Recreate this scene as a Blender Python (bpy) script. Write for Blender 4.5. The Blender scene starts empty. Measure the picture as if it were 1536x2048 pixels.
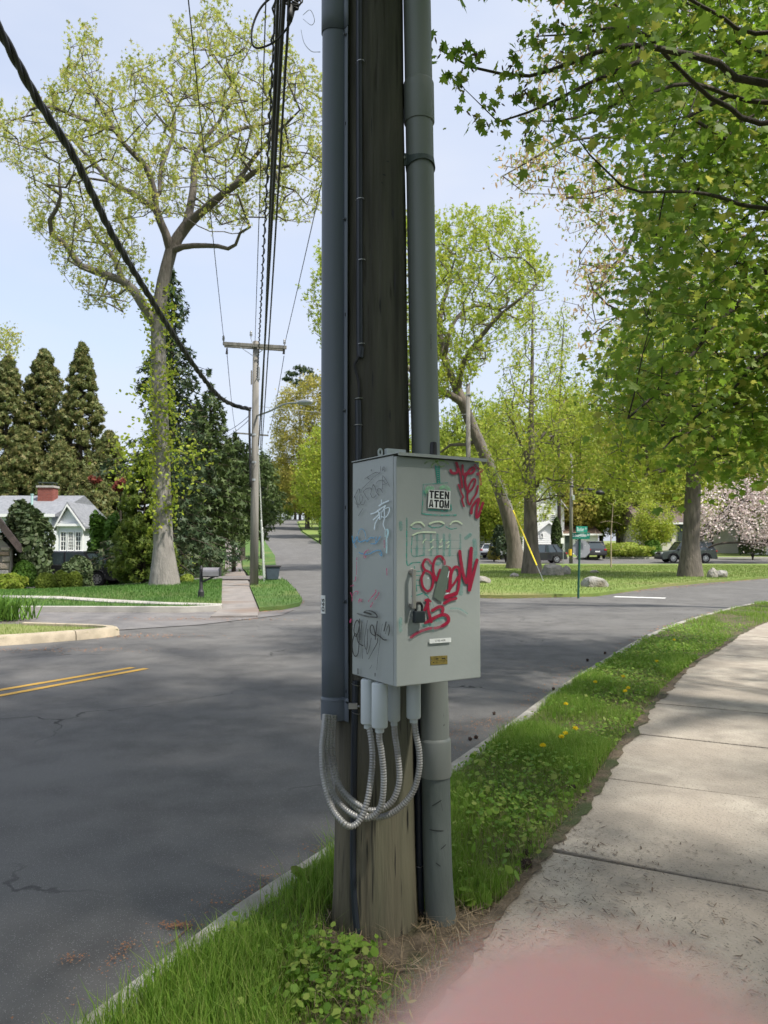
import bpy, bmesh, math, random
import numpy as np
from mathutils import Vector, Matrix
from mathutils.geometry import delaunay_2d_cdt

random.seed(7); RNG = np.random.default_rng(11)
S = bpy.context.scene
COL = S.collection
R = math.radians

# ------------------------------------------------------------------ camera, sky, sun, exposure
F, CX, CY = 1500.0, 768.0, 1024.0          # focal length and centre of the photograph, in its own pixels
CAMZ = 1.53
PITCH = math.atan(71/1500)
cam = bpy.data.cameras.new('camera'); camo = bpy.data.objects.new('camera', cam); COL.objects.link(camo)
camo.location = (0, 0, CAMZ); camo.rotation_euler = (R(90)+PITCH, 0, 0)
cam.sensor_fit = 'VERTICAL'; cam.sensor_height = 24; cam.sensor_width = 18
cam.lens = 24*F/2048; cam.clip_start = 0.004; cam.clip_end = 3000
cam.dof.use_dof = True; cam.dof.focus_distance = 3.3; cam.dof.aperture_fstop = cam.lens/3.2
S.camera = camo

SUN_EL, SUN_AZ = 57, 122                   # degrees; azimuth clockwise from +Y
w = bpy.data.worlds.new('World'); S.world = w; w.use_nodes = True
nt = w.node_tree; nt.nodes.clear()
out = nt.nodes.new('ShaderNodeOutputWorld')
sky = nt.nodes.new('ShaderNodeTexSky'); sky.sky_type = 'NISHITA'; sky.sun_disc = False
sky.sun_elevation = R(SUN_EL); sky.sun_rotation = R(SUN_AZ)
sky.air_density = 1.0; sky.dust_density = 2.5; sky.ozone_density = 1.5
b1 = nt.nodes.new('ShaderNodeBackground'); b1.inputs[1].default_value = 0.12
b2 = nt.nodes.new('ShaderNodeBackground'); b2.inputs[0].default_value = (0.80, 0.86, 1.0, 1); b2.inputs[1].default_value = 0.40
mixw = nt.nodes.new('ShaderNodeMixShader')
tcw = nt.nodes.new('ShaderNodeTexCoord'); mpw = nt.nodes.new('ShaderNodeMapping'); mpw.inputs['Scale'].default_value = (1.3, 1.3, 4.0)
nzw = nt.nodes.new('ShaderNodeTexNoise'); nzw.inputs['Scale'].default_value = 1.6; nzw.inputs['Detail'].default_value = 4; nzw.inputs['Roughness'].default_value = 0.5
rpw = nt.nodes.new('ShaderNodeMapRange'); rpw.inputs[1].default_value = 0.36; rpw.inputs[2].default_value = 0.68
rpw.inputs[3].default_value = 0.62; rpw.inputs[4].default_value = 0.95
L = nt.links.new
L(sky.outputs[0], b1.inputs[0]); L(tcw.outputs['Generated'], mpw.inputs[0]); L(mpw.outputs[0], nzw.inputs[0])
L(nzw.outputs['Fac'], rpw.inputs[0]); L(rpw.outputs[0], mixw.inputs[0]); L(b1.outputs[0], mixw.inputs[1]); L(b2.outputs[0], mixw.inputs[2])
L(mixw.outputs[0], out.inputs[0])
sun = bpy.data.lights.new('sun', 'SUN'); suno = bpy.data.objects.new('sun', sun); COL.objects.link(suno)
sun.energy = 2.9; sun.angle = R(2.6); sun.color = (1.0, 0.95, 0.87)
sd = Vector((math.cos(R(SUN_EL))*math.sin(R(SUN_AZ)), math.cos(R(SUN_EL))*math.cos(R(SUN_AZ)), math.sin(R(SUN_EL))))
suno.rotation_euler = sd.to_track_quat('Z', 'Y').to_euler(); suno.location = (20, -20, 40)
S.view_settings.view_transform = 'Standard'; S.view_settings.look = 'None'
S.view_settings.exposure = 1.3; S.view_settings.gamma = 1.0; S.view_settings.use_curve_mapping = False
S.render.engine = 'CYCLES'
S.cycles.use_denoising = True
S.cycles.max_bounces = 6; S.cycles.diffuse_bounces = 3; S.cycles.glossy_bounces = 2; S.cycles.transmission_bounces = 3; S.cycles.transparent_max_bounces = 8
S.cycles.caustics_reflective = False; S.cycles.caustics_refractive = False; S.cycles.sample_clamp_indirect = 6

# ------------------------------------------------------------------ terrain and lookup helpers
def sst(a, b, x):
    t = min(1, max(0, (x-a)/(b-a))); return t*t*(3-2*t)
def ramp(y, y0, span, slope):
    t = y-y0
    if t <= 0: return 0.0
    return slope*t*t/(2*span) if t < span else slope*(t-span/2)
def terrain(x, y):
    yl = min(y, 262); yr = min(y, 170)
    m = 1-sst(-4, 12, x)
    z = m*ramp(yl, 58, 30, .060) + (1-m)*ramp(yr, 56, 20, .028)
    z -= .5*sst(7, 15, -x)*sst(22, 36, y)*(1-sst(60, 88, y))
    return z
def ray(px, py):
    a, b = (px-CX)/F, -(py-CY)/F
    c, s = math.cos(PITCH), math.sin(PITCH)
    return Vector((a, c-b*s, s+b*c))
def P(px, py, d):                          # the place d metres out that the photograph shows at (px, py)
    r = ray(px, py); return Vector((0, 0, CAMZ))+r*(d/r.y)
def G(px, py, dz=0):                       # the ground the photograph shows at (px, py)
    r = ray(px, py); d = 1.0; prev = 1.0
    while d < 600:
        q = Vector((0, 0, CAMZ))+r*d
        if q.z < terrain(q.x, q.y)+dz:
            lo, hi = prev, d
            for _ in range(30):
                m = (lo+hi)/2; q = Vector((0, 0, CAMZ))+r*m
                if q.z < terrain(q.x, q.y)+dz: hi = m
                else: lo = m
            return q
        prev = d; d *= 1.02
    return q
def on(x, y, dz=0): return Vector((x, y, terrain(x, y)+dz))

# ------------------------------------------------------------------ object helpers
def tag(o, label=None, cat=None, group=None, kind=None):
    if label: o['label'] = label
    if cat: o['category'] = cat
    if group: o['group'] = group
    if kind: o['kind'] = kind
    return o
def thing(name, label, cat, loc=(0, 0, 0), rz=0, group=None):
    o = bpy.data.objects.new(name, None); COL.objects.link(o); o.empty_display_size = .2
    o.location = loc; o.rotation_euler = (0, 0, rz)
    return tag(o, label, cat, group)
def wloc(o):
    v = Vector((0, 0, 0))
    while o is not None: v = v+o.location; o = o.parent
    return v
def copy_tree(o, parent=None):
    c = o.copy(); COL.objects.link(c); c.parent = parent
    for ch in [k for k in bpy.data.objects if k.parent == o]:
        copy_tree(ch, c)
    return c
def link_mesh(name, me, mat, parent=None):
    o = bpy.data.objects.new(name, me); COL.objects.link(o)
    if mat and not me.materials: me.materials.append(mat)
    if parent: o.parent = parent
    return o
class MB:
    def __init__(s): s.v = []; s.f = []
    def add(s, vs, fs):
        n = len(s.v); s.v += [tuple(v) for v in vs]; s.f += [tuple(i+n for i in f) for f in fs]; return s
    def box(s, c, size, m=None):
        x, y, z = size[0]/2, size[1]/2, size[2]/2; c = Vector(c)
        vs = [Vector((i*x, j*y, k*z)) for k in (-1, 1) for j in (-1, 1) for i in (-1, 1)]
        if m is not None: vs = [m @ v for v in vs]
        return s.add([v+c for v in vs], [(0, 2, 3, 1), (4, 5, 7, 6), (0, 1, 5, 4), (2, 6, 7, 3), (0, 4, 6, 2), (1, 3, 7, 5)])
    def bar(s, a, b, wd, th, up=(0, 0, 1)):   # a box along a..b
        a, b = Vector(a), Vector(b); d = (b-a); l = d.length; d.normalize()
        x = d.cross(Vector(up))
        if x.length < 1e-4: x = Vector((1, 0, 0))
        x.normalize(); z = x.cross(d)
        m = Matrix((x, d, z)).transposed()
        return s.box((a+b)/2, (wd, l, th), m)
    def tube(s, pts, r, n=8, caps=True):
        pts = [Vector(p) for p in pts]; k = len(pts)
        rs = r if isinstance(r, (list, tuple)) else [r]*k
        ref = None; vs = []
        for i, p in enumerate(pts):
            t = (pts[min(i+1, k-1)]-pts[max(i-1, 0)])
            if t.length < 1e-9: t = Vector((0, 0, 1))
            t.normalize()
            if ref is None: ref = t.orthogonal().normalized()
            else:
                ref = ref-t*ref.dot(t)
                if ref.length < 1e-6: ref = t.orthogonal()
                ref.normalize()
            b = t.cross(ref)
            for j in range(n):
                a = 2*math.pi*j/n
                vs.append(p+(ref*math.cos(a)+b*math.sin(a))*rs[i])
        fs = [(i*n+j, i*n+(j+1) % n, (i+1)*n+(j+1) % n, (i+1)*n+j) for i in range(k-1) for j in range(n)]
        if caps: fs += [tuple(range(n))[::-1], tuple((k-1)*n+j for j in range(n))]
        return s.add(vs, fs)
    def lathe(s, prof, n=24, o=(0, 0, 0), axis=None, caps=True):
        o = Vector(o); m = Matrix.Identity(3)
        if axis is not None: m = Vector(axis).to_track_quat('Z', 'Y').to_matrix()
        vs = [o+m @ Vector((r*math.cos(2*math.pi*j/n), r*math.sin(2*math.pi*j/n), z)) for r, z in prof for j in range(n)]
        k = len(prof)
        fs = [(i*n+j, i*n+(j+1) % n, (i+1)*n+(j+1) % n, (i+1)*n+j) for i in range(k-1) for j in range(n)]
        if caps: fs += [tuple(range(n))[::-1], tuple((k-1)*n+j for j in range(n))]
        return s.add(vs, fs)
    def prism(s, poly, a, b, m=None):        # poly in the local x,z plane, from y=a to y=b
        n = len(poly)
        vs = [Vector((x, a, z)) for x, z in poly]+[Vector((x, b, z)) for x, z in poly]
        if m is not None: vs = [m @ v for v in vs]
        return s.add(vs, [tuple(range(n)), tuple(range(2*n-1, n-1, -1))]+[(i, i+n, (i+1) % n+n, (i+1) % n) for i in range(n)])
    def ball(s, c, r, n=10, k=7, sq=(1, 1, 1), jit=0):
        c = Vector(c); vs = []
        for i in range(k+1):
            th = math.pi*i/k
            for j in range(n):
                a = 2*math.pi*j/n; q = 1+random.uniform(-jit, jit)
                vs.append(c+Vector((r*sq[0]*math.sin(th)*math.cos(a)*q, r*sq[1]*math.sin(th)*math.sin(a)*q, r*sq[2]*math.cos(th)*q)))
        return s.add(vs, [(i*n+j, (i+1)*n+j, (i+1)*n+(j+1) % n, i*n+(j+1) % n) for i in range(k) for j in range(n)])
    def build(s, name, mat, parent=None, smooth=False, local=False, bevel=0, seg=2):
        me = bpy.data.meshes.new(name)
        vs = s.v
        if parent is not None and not local:
            q = wloc(parent); vs = [(v[0]-q.x, v[1]-q.y, v[2]-q.z) for v in vs]
        me.from_pydata(vs, [], s.f)
        if smooth: me.shade_smooth(); 
        o = link_mesh(name, me, mat, parent)
        if smooth == 'auto':
            try: me.set_sharp_from_angle(angle=R(35))
            except Exception: pass
        if bevel:
            b = o.modifiers.new('bevel', 'BEVEL'); b.width = bevel; b.segments = seg; b.limit_method = 'ANGLE'; b.angle_limit = R(40)
        return o
def np_mesh(name, V, loops, starts, totals, mat, parent=None, smooth=False):
    me = bpy.data.meshes.new(name)
    if parent is not None: V = V-np.array(wloc(parent))
    me.vertices.add(len(V)); me.vertices.foreach_set('co', np.ascontiguousarray(V, dtype=np.float32).ravel())
    me.loops.add(len(loops)); me.loops.foreach_set('vertex_index', np.ascontiguousarray(loops, dtype=np.int32))
    me.polygons.add(len(starts)); me.polygons.foreach_set('loop_start', np.ascontiguousarray(starts, dtype=np.int32))
    me.polygons.foreach_set('loop_total', np.ascontiguousarray(totals, dtype=np.int32))
    me.update(calc_edges=True)
    if smooth: me.shade_smooth()
    return link_mesh(name, me, mat, parent)
def norm(a): return a/np.maximum(np.linalg.norm(a, axis=-1, keepdims=True), 1e-9)
SHAPES = {
 'diamond': ([(0, -.5), (.32, .05), (0, .5), (-.32, .05)], [(0, 1, 2, 3)], .0),
 'oval': ([(0, -.5), (.26, -.25), (.3, .1), (0, .5), (-.3, .1), (-.26, -.25)], [(0, 1, 2, 3), (0, 3, 4, 5)], .10),
 'round': ([(0, -.45), (.4, -.3), (.48, .1), (.25, .45), (0, .38), (-.25, .45), (-.48, .1), (-.4, -.3)], [(0, 1, 2, 3, 4), (0, 4, 5, 6, 7)], .10),
 'needle': ([(-.06, -.5), (.06, -.5), (.10, 0), (0, .5), (-.10, 0)], [(0, 1, 2, 3, 4)], .0),
 'sprig': ([(0, -.5), (.10, -.1), (.42, .12), (.10, .12), (0, .5), (-.10, .12), (-.42, .12), (-.10, -.1)], [(0, 1, 2, 3, 4, 5, 6, 7)], .0),
 'maple': ([(0, -.5), (.03, -.22), (.30, -.30), (.26, -.14), (.52, 0), (.34, .08), (.40, .28), (.18, .18), (.16, .32), (0, .55),
            (-.16, .32), (-.18, .18), (-.40, .28), (-.34, .08), (-.52, 0), (-.26, -.14), (-.30, -.30), (-.03, -.22)],
           [(0, 1, 2, 3, 4, 5, 6, 7, 8, 9), (0, 9, 10, 11, 12, 13, 14, 15, 16, 17)], .16),
 'blade': ([(-.5, 0), (.5, 0), (.36, .55), (0, 1.0), (-.36, .55)], [(0, 1, 2, 4), (2, 3, 4)], .0),
}
def scatter(name, pos, size, shape, mat, parent=None, up=.4, axis=None, aspect=1.0, nrm=None, rng=RNG):
    """many leaf-sized faces as one mesh; axis: direction of the leaf's length (N,3) or None for random"""
    pos = np.asarray(pos, float); N = len(pos)
    sh, fs, fold = SHAPES[shape]; sh = np.array(sh, float)
    if nrm is None: nrm = norm(rng.normal(size=(N, 3)))+np.array([0, 0, up])
    nrm = norm(nrm)
    if axis is None: axis = rng.normal(size=(N, 3))
    ax = norm(axis-nrm*np.sum(axis*nrm, 1, keepdims=True)); bx = np.cross(ax, nrm)
    sz = np.broadcast_to(np.asarray(size, float), (N,))[:, None, None]
    V = pos[:, None, :]+sz*(sh[None, :, 0, None]*aspect*bx[:, None, :]+sh[None, :, 1, None]*ax[:, None, :]-fold*np.abs(sh[None, :, 0, None])*nrm[:, None, :])
    k = len(sh); fl = np.concatenate([np.array(f) for f in fs]); tot = np.array([len(f) for f in fs])
    loops = (np.arange(N)[:, None]*k+fl[None, :]).ravel(); tots = np.tile(tot, N); starts = np.concatenate([[0], np.cumsum(tots)[:-1]])
    return np_mesh(name, V.reshape(-1, 3), loops, starts, tots, mat, parent)
def blades(name, pos, h, wd, mat, parent=None, lean=.35, rng=RNG):
    pos = np.asarray(pos, float); N = len(pos)
    sh = np.array(SHAPES['blade'][0], float)
    a = rng.uniform(0, 2*np.pi, N); side = np.stack([np.cos(a), np.sin(a), np.zeros(N)], 1)
    b = a+np.pi/2+rng.normal(0, .5, N); ld = np.stack([np.cos(b), np.sin(b), np.zeros(N)], 1)*rng.uniform(0, lean*2, N)[:, None]
    h = np.broadcast_to(h, (N,))[:, None]; wd = np.broadcast_to(wd, (N,))[:, None]
    vs = []
    for u, v in sh:
        vs.append(pos+side*u*wd+np.array([0, 0, 1.0])*v*h*(1-.25*v*lean)+ld*h*v*v)
    V = np.stack(vs, 1).reshape(-1, 3)
    fl = np.array([0, 1, 2, 4, 2, 3, 4]); tot = np.array([4, 3])
    loops = (np.arange(N)[:, None]*5+fl[None, :]).ravel(); tots = np.tile(tot, N); starts = np.concatenate([[0], np.cumsum(tots)[:-1]])
    return np_mesh(name, V, loops, starts, tots, mat, parent)

# ------------------------------------------------------------------ materials
def newmat(name):
    m = bpy.data.materials.new(name); m.use_nodes = True
    n = m.node_tree.nodes; b = n['Principled BSDF']; return m, m.node_tree, n, b
def srgb(r, g, b):
    f = lambda c: (c/255/12.92 if c/255 <= .04045 else ((c/255+.055)/1.055)**2.4)
    return (f(r), f(g), f(b), 1)
def pm(name, c1, c2=None, scale=6, rough=.6, bump=0, bscale=None, stretch=None, spec=.4, metal=0, c3=None, detail=5, dist=.02, speck=None, coord='Object', lo=.35, hi=.65):
    """procedural surface: two colours mixed by noise, a third as patches, fine bump, optional speckle"""
    m, t, n, b = newmat(name); L = t.links.new
    b.inputs['Roughness'].default_value = rough; b.inputs['Metallic'].default_value = metal; b.inputs['Specular IOR Level'].default_value = spec
    tc = n.new('ShaderNodeTexCoord'); mp = n.new('ShaderNodeMapping'); mp.inputs['Scale'].default_value = stretch or (1, 1, 1)
    L(tc.outputs[coord], mp.inputs[0])
    nz = n.new('ShaderNodeTexNoise'); nz.inputs['Scale'].default_value = scale; nz.inputs['Detail'].default_value = detail; L(mp.outputs[0], nz.inputs[0])
    mr = n.new('ShaderNodeMapRange'); mr.inputs[1].default_value = lo; mr.inputs[2].default_value = hi; L(nz.outputs['Fac'], mr.inputs[0])
    mx = n.new('ShaderNodeMix'); mx.data_type = 'RGBA'; mx.inputs[6].default_value = c1; mx.inputs[7].default_value = c2 or c1; L(mr.outputs[0], mx.inputs[0])
    col = mx.outputs[2]
    if c3:
        n3 = n.new('ShaderNodeTexNoise'); n3.inputs['Scale'].default_value = scale*.22; n3.inputs['Detail'].default_value = 3; L(mp.outputs[0], n3.inputs[0])
        r3 = n.new('ShaderNodeMapRange'); r3.inputs[1].default_value = .48; r3.inputs[2].default_value = .66; L(n3.outputs['Fac'], r3.inputs[0])
        m3 = n.new('ShaderNodeMix'); m3.data_type = 'RGBA'; L(col, m3.inputs[6]); m3.inputs[7].default_value = c3; L(r3.outputs[0], m3.inputs[0]); col = m3.outputs[2]
    if speck:
        sc, sz, c4 = speck
        vo = n.new('ShaderNodeTexVoronoi'); vo.inputs['Scale'].default_value = sc; L(mp.outputs[0], vo.inputs[0])
        sx = n.new('ShaderNodeSeparateColor'); L(vo.outputs['Color'], sx.inputs[0])
        g = n.new('ShaderNodeMath'); g.operation = 'LESS_THAN'; g.inputs[1].default_value = sz; L(sx.outputs[0], g.inputs[0])
        d = n.new('ShaderNodeMath'); d.operation = 'LESS_THAN'; d.inputs[1].default_value = .38; L(vo.outputs['Distance'], d.inputs[0])
        mu = n.new('ShaderNodeMath'); mu.operation = 'MULTIPLY'; L(g.outputs[0], mu.inputs[0]); L(d.outputs[0], mu.inputs[1])
        m4 = n.new('ShaderNodeMix'); m4.data_type = 'RGBA'; L(col, m4.inputs[6]); m4.inputs[7].default_value = c4; L(mu.outputs[0], m4.inputs[0]); col = m4.outputs[2]
    L(col, b.inputs['Base Color'])
    if bump:
        nb = n.new('ShaderNodeTexNoise'); nb.inputs['Scale'].default_value = bscale or scale*4; nb.inputs['Detail'].default_value = 6; L(mp.outputs[0], nb.inputs[0])
        bp = n.new('ShaderNodeBump'); bp.inputs['Strength'].default_value = bump; bp.inputs['Distance'].default_value = dist; L(nb.outputs['Fac'], bp.inputs['Height']); L(bp.outputs[0], b.inputs['Normal'])
    return m
def leafmat(name, cols, transl=.35, rough=.55, spec=.25):
    m, t, n, b = newmat(name); L = t.links.new
    g = n.new('ShaderNodeNewGeometry'); cr = n.new('ShaderNodeValToRGB')
    el = cr.color_ramp.elements
    for i, c in enumerate(cols):
        p = i/(len(cols)-1)
        if i == 0: el[0].position = 0; el[0].color = c
        elif i == len(cols)-1: el[-1].position = 1; el[-1].color = c
        else: e = el.new(p); e.color = c
    L(g.outputs['Random Per Island'], cr.inputs[0]); L(cr.outputs[0], b.inputs['Base Color'])
    b.inputs['Roughness'].default_value = rough; b.inputs['Specular IOR Level'].default_value = spec
    tr = n.new('ShaderNodeBsdfTranslucent'); L(cr.outputs[0], tr.inputs[0])
    mx = n.new('ShaderNodeMixShader'); mx.inputs[0].default_value = transl
    L(b.outputs[0], mx.inputs[1]); L(tr.outputs[0], mx.inputs[2]); L(mx.outputs[0], n['Material Output'].inputs[0])
    return m
def lin(r, g, b): return (r, g, b, 1)
M = {}
M['asphalt'] = pm('asphalt', lin(.092, .089, .086), lin(.128, .124, .119), 3.2, .8, .5, 160, dist=.012, c3=lin(.140, .136, .131), speck=(210, .13, lin(.27, .265, .26)), spec=.3)
def wear(m, sc, wd, dark):                  # fine branching cracks, only here and there
    t = m.node_tree; n = t.nodes; L = t.links.new; b = n['Principled BSDF']; src = b.inputs['Base Color'].links[0].from_socket
    tc = n.new('ShaderNodeTexCoord'); nz = n.new('ShaderNodeTexNoise'); nz.inputs['Scale'].default_value = 1.6; nz.inputs['Detail'].default_value = 5; L(tc.outputs['Object'], nz.inputs[0])
    ad = n.new('ShaderNodeMix'); ad.data_type = 'RGBA'; ad.blend_type = 'ADD'; ad.inputs[0].default_value = .9; L(tc.outputs['Object'], ad.inputs[6]); L(nz.outputs['Color'], ad.inputs[7])
    vo = n.new('ShaderNodeTexVoronoi'); vo.feature = 'DISTANCE_TO_EDGE'; vo.inputs['Scale'].default_value = sc; L(ad.outputs[2], vo.inputs[0])
    lt = n.new('ShaderNodeMapRange'); lt.inputs[1].default_value = wd*.4; lt.inputs[2].default_value = wd; lt.inputs[3].default_value = 1; lt.inputs[4].default_value = 0; L(vo.outputs['Distance'], lt.inputs[0])
    n2 = n.new('ShaderNodeTexNoise'); n2.inputs['Scale'].default_value = .35; L(tc.outputs['Object'], n2.inputs[0]); m2 = n.new('ShaderNodeMapRange'); m2.inputs[1].default_value = .50; m2.inputs[2].default_value = .60; L(n2.outputs['Fac'], m2.inputs[0])
    mu = n.new('ShaderNodeMath'); mu.operation = 'MULTIPLY'; L(lt.outputs[0], mu.inputs[0]); L(m2.outputs[0], mu.inputs[1])
    mx = n.new('ShaderNodeMix'); mx.data_type = 'RGBA'; L(mu.outputs[0], mx.inputs[0]); L(src, mx.inputs[6]); mx.inputs[7].default_value = dark; L(mx.outputs[2], b.inputs['Base Color'])
wear(M['asphalt'], .33, .0045, (.035, .034, .033, 1))
M['drive'] = pm('drive', lin(.13, .125, .125), lin(.18, .17, .165), 2.5, .85, .35, 120, dist=.01, c3=lin(.15, .13, .12), speck=(150, .1, lin(.34, .33, .32)))
M['concrete'] = pm('concrete', lin(.40, .355, .295), lin(.26, .228, .19), 4.5, .85, .8, 60, dist=.010, c3=lin(.29, .25, .205), speck=(110, .17, lin(.17, .15, .125)))
M['kerb'] = pm('kerb', lin(.42, .40, .36), lin(.27, .25, .22), 7, .85, .6, 60, dist=.01, c3=lin(.24, .23, .18), speck=(140, .15, lin(.18, .16, .14)))
M['kerbtan'] = pm('kerbtan', lin(.45, .38, .28), lin(.34, .29, .21), 5, .85, .5, 60, dist=.01, speck=(120, .15, lin(.22, .18, .14)))
M['soil'] = pm('soil', lin(.075, .056, .036), lin(.15, .115, .078), 14, .95, .8, 60, dist=.02, c3=lin(.05, .065, .022))
M['turf'] = pm('turf', lin(.055, .115, .022), lin(.085, .155, .030), 1.3, .95, .7, 40, dist=.04, c3=lin(.13, .155, .045))
M['turf2'] = pm('turf2', lin(.12, .18, .035), lin(.17, .23, .05), 1.1, .95, .7, 40, dist=.04, c3=lin(.21, .21, .075))
M['path'] = pm('path', lin(.42, .40, .36), lin(.34, .32, .29), 3, .9, .4, 60)
M['walk'] = pm('walk', lin(.26, .235, .215), lin(.19, .175, .165), 2.5, .9, .5, 60, c3=lin(.20, .155, .125), speck=(60, .15, lin(.12, .10, .09)))
M['yellow'] = pm('yellow', lin(.62, .36, .055), lin(.48, .29, .06), 9, .7, .3, 90)
M['white'] = pm('white', lin(.70, .70, .68), lin(.55, .55, .53), 8, .7, .3, 90)
# ------------------------------------------------------------------ the ground, roads, pavements
def dens(poly, step, closed=True):
    o = []; n = len(poly)
    for i in range(n if closed else n-1):
        a, b = Vector(poly[i][:2]), Vector(poly[(i+1) % n][:2]); k = max(1, int((b-a).length/step))
        o += [a+(b-a)*(j/k) for j in range(k)]
    if not closed: o.append(Vector(poly[-1][:2]))
    return o
def inside(poly, X, Y):
    x, y = np.asarray(X), np.asarray(Y); r = np.zeros(x.shape, bool); n = len(poly)
    for i in range(n):
        x1, y1 = poly[i][:2]; x2, y2 = poly[(i+1) % n][:2]
        if y1 == y2: continue
        r ^= ((y1 > y) != (y2 > y)) & (x < (x2-x1)*(y-y1)/(y2-y1)+x1)
    return r
def smooth(pts, k=6):                       # Catmull-Rom through the points
    pts = [Vector(p) for p in pts]; o = []
    q = [pts[0]*2-pts[1]]+pts+[pts[-1]*2-pts[-2]]
    for i in range(1, len(q)-2):
        for j in range(k):
            t = j/k; a, b, c, d = q[i-1], q[i], q[i+1], q[i+2]
            o.append(.5*((2*b)+(c-a)*t+(2*a-5*b+4*c-d)*t*t+(3*b-a-3*c+d)*t**3))
    o.append(pts[-1]); return o
def sheet(name, poly, dz, mat, step=2.0, skirt=.0, parent=None, kind='structure', zf=None):
    edge = dens(poly, step); n = len(edge)
    xs = [p.x for p in edge]; ys = [p.y for p in edge]
    gx, gy = np.meshgrid(np.arange(min(xs)+step/2, max(xs), step), np.arange(min(ys)+step/2, max(ys), step))
    gx = gx.ravel()+RNG.uniform(-.1, .1, gx.size)*step; gy = gy.ravel()+RNG.uniform(-.1, .1, gy.size)*step
    ok = inside([(p.x, p.y) for p in edge], gx, gy); pts = edge+[Vector((a, b)) for a, b in zip(gx[ok], gy[ok])]
    v2, _, fs, *_ = delaunay_2d_cdt(pts, [(i, (i+1) % n) for i in range(n)], [], 1, 1e-5)
    zf = zf or terrain
    vs = [Vector((p.x, p.y, zf(p.x, p.y)+dz)) for p in v2]
    fl = []
    for f in fs:
        a, b, c = (v2[i] for i in f[:3])
        fl.append(tuple(f) if (b-a).cross(c-a) > 0 else tuple(f)[::-1])
    mb = MB(); mb.add(vs, fl)
    if skirt:
        b = [Vector((p.x, p.y, zf(p.x, p.y)+dz)) for p in edge]
        c = [v-Vector((0, 0, skirt)) for v in b]
        mb.add(b+c, [(i, i+n, (i+1) % n+n, (i+1) % n) for i in range(n)])
    o = mb.build(name, mat, parent, smooth=True)
    if skirt:
        try: o.data.set_sharp_from_angle(angle=R(40))
        except Exception: pass
    if parent is None: tag(o, kind=kind)
    return o

# far terrain to the horizon
gv = []; ax = sorted(set(list(np.arange(-150, 151, 6.0))+[-1500, -900, -600, -400, -280, -200, 200, 280, 400, 600, 900, 1500]))
ay = sorted(set(list(np.arange(-30, 301, 6.0))+[-600, -300, -120, -60, 360, 450, 600, 900, 1500, 2200]))
gv = [(x, y, terrain(x, y)-.10) for y in ay for x in ax]; nx = len(ax)
gf = [(j*nx+i, j*nx+i+1, (j+1)*nx+i+1, (j+1)*nx+i) for j in range(len(ay)-1) for i in range(nx-1)]
g = MB().add(gv, gf).build('ground', M['turf'], smooth=True); tag(g, kind='structure')

HR = [(-1.0, 64), (-2.7, 66), (-5, 80), (-9, 106), (-16.6, 150), (-23, 200), (-27, 232), (-24, 255), (-10, 280)]     # hill road, right edge
HL = [(-9.3, 65), (-12.4, 84), (-17, 106), (-25, 150), (-31.5, 200), (-34, 232), (-34, 262), (-16, 292)]             # and left edge
road_poly = [(-60, -12), (60, -12), (60, 78), (-4.6, 78)]+HR[2:]+HL[::-1]+[(-60, 64)]
sheet('road', road_poly, 0, M['asphalt'], 2.5)

# kerb line of the near verge (road side) and edge between verge and pavement
KERB = [(-5.2, -7), (-3.4, -3.6), (-2.4, -1), (-1.6, .9), (-.96, 2.41), (-.62, 3.17), (-.32, 3.73), (.48, 5.28), (1.05, 6.4), (1.72, 7.78), (2.46, 9.18), (4.44, 12.75), (6.9, 16.4), (10.7, 20.9), (18, 27.2), (30, 34.5), (60, 47)]
WALK = [(-3.2, -6), (-1.9, -2), (-1.0, .2), (-.28, 1.6), (.20, 2.6), (.55, 3.22), (.80, 3.7), (1.12, 4.3), (1.55, 5.2), (2.27, 6.6), (3.25, 8.4), (4.5, 10.4), (7.9, 15.2), (14, 21.3), (30, 32)]
kl = [p for p in smooth([(a, b, 0) for a, b in KERB], 8)]; wl = [p for p in smooth([(a, b, 0) for a, b in WALK], 8)]
def offs(line, d):
    o = []
    for i, p in enumerate(line):
        t = (line[min(i+1, len(line)-1)]-line[max(i-1, 0)]).normalized(); o.append(p+Vector((t.y, -t.x, 0))*d)
    return o
def cum(line):
    s = [0]
    for a, b in zip(line, line[1:]): s.append(s[-1]+(b-a).length)
    return s
def at_s(line, cs, s):
    for i in range(len(cs)-1):
        if cs[i+1] >= s: return line[i]+(line[i+1]-line[i])*((s-cs[i])/max(1e-9, cs[i+1]-cs[i]))
    return line[-1]
VZ = .075
kr = offs(kl, .13)
verge = sheet('verge', [(p.x, p.y) for p in kr]+[(p.x, p.y) for p in wl[::-1]], VZ-.012, M['soil'], .6)
lawn_r = sheet('roadside_lawn', [(p.x, p.y) for p in offs(wl, 1.62)]+[(60, 40), (60, -12)], VZ-.02, M['turf'], 3)
# kerb stones
kerb_root = bpy.data.objects.new('kerb', None); COL.objects.link(kerb_root); tag(kerb_root, kind='structure')
cs = cum(kl); s = 3.0
while s < cs[-1]-12:
    e = s+1.82
    ks = [at_s(kl, cs, s+(e-s-.012)*j/6) for j in range(7)]; kk = offs(ks, .135)
    mb = MB(); prof = [(0, -.12), (0, .042), (.018, .062), (.118, .066), (.135, .06), (.135, -.12)]
    vs = []
    for a, b in zip(ks, kk):
        for u, z in prof: vs.append(a+(b-a)*(u/.135)+Vector((0, 0, z+random.uniform(-.0015, .0015))))
    m_ = len(prof)
    mb.add(vs, [(i*m_+j, i*m_+j+1, (i+1)*m_+j+1, (i+1)*m_+j) for i in range(6) for j in range(m_-1)]+[tuple(range(m_))[::-1], tuple(6*m_+j for j in range(m_))])
    mb.build('kerb_stone', M['kerb'], kerb_root)
    s = e
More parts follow.
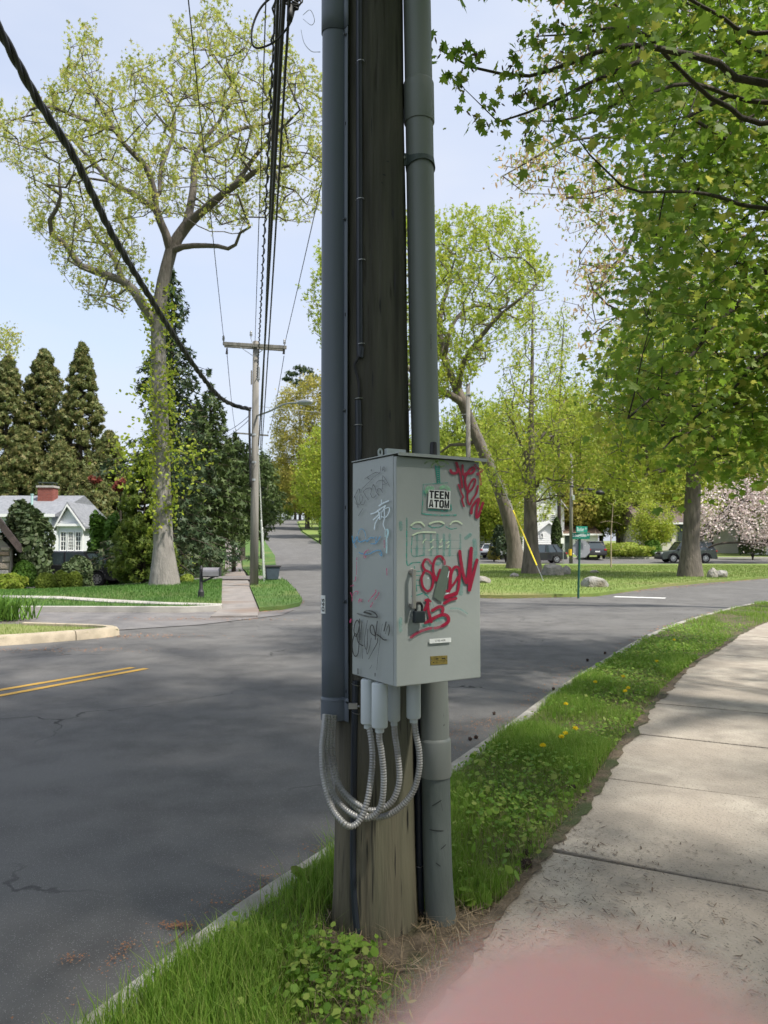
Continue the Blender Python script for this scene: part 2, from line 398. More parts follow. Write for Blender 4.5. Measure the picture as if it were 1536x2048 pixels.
# pavement slabs
walk_root = bpy.data.objects.new('pavement', None); COL.objects.link(walk_root); tag(walk_root, kind='structure')
wbase = offs(wl, -.02)
cw = cum(wl); s0 = min(range(len(wl)), key=lambda i: (wl[i]-Vector((.80, 3.68, 0))).length); s0 = cw[s0]
k0 = int((s0-1.5)/1.27)
for k in range(-k0, 24):
    a = s0+k*1.27+.006; b = a+1.27-.026; hz = VZ+random.uniform(-.004, .004); tl = random.uniform(-.004, .004)
    ls = [at_s(wl, cw, a+(b-a)*j/4) for j in range(5)]; rs = offs(ls, 1.6)
    vs = [p+Vector((0, 0, hz)) for p in ls]+[p+Vector((0, 0, hz+tl)) for p in rs[::-1]]; n = len(vs)
    lo = [v-Vector((0, 0, .1)) for v in vs]
    MB().add(vs+lo, [tuple(range(n))[::-1]]+[(i, (i+1) % n, (i+1) % n+n, i+n) for i in range(n)]).build('paving_slab', M['concrete'], walk_root, bevel=.006, seg=2)
sheet('pavement_bed', [(p.x, p.y) for p in wl]+[(p.x, p.y) for p in offs(wl, 1.62)[::-1]], VZ-.03, M['soil'], 1.0)

# the far left corner: kerb, verge, side drive, lawns, walk
LC = [(-45, 2), (-14, 7.2), (-8.3, 10.4), (-6.0, 11.75), (-4.95, 12.6), (-4.62, 13.15), (-5.1, 13.6), (-6.6, 14.0), (-9.0, 14.2), (-45, 13)]
sheet('corner_verge', LC, .11, M['turf2'], 1.2)
ck = smooth([(a, b, 0) for a, b in LC[:8]], 6); ck = [p for p in ck if p.x > -22]
croot = bpy.data.objects.new('corner_kerb', None); COL.objects.link(croot); tag(croot, kind='structure')
cc = cum(ck); s = 0
while s < cc[-1]-.2:
    e = min(s+2.4, cc[-1]); ks = [at_s(ck, cc, s+(e-s-.015)*j/8) for j in range(9)]; io = offs(ks, -.2)
    prof = [(-.02, -.1), (0, .10), (.04, .148), (.12, .16), (.19, .15), (.2, -.1)]; vs = []
    for a, b in zip(ks, io):
        for u, z in prof: vs.append(a+(b-a)*(u/.2)+Vector((0, 0, z)))
    m_ = 6
    MB().add(vs, [(i*m_+j, (i+1)*m_+j, (i+1)*m_+j+1, i*m_+j+1) for i in range(8) for j in range(5)]+[tuple(range(6)), tuple(48+j for j in range(6))[::-1]]).build('kerb_stone', M['kerbtan'], croot, smooth='auto')
    s = e
sheet('side_drive', [(-45, 13.2), (-9, 14.4), (-6.5, 14.15), (-5.2, 13.7), (-3.6, 14.9), (-2.3, 17.0), (-2.2, 18.6), (-2.75, 17.9), (-3.9, 17.8), (-45, 17.9)], .012, M['drive'], 1.5)
LAWN = [(-45, 17.9), (-9.2, 17.9), (-4.6, 17.75), (-3.95, 18.3), (-6.5, 30.2), (-12.9, 60.5), (-19, 90), (-30, 140), (-60, 150), (-80, 60)]
sheet('lawn', LAWN, .10, M['turf'], 2.0, skirt=.14)
sheet('lawn_edging', [(-45, 17.76), (-9.2, 17.76), (-4.6, 17.6), (-3.9, 18.1), (-3.98, 18.35), (-4.65, 17.86), (-9.2, 18.02), (-45, 18.02)], .14, M['path'], .8, skirt=.16)
wp = [G(x, y, .1) for x, y in [(-160, 1196), (0, 1192), (120, 1194), (220, 1200), (330, 1206), (444, 1209)]]
wq = [G(x, y, .1) for x, y in [(444, 1212), (330, 1210), (220, 1206), (120, 1199), (0, 1196), (-160, 1201)]]
sheet('garden_path', [(p.x, p.y) for p in wp+wq], .125, M['path'], .7, skirt=.03)
SWL = [(-3.75, 16.3), (-3.93, 18.2), (-6.52, 30.2), (-12.85, 60.5), (-18.9, 90), (-29.9, 140)]
SWR = [(-2.75, 16.4), (-2.97, 17.9), (-5.0, 28.0), (-5.75, 32), (-11.5, 61), (-17.2, 90), (-28.4, 140)]
sheet('far_pavement', SWL+SWR[::-1], .055, M['walk'], 1.5, skirt=.05)
STRIP = [(-2.98, 18.0), (-2.5, 18.5), (-2.2, 19.6), (-2.3, 21.2), (-2.75, 24), (-3.4, 28), (-4.3, 33), (-5.0, 36.0), (-8.9, 62), (-11.9, 82), (-16.6, 106), (-24.7, 150), (-29, 150), (-17.0, 90), (-11.45, 61), (-5.85, 33.2), (-4.98, 28.0)]
sheet('grass_strip', STRIP, .10, M['turf'], 1.2, skirt=.12)
sheet('crossing_drive', [(-24, 35.5), (-4.6, 33.6), (-5.2, 37.5), (-24, 39)], .122, M['drive'], 1.2, skirt=.03)
# right-hand island and the ground beyond the cross street
ISL = [(2.6, 22.9), (3.6, 22.6), (6.6, 23.5), (10, 28.2), (13.8, 32.4), (19.6, 37.8), (30, 46), (52, 58), (60, 62), (60, 64), (-.6, 64), (-.4, 52), (.6, 36), (1.6, 27)]
sheet('island_lawn', ISL, .10, M['turf2'], 2.0, skirt=.12)
sheet('far_lawn', [(110, 79), (-4.2, 79)]+[(a+.4, b) for a, b in HR[2:]]+[(110, 290)], .10, M['turf2'], 5, skirt=.12)
sheet('far_kerb', [(90, 78.5), (-3, 78.5), (-3, 79.2), (90, 79.2)], .16, M['path'], 4, skirt=.2)
# painted markings
def strip(pts, wd, dz, mat, name):
    l = [Vector((p[0], p[1], 0)) for p in pts]; a = offs(l, wd/2); b = offs(l, -wd/2)
    return sheet(name, [(p.x, p.y) for p in a]+[(p.x, p.y) for p in b[::-1]], dz, mat, .7)
ya, yb = G(-420, 1470), G(293, 1337.5); yc, yd = G(-420, 1452), G(266, 1335.5)
strip([ya, yb], .10, .005, M['yellow'], 'road_marking'); strip([yc, yd], .10, .005, M['yellow'], 'road_marking')
sa, sb = G(1228, 1193.5), G(1331, 1196.5); strip([sa, sb], .42, .005, M['white'], 'road_marking')

# ------------------------------------------------------------------ grass, weeds and litter of the verge
ML = {}
ML['grass'] = leafmat('grass', [lin(.12, .24, .025), lin(.18, .32, .04), lin(.24, .38, .055), lin(.34, .40, .11)], .5)
ML['grass2'] = leafmat('grass2', [lin(.13, .21, .04), lin(.18, .26, .05), lin(.23, .26, .08)], .35)
ML['lawngrass'] = leafmat('lawngrass', [lin(.05, .13, .02), lin(.08, .18, .03), lin(.12, .21, .05)], .3)
ML['weed'] = leafmat('weed', [lin(.11, .22, .03), lin(.17, .31, .045), lin(.24, .37, .06), lin(.32, .38, .09)], .45)
ML['weedlight'] = leafmat('weedlight', [lin(.25, .28, .05), lin(.17, .25, .06)], .4)
ML['litter'] = leafmat('litter', [lin(.33, .13, .05), lin(.42, .20, .09), lin(.22, .10, .05), lin(.40, .27, .16)], .1)
ML['straw'] = leafmat('straw', [lin(.30, .23, .14), lin(.20, .14, .08), lin(.38, .31, .21)], .1)
ML['bit'] = leafmat('bit', [lin(.07, .05, .04), lin(.14, .10, .07), lin(.10, .07, .05)], .0)
vpoly = [(p.x, p.y) for p in kr]+[(p.x, p.y) for p in wl[::-1]]
def in_verge(n, y0, y1, x0=-3.0, x1=14.5, pad=0):
    xs, ys, k = [], [], 0
    while k < n:
        y = RNG.uniform(y0, y1, n); u = RNG.uniform(0, 1, n)
        xa = np.interp(y, [p.y for p in kr], [p.x for p in kr]); xb = np.interp(y, [p.y for p in wl], [p.x for p in wl]); x = xa+(xb-xa)*u
        ok = inside(vpoly, x, y) & (x < x1) & (RNG.uniform(0, 1, n) < (xb-xa)/np.max(xb-xa)); xs.append(x[ok]); ys.append(y[ok]); k += int(ok.sum())
    return np.concatenate(xs)[:n], np.concatenate(ys)[:n]
def clump(x, y, sc, seed):                  # patchiness between 0 and 1
    r = np.random.default_rng(seed); v = np.zeros_like(x)
    for k in range(5):
        a = r.uniform(0, 6.28); fq = sc*r.uniform(.6, 1.7); v += np.sin((x*math.cos(a)+y*math.sin(a))*fq+r.uniform(0, 6.28))
    return .5+.5*np.tanh(v*.7)
def dist_line(x, y, line):
    l = np.array([(p.x, p.y) for p in line]); d = np.full(x.shape, 99.0)
    for a, b in zip(l, l[1:]):
        ab = b-a; t = np.clip(((x-a[0])*ab[0]+(y-a[1])*ab[1])/max(1e-9, ab@ab), 0, 1)
        d = np.minimum(d, np.hypot(x-a[0]-t*ab[0], y-a[1]-t*ab[1]))
    return d
POLE = Vector((-.035, 3.05, VZ))
gp_, gh = [], []
for n, y0, y1, hh in [(30000, 1.2, 3.4, .115), (52000, 3.2, 6, .10), (36000, 6, 10, .085), (26000, 10, 22, .075)]:
    x, y = in_verge(n, y0, y1)
    dw = dist_line(x, y, wl); dk = dist_line(x, y, kl); dp = np.hypot(x-POLE.x, y-POLE.y); dp2 = np.hypot(x-.35, y-2.75)
    c = clump(x, y, 5, 3); keep = (RNG.uniform(0, 1, len(x)) < .6+.6*c)
    keep &= ~((dp < .36) & (y < 3.1) & (RNG.uniform(0, 1, len(x)) < .93)) & (dp > .165)
    keep &= ~((dp2 < .36) & (RNG.uniform(0, 1, len(x)) < .93))
    keep &= RNG.uniform(0, 1, len(x)) < np.clip((dw-.02)/.06, .0, 1)
    x, y, c = x[keep], y[keep], c[keep]
    gp_.append(np.stack([x, y, np.full_like(x, VZ-.015)], 1)); gh.append(hh*(.5+.8*c)*RNG.uniform(.45, 1.25, len(x)))
gpos = np.concatenate(gp_); ghh = np.concatenate(gh)
o = blades('verge_grass', gpos, ghh, np.clip(ghh*.035, .0016, .0042)*np.where(gpos[:, 1] > 8, 2.0, 1), ML['grass']); tag(o, 'tufted green grass growing on the verge beside the kerb', 'grass', kind='stuff')
# tall tufts along the kerb and beside the pole
tp, th = [], []
for cx_, cy_, n, hh, sp in [(-.17, 3.44, 260, .26, .06), (-.14, 3.32, 160, .24, .05), (-.33, 3.04, 240, .2, .09), (-.47, 2.75, 230, .17, .10), (-.60, 2.52, 230, .16, .10), (-.45, 2.3, 160, .15, .14), (-.30, 2.75, 160, .17, .09)]:
    tp.append(np.stack([RNG.normal(cx_, sp*.6, n), RNG.normal(cy_, sp, n), np.full(n, VZ-.01)], 1)); th.append(hh*RNG.uniform(.4, 1.1, n))
tp = np.concatenate(tp); th = np.concatenate(th); ok = (np.hypot(tp[:, 0]-POLE.x, tp[:, 1]-POLE.y) > .175); tp, th = tp[ok], th[ok]
ok = inside(vpoly, tp[:, 0], tp[:, 1])
o = blades('tall_grass', tp[ok], th[ok], .0032, ML['grass'], lean=.45); tag(o, 'taller grass tufts leaning over the kerb by the pole', 'grass', kind='stuff')
# broad weeds
x, y = in_verge(42000, 1.3, 14); c = clump(x, y, 3.2, 9); dw = dist_line(x, y, wl)
dp = np.hypot(x-POLE.x, y-POLE.y); dp2 = np.hypot(x-.35, y-2.75)
patch = np.exp(-(((x+.20)/.26)**2+((y-2.62)/.26)**2))+np.exp(-(((x-.72)/.22)**2+((y-4.25)/.35)**2))+.8*np.exp(-(((x-1.1)/.35)**2+((y-5.3)/.6)**2))
keep = (RNG.uniform(0, 1, len(x)) < np.clip(.06+.30*c*(y > 3.4)+patch, 0, 1)) & (dp > .26) & ~((dp2 < .42)) & (dw > .08)
x, y = x[keep], y[keep]; z = VZ+RNG.uniform(.0, .075, len(x))
o = scatter('weeds', np.stack([x, y, z], 1), np.minimum(.033, RNG.gamma(4, .0048, len(x)))*np.where(y > 7, 1.25, 1), 'round', ML['weed'], up=1.6); tag(o, 'low round leaved weeds spreading through the verge grass', 'weeds', kind='stuff')
x, y = in_verge(16000, 1.3, 12); c = clump(x, y, 4.1, 31); dp = np.hypot(x-POLE.x, y-POLE.y); keep = (RNG.uniform(0, 1, len(x)) < .15+.7*c*(c > .4)) & (dp > .27) & (np.hypot(x-.35, y-2.75) > .34); x, y = x[keep], y[keep]
o = scatter('clover', np.stack([x, y, VZ+RNG.uniform(.0, .06, len(x))], 1), RNG.gamma(6, .0048, len(x)), 'oval', ML['grass'], up=.9); tag(o, 'narrow leaved herbs mixed through the verge grass', 'weeds', kind='stuff')
x, y = in_verge(9000, 1.3, 9); o = blades('dead_grass', np.stack([x, y, np.full(len(x), VZ-.01)], 1), RNG.uniform(.03, .09, len(x)), .0022, ML['straw'], lean=.8); tag(o, 'dry dead blades among the verge grass', 'grass', kind='stuff')
# single broad-leaved plants one can pick out
def weed_plant(px, py, n, ln, label, mat='weed', rise=.6):
    b = G(px, py, VZ); t = thing('broadleaf_weed', label, 'weed', b, 0, 'broad leaved weeds in the verge')
    for k in range(n):
        a = k*2.4+random.uniform(-.3, .3); l = ln*random.uniform(.75, 1.1); mb = MB(); wd = l*.26
        d = Vector((math.cos(a), math.sin(a), rise*random.uniform(.6, 1.5))).normalized(); s_ = Vector((-math.sin(a), math.cos(a), 0))
        v = []
        for q, wq_ in [(0, .08), (.25, .5), (.5, 1), (.75, .8), (1, .03)]:
            c = b+d*l*q-Vector((0, 0, .45*l*q*q)); v += [c-s_*wd*wq_+Vector((0, 0, .12*wd)), c-Vector((0, 0, .06*wd)), c+s_*wd*wq_+Vector((0, 0, .12*wd))]
        mb.add(v, [(i*3+j, i*3+j+1, i*3+j+4, i*3+j+3) for i in range(4) for j in range(2)]).build('leaf', ML[mat], t, smooth=True)
for args in [(602, 1762, 8, .115, 'upright bright weed rosette on the kerb left of the pole', 'weedlight', 2.2), (540, 1935, 4, .09, 'yellowish broad leaf weed in the tall kerb grass', 'weedlight', .9), (495, 1975, 4, .085, 'lowest yellow green weed leaf near the kerb grass', 'weedlight', 1.0), (700, 1900, 6, .11, 'large leaved weed in front of the pole base', 'weed', .8), (560, 2030, 5, .09, 'broad dull leaf weed at the bottom of the verge', 'weed', .8), (640, 2000, 5, .08, 'rounded weed rosette midway down the verge', 'weed', .7)]: weed_plant(*args)
# dandelions
dmat = pm('dandelion', lin(.86, .70, .02), lin(.78, .58, .015), 60, .7); dst = pm('stalk', lin(.2, .28, .08), None, 5, .6)
lab = ['dandelion nearest the pavement joint', 'dandelion pair member beside the larger bloom']
for i, (px, py) in enumerate([(1085, 1512), (1122, 1493), (1150, 1478), (1131, 1425), (1250, 1398), (1246, 1364), (1190, 1374), (1256, 1386), (1348, 1285), (1313, 1330), (1130, 1490)]):
    b = G(px, py+12, VZ); h = .10+.03*random.random(); t = thing('dandelion', 'yellow dandelion flower open above the verge grass', 'dandelion', b, 0, 'dandelions in the verge')
    MB().tube([b, b+Vector((.004, 0, h))], .0022, 5).build('stem', dst, t)
    q = b+Vector((.004, 0, h)); n = 70; d = RNG.normal(size=(n, 3)); d[:, 2] = np.abs(d[:, 2])*.7; d = norm(d)
    scatter('flower_head', np.array(q)+d*.013, .022, 'needle', dmat, t, axis=d, aspect=2.2)
# straw, twigs and dark bits round the pole and along the pavement edge
n = 1500; a = RNG.uniform(0, 6.28, n); r = RNG.uniform(.15, .5, n); x = POLE.x+.15+r*np.cos(a)*1.3; y = POLE.y-.22+r*np.sin(a)*.7
ok = inside(vpoly, x, y) & (np.hypot(x-POLE.x, y-POLE.y) > .165); x, y = x[ok], y[ok]
x2, y2 = in_verge(12000, 1.4, 10); dw = dist_line(x2, y2, wl); ok = (dw < .16+.10*(clump(x2, y2, 9, 21) > .6)); x2, y2 = x2[ok], y2[ok]
x = np.concatenate([x, x2]); y = np.concatenate([y, y2]); n = len(x)
ax_ = RNG.normal(size=(n, 3)); ax_[:, 2] *= .25
o = scatter('dry_straw', np.stack([x, y, VZ+RNG.uniform(0, .012, n)], 1), RNG.gamma(3, .014, n), 'needle', ML['straw'], up=3, axis=ax_, aspect=.22); tag(o, 'dry straw and dead stems on the bare soil', 'straw', kind='stuff')
n = 9000; i = RNG.integers(8, len(wl)-60, n); base = np.array([(p.x, p.y) for p in wl])[i]; rr = np.array([(p.x, p.y) for p in offs(wl, 1.6)])[i]
u = RNG.beta(.55, 1.0, n)[:, None]; q = base+(rr-base)*u+RNG.normal(0, .12, (n, 2))
keep = dist_line(q[:, 0], q[:, 1], wl) < 1.5; q = q[keep]; keep = ~inside(vpoly, q[:, 0], q[:, 1]); q = q[keep]; n = len(q); ax_ = RNG.normal(size=(n, 3)); ax_[:, 2] *= .1
o = scatter('pavement_litter', np.concatenate([q, np.full((n, 1), VZ+.008)], 1), np.minimum(.04, RNG.gamma(2.2, .0055, n)), 'needle', ML['bit'], up=4, axis=ax_, aspect=1.0); tag(o, 'dark seed husks and bits scattered over the pavement', 'litter', kind='stuff')
# soil and thatch creeping over the edge of the slabs
i0 = next(i for i, p in enumerate(wl) if p.y > 1.2); i1 = next(i for i, p in enumerate(wl) if p.y > 14); seg = wl[i0:i1]; cg = cum(seg); nn = int(cg[-1]/.05); rag = np.random.default_rng(4)
inner, outer = [], []; wv = 0
for j in range(nn):
    q = at_s(seg, cg, cg[-1]*j/nn); q2 = at_s(seg, cg, min(cg[-1], cg[-1]*j/nn+.02)); tt = (q2-q).normalized(); nr_ = Vector((tt.y, -tt.x, 0)); wv = .75*wv+.25*rag.uniform(-.06, .075)+rag.uniform(-.012, .012)
    outer.append(q+nr_*max(.012, wv+.022)); inner.append(q-nr_*.03)
sheet('soil_edge', [(p.x, p.y) for p in inner]+[(p.x, p.y) for p in outer[::-1]], VZ+.0085, M['soil'], .06)
# fallen maple flowers in the gutter
lp = []
for (px, py, n, sx, sy) in [(352, 1851, 190, .045, .014), (232, 1915, 60, .022, .05), (255, 1892, 40, .02, .02), (140, 1920, 60, .03, .02), (450, 1806, 50, .06, .012), (505, 1778, 50, .04, .03), (530, 1755, 60, .035, .02), (625, 1695, 30, .05, .02), (1060, 1400, 90, .15, .2), (925, 1465, 160, .10, .12), (960, 1450, 120, .10, .1), (1000, 1440, 120, .16, .1), (1150, 1340, 120, .2, .3), (585, 1208, 380, .12, .6), (500, 1222, 300, .5, .16), (250, 1272, 420, .7, .18), (80, 1300, 420, .9, .14), (400, 1238, 260, 1.0, .15)]:
    c = G(px, py, .01); lp.append(np.stack([RNG.normal(c.x, sx, n), RNG.normal(c.y, sy, n), np.full(n, .008)], 1))
for (a, b, n) in [((1180, 1192), (1530, 1158), 900), ((980, 1197), (1180, 1193), 300)]:
    pa, pb = G(*a), G(*b); t_ = RNG.uniform(0, 1, n)[:, None]; q = np.array(pa)[None]*(1-t_)+np.array(pb)[None]*t_; q[:, :2] += RNG.normal(0, .18, (n, 2)); q[:, 2] = .02; lp.append(q)
k_ = np.array([(p.x, p.y) for p in kl]); n = 700; i = RNG.integers(18, 100, n); q = k_[i]+RNG.normal(0, .05, (n, 2))+np.array([-.13, .08]); lp.append(np.concatenate([q, np.full((n, 1), .008)], 1))
lp = np.concatenate(lp); n = len(lp); lp[:, 2] += RNG.uniform(0, .012, n)
far_ = np.hypot(lp[:, 0], lp[:, 1]); ax_ = RNG.normal(size=(n, 3)); ax_[:, 2] *= .3
okl = ~inside(LAWN, lp[:, 0], lp[:, 1]); lp, far_, ax_ = lp[okl], far_[okl], ax_[okl]; n = len(lp)
o = scatter('fallen_blossom', lp, RNG.uniform(.006, .017, n)*np.clip(far_/5, 1, 4.2), 'sprig', ML['litter'], up=2.2, axis=ax_); tag(o, 'rust brown fallen tree blossom lying along the gutter', 'leaf litter', kind='stuff')
tw = pm('twigwood', lin(.20, .13, .08), lin(.12, .08, .05), 20, .8)
for pts, r, lb in [([(384, 1849), (352, 1878), (331, 1890)], .004, 'brown twig lying on the road by the blossom heap'), ([(531, 1768), (500, 1796), (462, 1810)], .003, 'thin twig lying against the kerb edge'), ([(620, 1700), (655, 1716), (668, 1722)], .003, 'thin bent twig on the road beside the kerb')]:
    o = MB().tube([G(x, y, .012) for x, y in pts], [r, r*.8, r*.4], 6).build('twig', tw); tag(o, lb, 'twig')
cone = pm('cone', lin(.075, .045, .035), lin(.035, .022, .018), 40, .8, .8, 60)
for i, (px, py, r) in enumerate([(1053, 1738, .026), (1145, 1580, .019), (1052, 1712, .016), (1291, 1385, .016), (1060, 1690, .013), (1018, 1708, .013), (1212, 1460, .015), (1368, 1303, .016), (988, 1430, .016), (952, 1478, .016), (940, 1481, .016), (1210, 1308, .02), (1107, 1381, .018), (1175, 1323, .02), (1235, 1306, .02)]):
    b = G(px, py, VZ if (px-1000)/(1740-py) > .05 and i < 8 else .0); mb = MB()
    n = 60; d = norm(RNG.normal(size=(n, 3)))
    mb.ball(b+Vector((0, 0, r*.9)), r*.8, 9, 6, jit=.08)
    for v in d: mb.lathe([(r*.17, 0), (0.0006, r*.45)], 4, b+Vector((0, 0, r*.9))+Vector(v)*r*.72, axis=v)
    lb = ['largest dark seed cone at the pavement edge past the pole', 'dark seed cone by the second pavement joint'][i] if i < 2 else ('small dark seed cone beside the pavement edge' if i < 8 else 'small dark seed cone in the road gutter')
    tag(mb.build('seed_cone', cone), lb, 'seed cone', 'seed cones fallen on the ground')
# lawn texture: short blades where the lawns are near enough to show them
def lawn_blades(name, poly, n, y0, y1, dz, h, wd, mat, label, avoid=None):
    xs = [p[0] for p in poly]; x = RNG.uniform(max(min(xs), -24), min(max(xs), 30), n*4); y = RNG.uniform(y0, y1, n*4)
    ok = inside(poly, x, y) & (np.abs(x) < .56*y+1)
    for a in avoid or []: ok &= ~inside(a, x, y)
    x, y = x[ok][:n], y[ok][:n]; z = np.array([terrain(a, b) for a, b in zip(x, y)])+dz
    o = blades(name, np.stack([x, y, z], 1), h*RNG.uniform(.5, 1.3, len(x)), wd*np.clip(y/20, 1, 2), mat); tag(o, label, 'grass', kind='stuff')
pp = [(p.x, p.y) for p in wp+wq]; cd = [(-24, 35.5), (-4.6, 33.6), (-5.2, 37.5), (-24, 39)]
lawn_blades('lawn_grass', LAWN, 60000, 17.9, 44, .09, .10, .010, ML['lawngrass'], 'mown green lawn in front of the white house', [pp, cd])
lawn_blades('strip_grass', STRIP, 16000, 18, 46, .09, .10, .010, ML['lawngrass'], 'green grass strip between far pavement and road', [cd])
lawn_blades('island_grass', ISL, 60000, 22.6, 60, .09, .08, .012, ML['grass2'], 'sunlit grass of the island by the junction')
lawn_blades('corner_grass', LC, 9000, 9, 14.3, .10, .07, .006, ML['grass2'], 'short yellowish grass behind the corner kerb')
# ------------------------------------------------------------------ the near utility pole and what hangs on it
M['polewood'] = pm('polewood', lin(.095, .090, .070), lin(.034, .032, .025), 24, .85, 1.0, 40, stretch=(1, 1, .07), dist=.014, detail=8, c3=lin(.085, .088, .066), lo=.3, hi=.7)
def polewood_bottom():                      # weathered colour of the butt and dark drying checks, on the same wood
    m = M['polewood']; t = m.node_tree; n = t.nodes; L = t.links.new; b = n['Principled BSDF']
    src = b.inputs['Base Color'].links[0].from_socket
    tc = n.new('ShaderNodeTexCoord'); sx = n.new('ShaderNodeSeparateXYZ'); L(tc.outputs['Object'], sx.inputs[0])
    nz = n.new('ShaderNodeTexNoise'); nz.inputs['Scale'].default_value = 3; L(tc.outputs['Object'], nz.inputs[0])
    ad = n.new('ShaderNodeMath'); ad.operation = 'MULTIPLY_ADD'; ad.inputs[1].default_value = .6; L(nz.outputs['Fac'], ad.inputs[0]); L(sx.outputs[2], ad.inputs[2])
    mr = n.new('ShaderNodeMapRange'); mr.inputs[1].default_value = .55; mr.inputs[2].default_value = 1.35; mr.inputs[3].default_value = 1; mr.inputs[4].default_value = 0; L(ad.outputs[0], mr.inputs[0])
    mx = n.new('ShaderNodeMix'); mx.data_type = 'RGBA'; mx.blend_type = 'MIX'; L(src, mx.inputs[6])
    mul = n.new('ShaderNodeMix'); mul.data_type = 'RGBA'; mul.blend_type = 'MULTIPLY'; mul.inputs[0].default_value = 1; mul.inputs[7].default_value = (1.8, 1.65, 1.4, 1); L(src, mul.inputs[6])
    L(mul.outputs[2], mx.inputs[7]); L(mr.outputs[0], mx.inputs[0])
    mp = n.new('ShaderNodeMapping'); mp.inputs['Scale'].default_value = (1, 1, .055); L(tc.outputs['Object'], mp.inputs[0])
    vo = n.new('ShaderNodeTexNoise'); vo.inputs['Scale'].default_value = 34; vo.inputs['Detail'].default_value = 3; vo.inputs['Distortion'].default_value = .25; L(mp.outputs[0], vo.inputs[0])
    cr = n.new('ShaderNodeMapRange'); cr.inputs[1].default_value = .33; cr.inputs[2].default_value = .39; L(vo.outputs['Fac'], cr.inputs[0])
    m2 = n.new('ShaderNodeMix'); m2.data_type = 'RGBA'; m2.inputs[6].default_value = (.036, .032, .024, 1); L(cr.outputs[0], m2.inputs[0]); L(mx.outputs[2], m2.inputs[7])
    L(m2.outputs[2], b.inputs['Base Color'])
polewood_bottom()
M['guard'] = pm('guard', lin(.105, .124, .150), lin(.092, .109, .133), 5, .42, .05, 60, stretch=(1, 1, .1), spec=.5)
M['pipe'] = pm('pipe', lin(.205, .222, .208), lin(.18, .197, .184), 4, .45, .04, 50, stretch=(1, 1, .2), spec=.45)
M['pipeold'] = pm('pipeold', lin(.115, .135, .126), lin(.09, .108, .10), 6, .6, .2, 40, stretch=(1, 1, .3), c3=lin(.135, .145, .135), spec=.35)
M['strap'] = pm('strap', lin(.065, .085, .080), lin(.05, .065, .06), 8, .5)
M['mould'] = pm('mould', lin(.018, .024, .036), lin(.014, .018, .026), 6, .45, spec=.5)
M['black'] = pm('black', lin(.012, .012, .014), None, 5, .5)
M['steel'] = pm('steel', lin(.42, .42, .42), lin(.32, .32, .32), 30, .35, metal=.9)
M['flex'] = pm('flex', lin(.36, .355, .34), lin(.26, .255, .245), 12, .4, metal=.35, spec=.5)
M['pvc'] = pm('pvc', lin(.50, .54, .55), lin(.46, .50, .50), 5, .4, spec=.5)
M['cab'] = pm('cab', lin(.345, .37, .355), lin(.315, .34, .327), 3.5, .42, .03, 50, c3=lin(.29, .31, .297), spec=.45)
M['brass'] = pm('brass', lin(.36, .28, .08), lin(.22, .17, .05), 60, .5, metal=.5)
M['paper'] = pm('paper', lin(.78, .80, .78), lin(.70, .72, .70), 12, .6)
M['ink'] = pm('ink', lin(.010, .010, .012), None, 5, .55)
M['handle'] = pm('handle', lin(.40, .38, .35), lin(.30, .28, .26), 12, .35, metal=.6)

def pc(z): return Vector((-.035-.0062*z, 3.05, z))
def prad(z): return .1635-.0074*z if z < 3.6 else .1369-.004*(z-3.6)
pole = thing('utility_pole', 'near wooden utility pole with a metal cabinet mounted on its front', 'utility pole', (POLE.x, POLE.y, VZ-.05))
prof = []; vs = []; nseg = 64; zs = [-.05+.06*i for i in range(72)]+[4.4+.5*i for i in range(14)]
jr = RNG.normal(0, .0016, nseg)
for z in zs:
    r = prad(z)+(.012*math.exp(-(z-.05)/.12) if z < .5 else 0); c = pc(z)
    for j in range(nseg):
        a = 2*math.pi*j/nseg; q = r+jr[j]+.0012*math.sin(z*7+j)
        vs.append((c.x+q*math.cos(a), c.y+q*math.sin(a), z))
k = len(zs)
MB().add(vs, [(i*nseg+j, i*nseg+(j+1) % nseg, (i+1)*nseg+(j+1) % nseg, (i+1)*nseg+j) for i in range(k-1) for j in range(nseg)]+[tuple((k-1)*nseg+j for j in range(nseg))]).build('pole', M['polewood'], pole, smooth=True)
# old gaff marks and checks in the wood
def gouge(px, py, w_, h_):
    c = P(px, py, 2.9); z = c.z; a = pole_px(px-w_/2, z, -.002); b = pole_px(px+w_/2, z, -.002); hh = h_/F*2.9/2
    MB().add([pole_px(px-w_/2, z, .0006), pole_px(px, z+hh, .0006), pole_px(px+w_/2, z+hh*.3, .0006), pole_px(px+w_*.3, z-hh, .0006)], [(0, 1, 2, 3)]).build('gouge', M['black'], pole)
# crossarm of this pole, above the frame, where the wires end
armc = pc(10.1); mb = MB(); mb.box(armc+Vector((.1, -.2, 0)), (3.2, .1, .12)); mb.build('crossarm', M['polewood'], pole)

def pole_px(px, z, out=0.0):                # point on the pole's near surface seen at picture column px, at height z
    c = pc(z); r = prad(z)+out; d = 2.9
    for _ in range(8):
        x = (px-CX)/F*d; dx = max(-r*.999, min(r*.999, x-c.x)); d = c.y-math.sqrt(r*r-dx*dx)
    return Vector((c.x+dx, d, z))
def zpx(py, d): return P(768, py, d).z

for a_ in [(776, 316, 9, 3), (781, 334, 4, 26), (768, 345, 8, 5), (764, 362, 5, 3), (786, 420, 5, 30), (760, 610, 3, 40), (790, 560, 3, 60), (745, 760, 3, 44), (780, 830, 3, 30), (742, 250, 2, 50), (770, 120, 2, 60), (735, 1700, 2, 50), (790, 1730, 2, 80), (815, 1650, 2, 60)]: gouge(*a_)
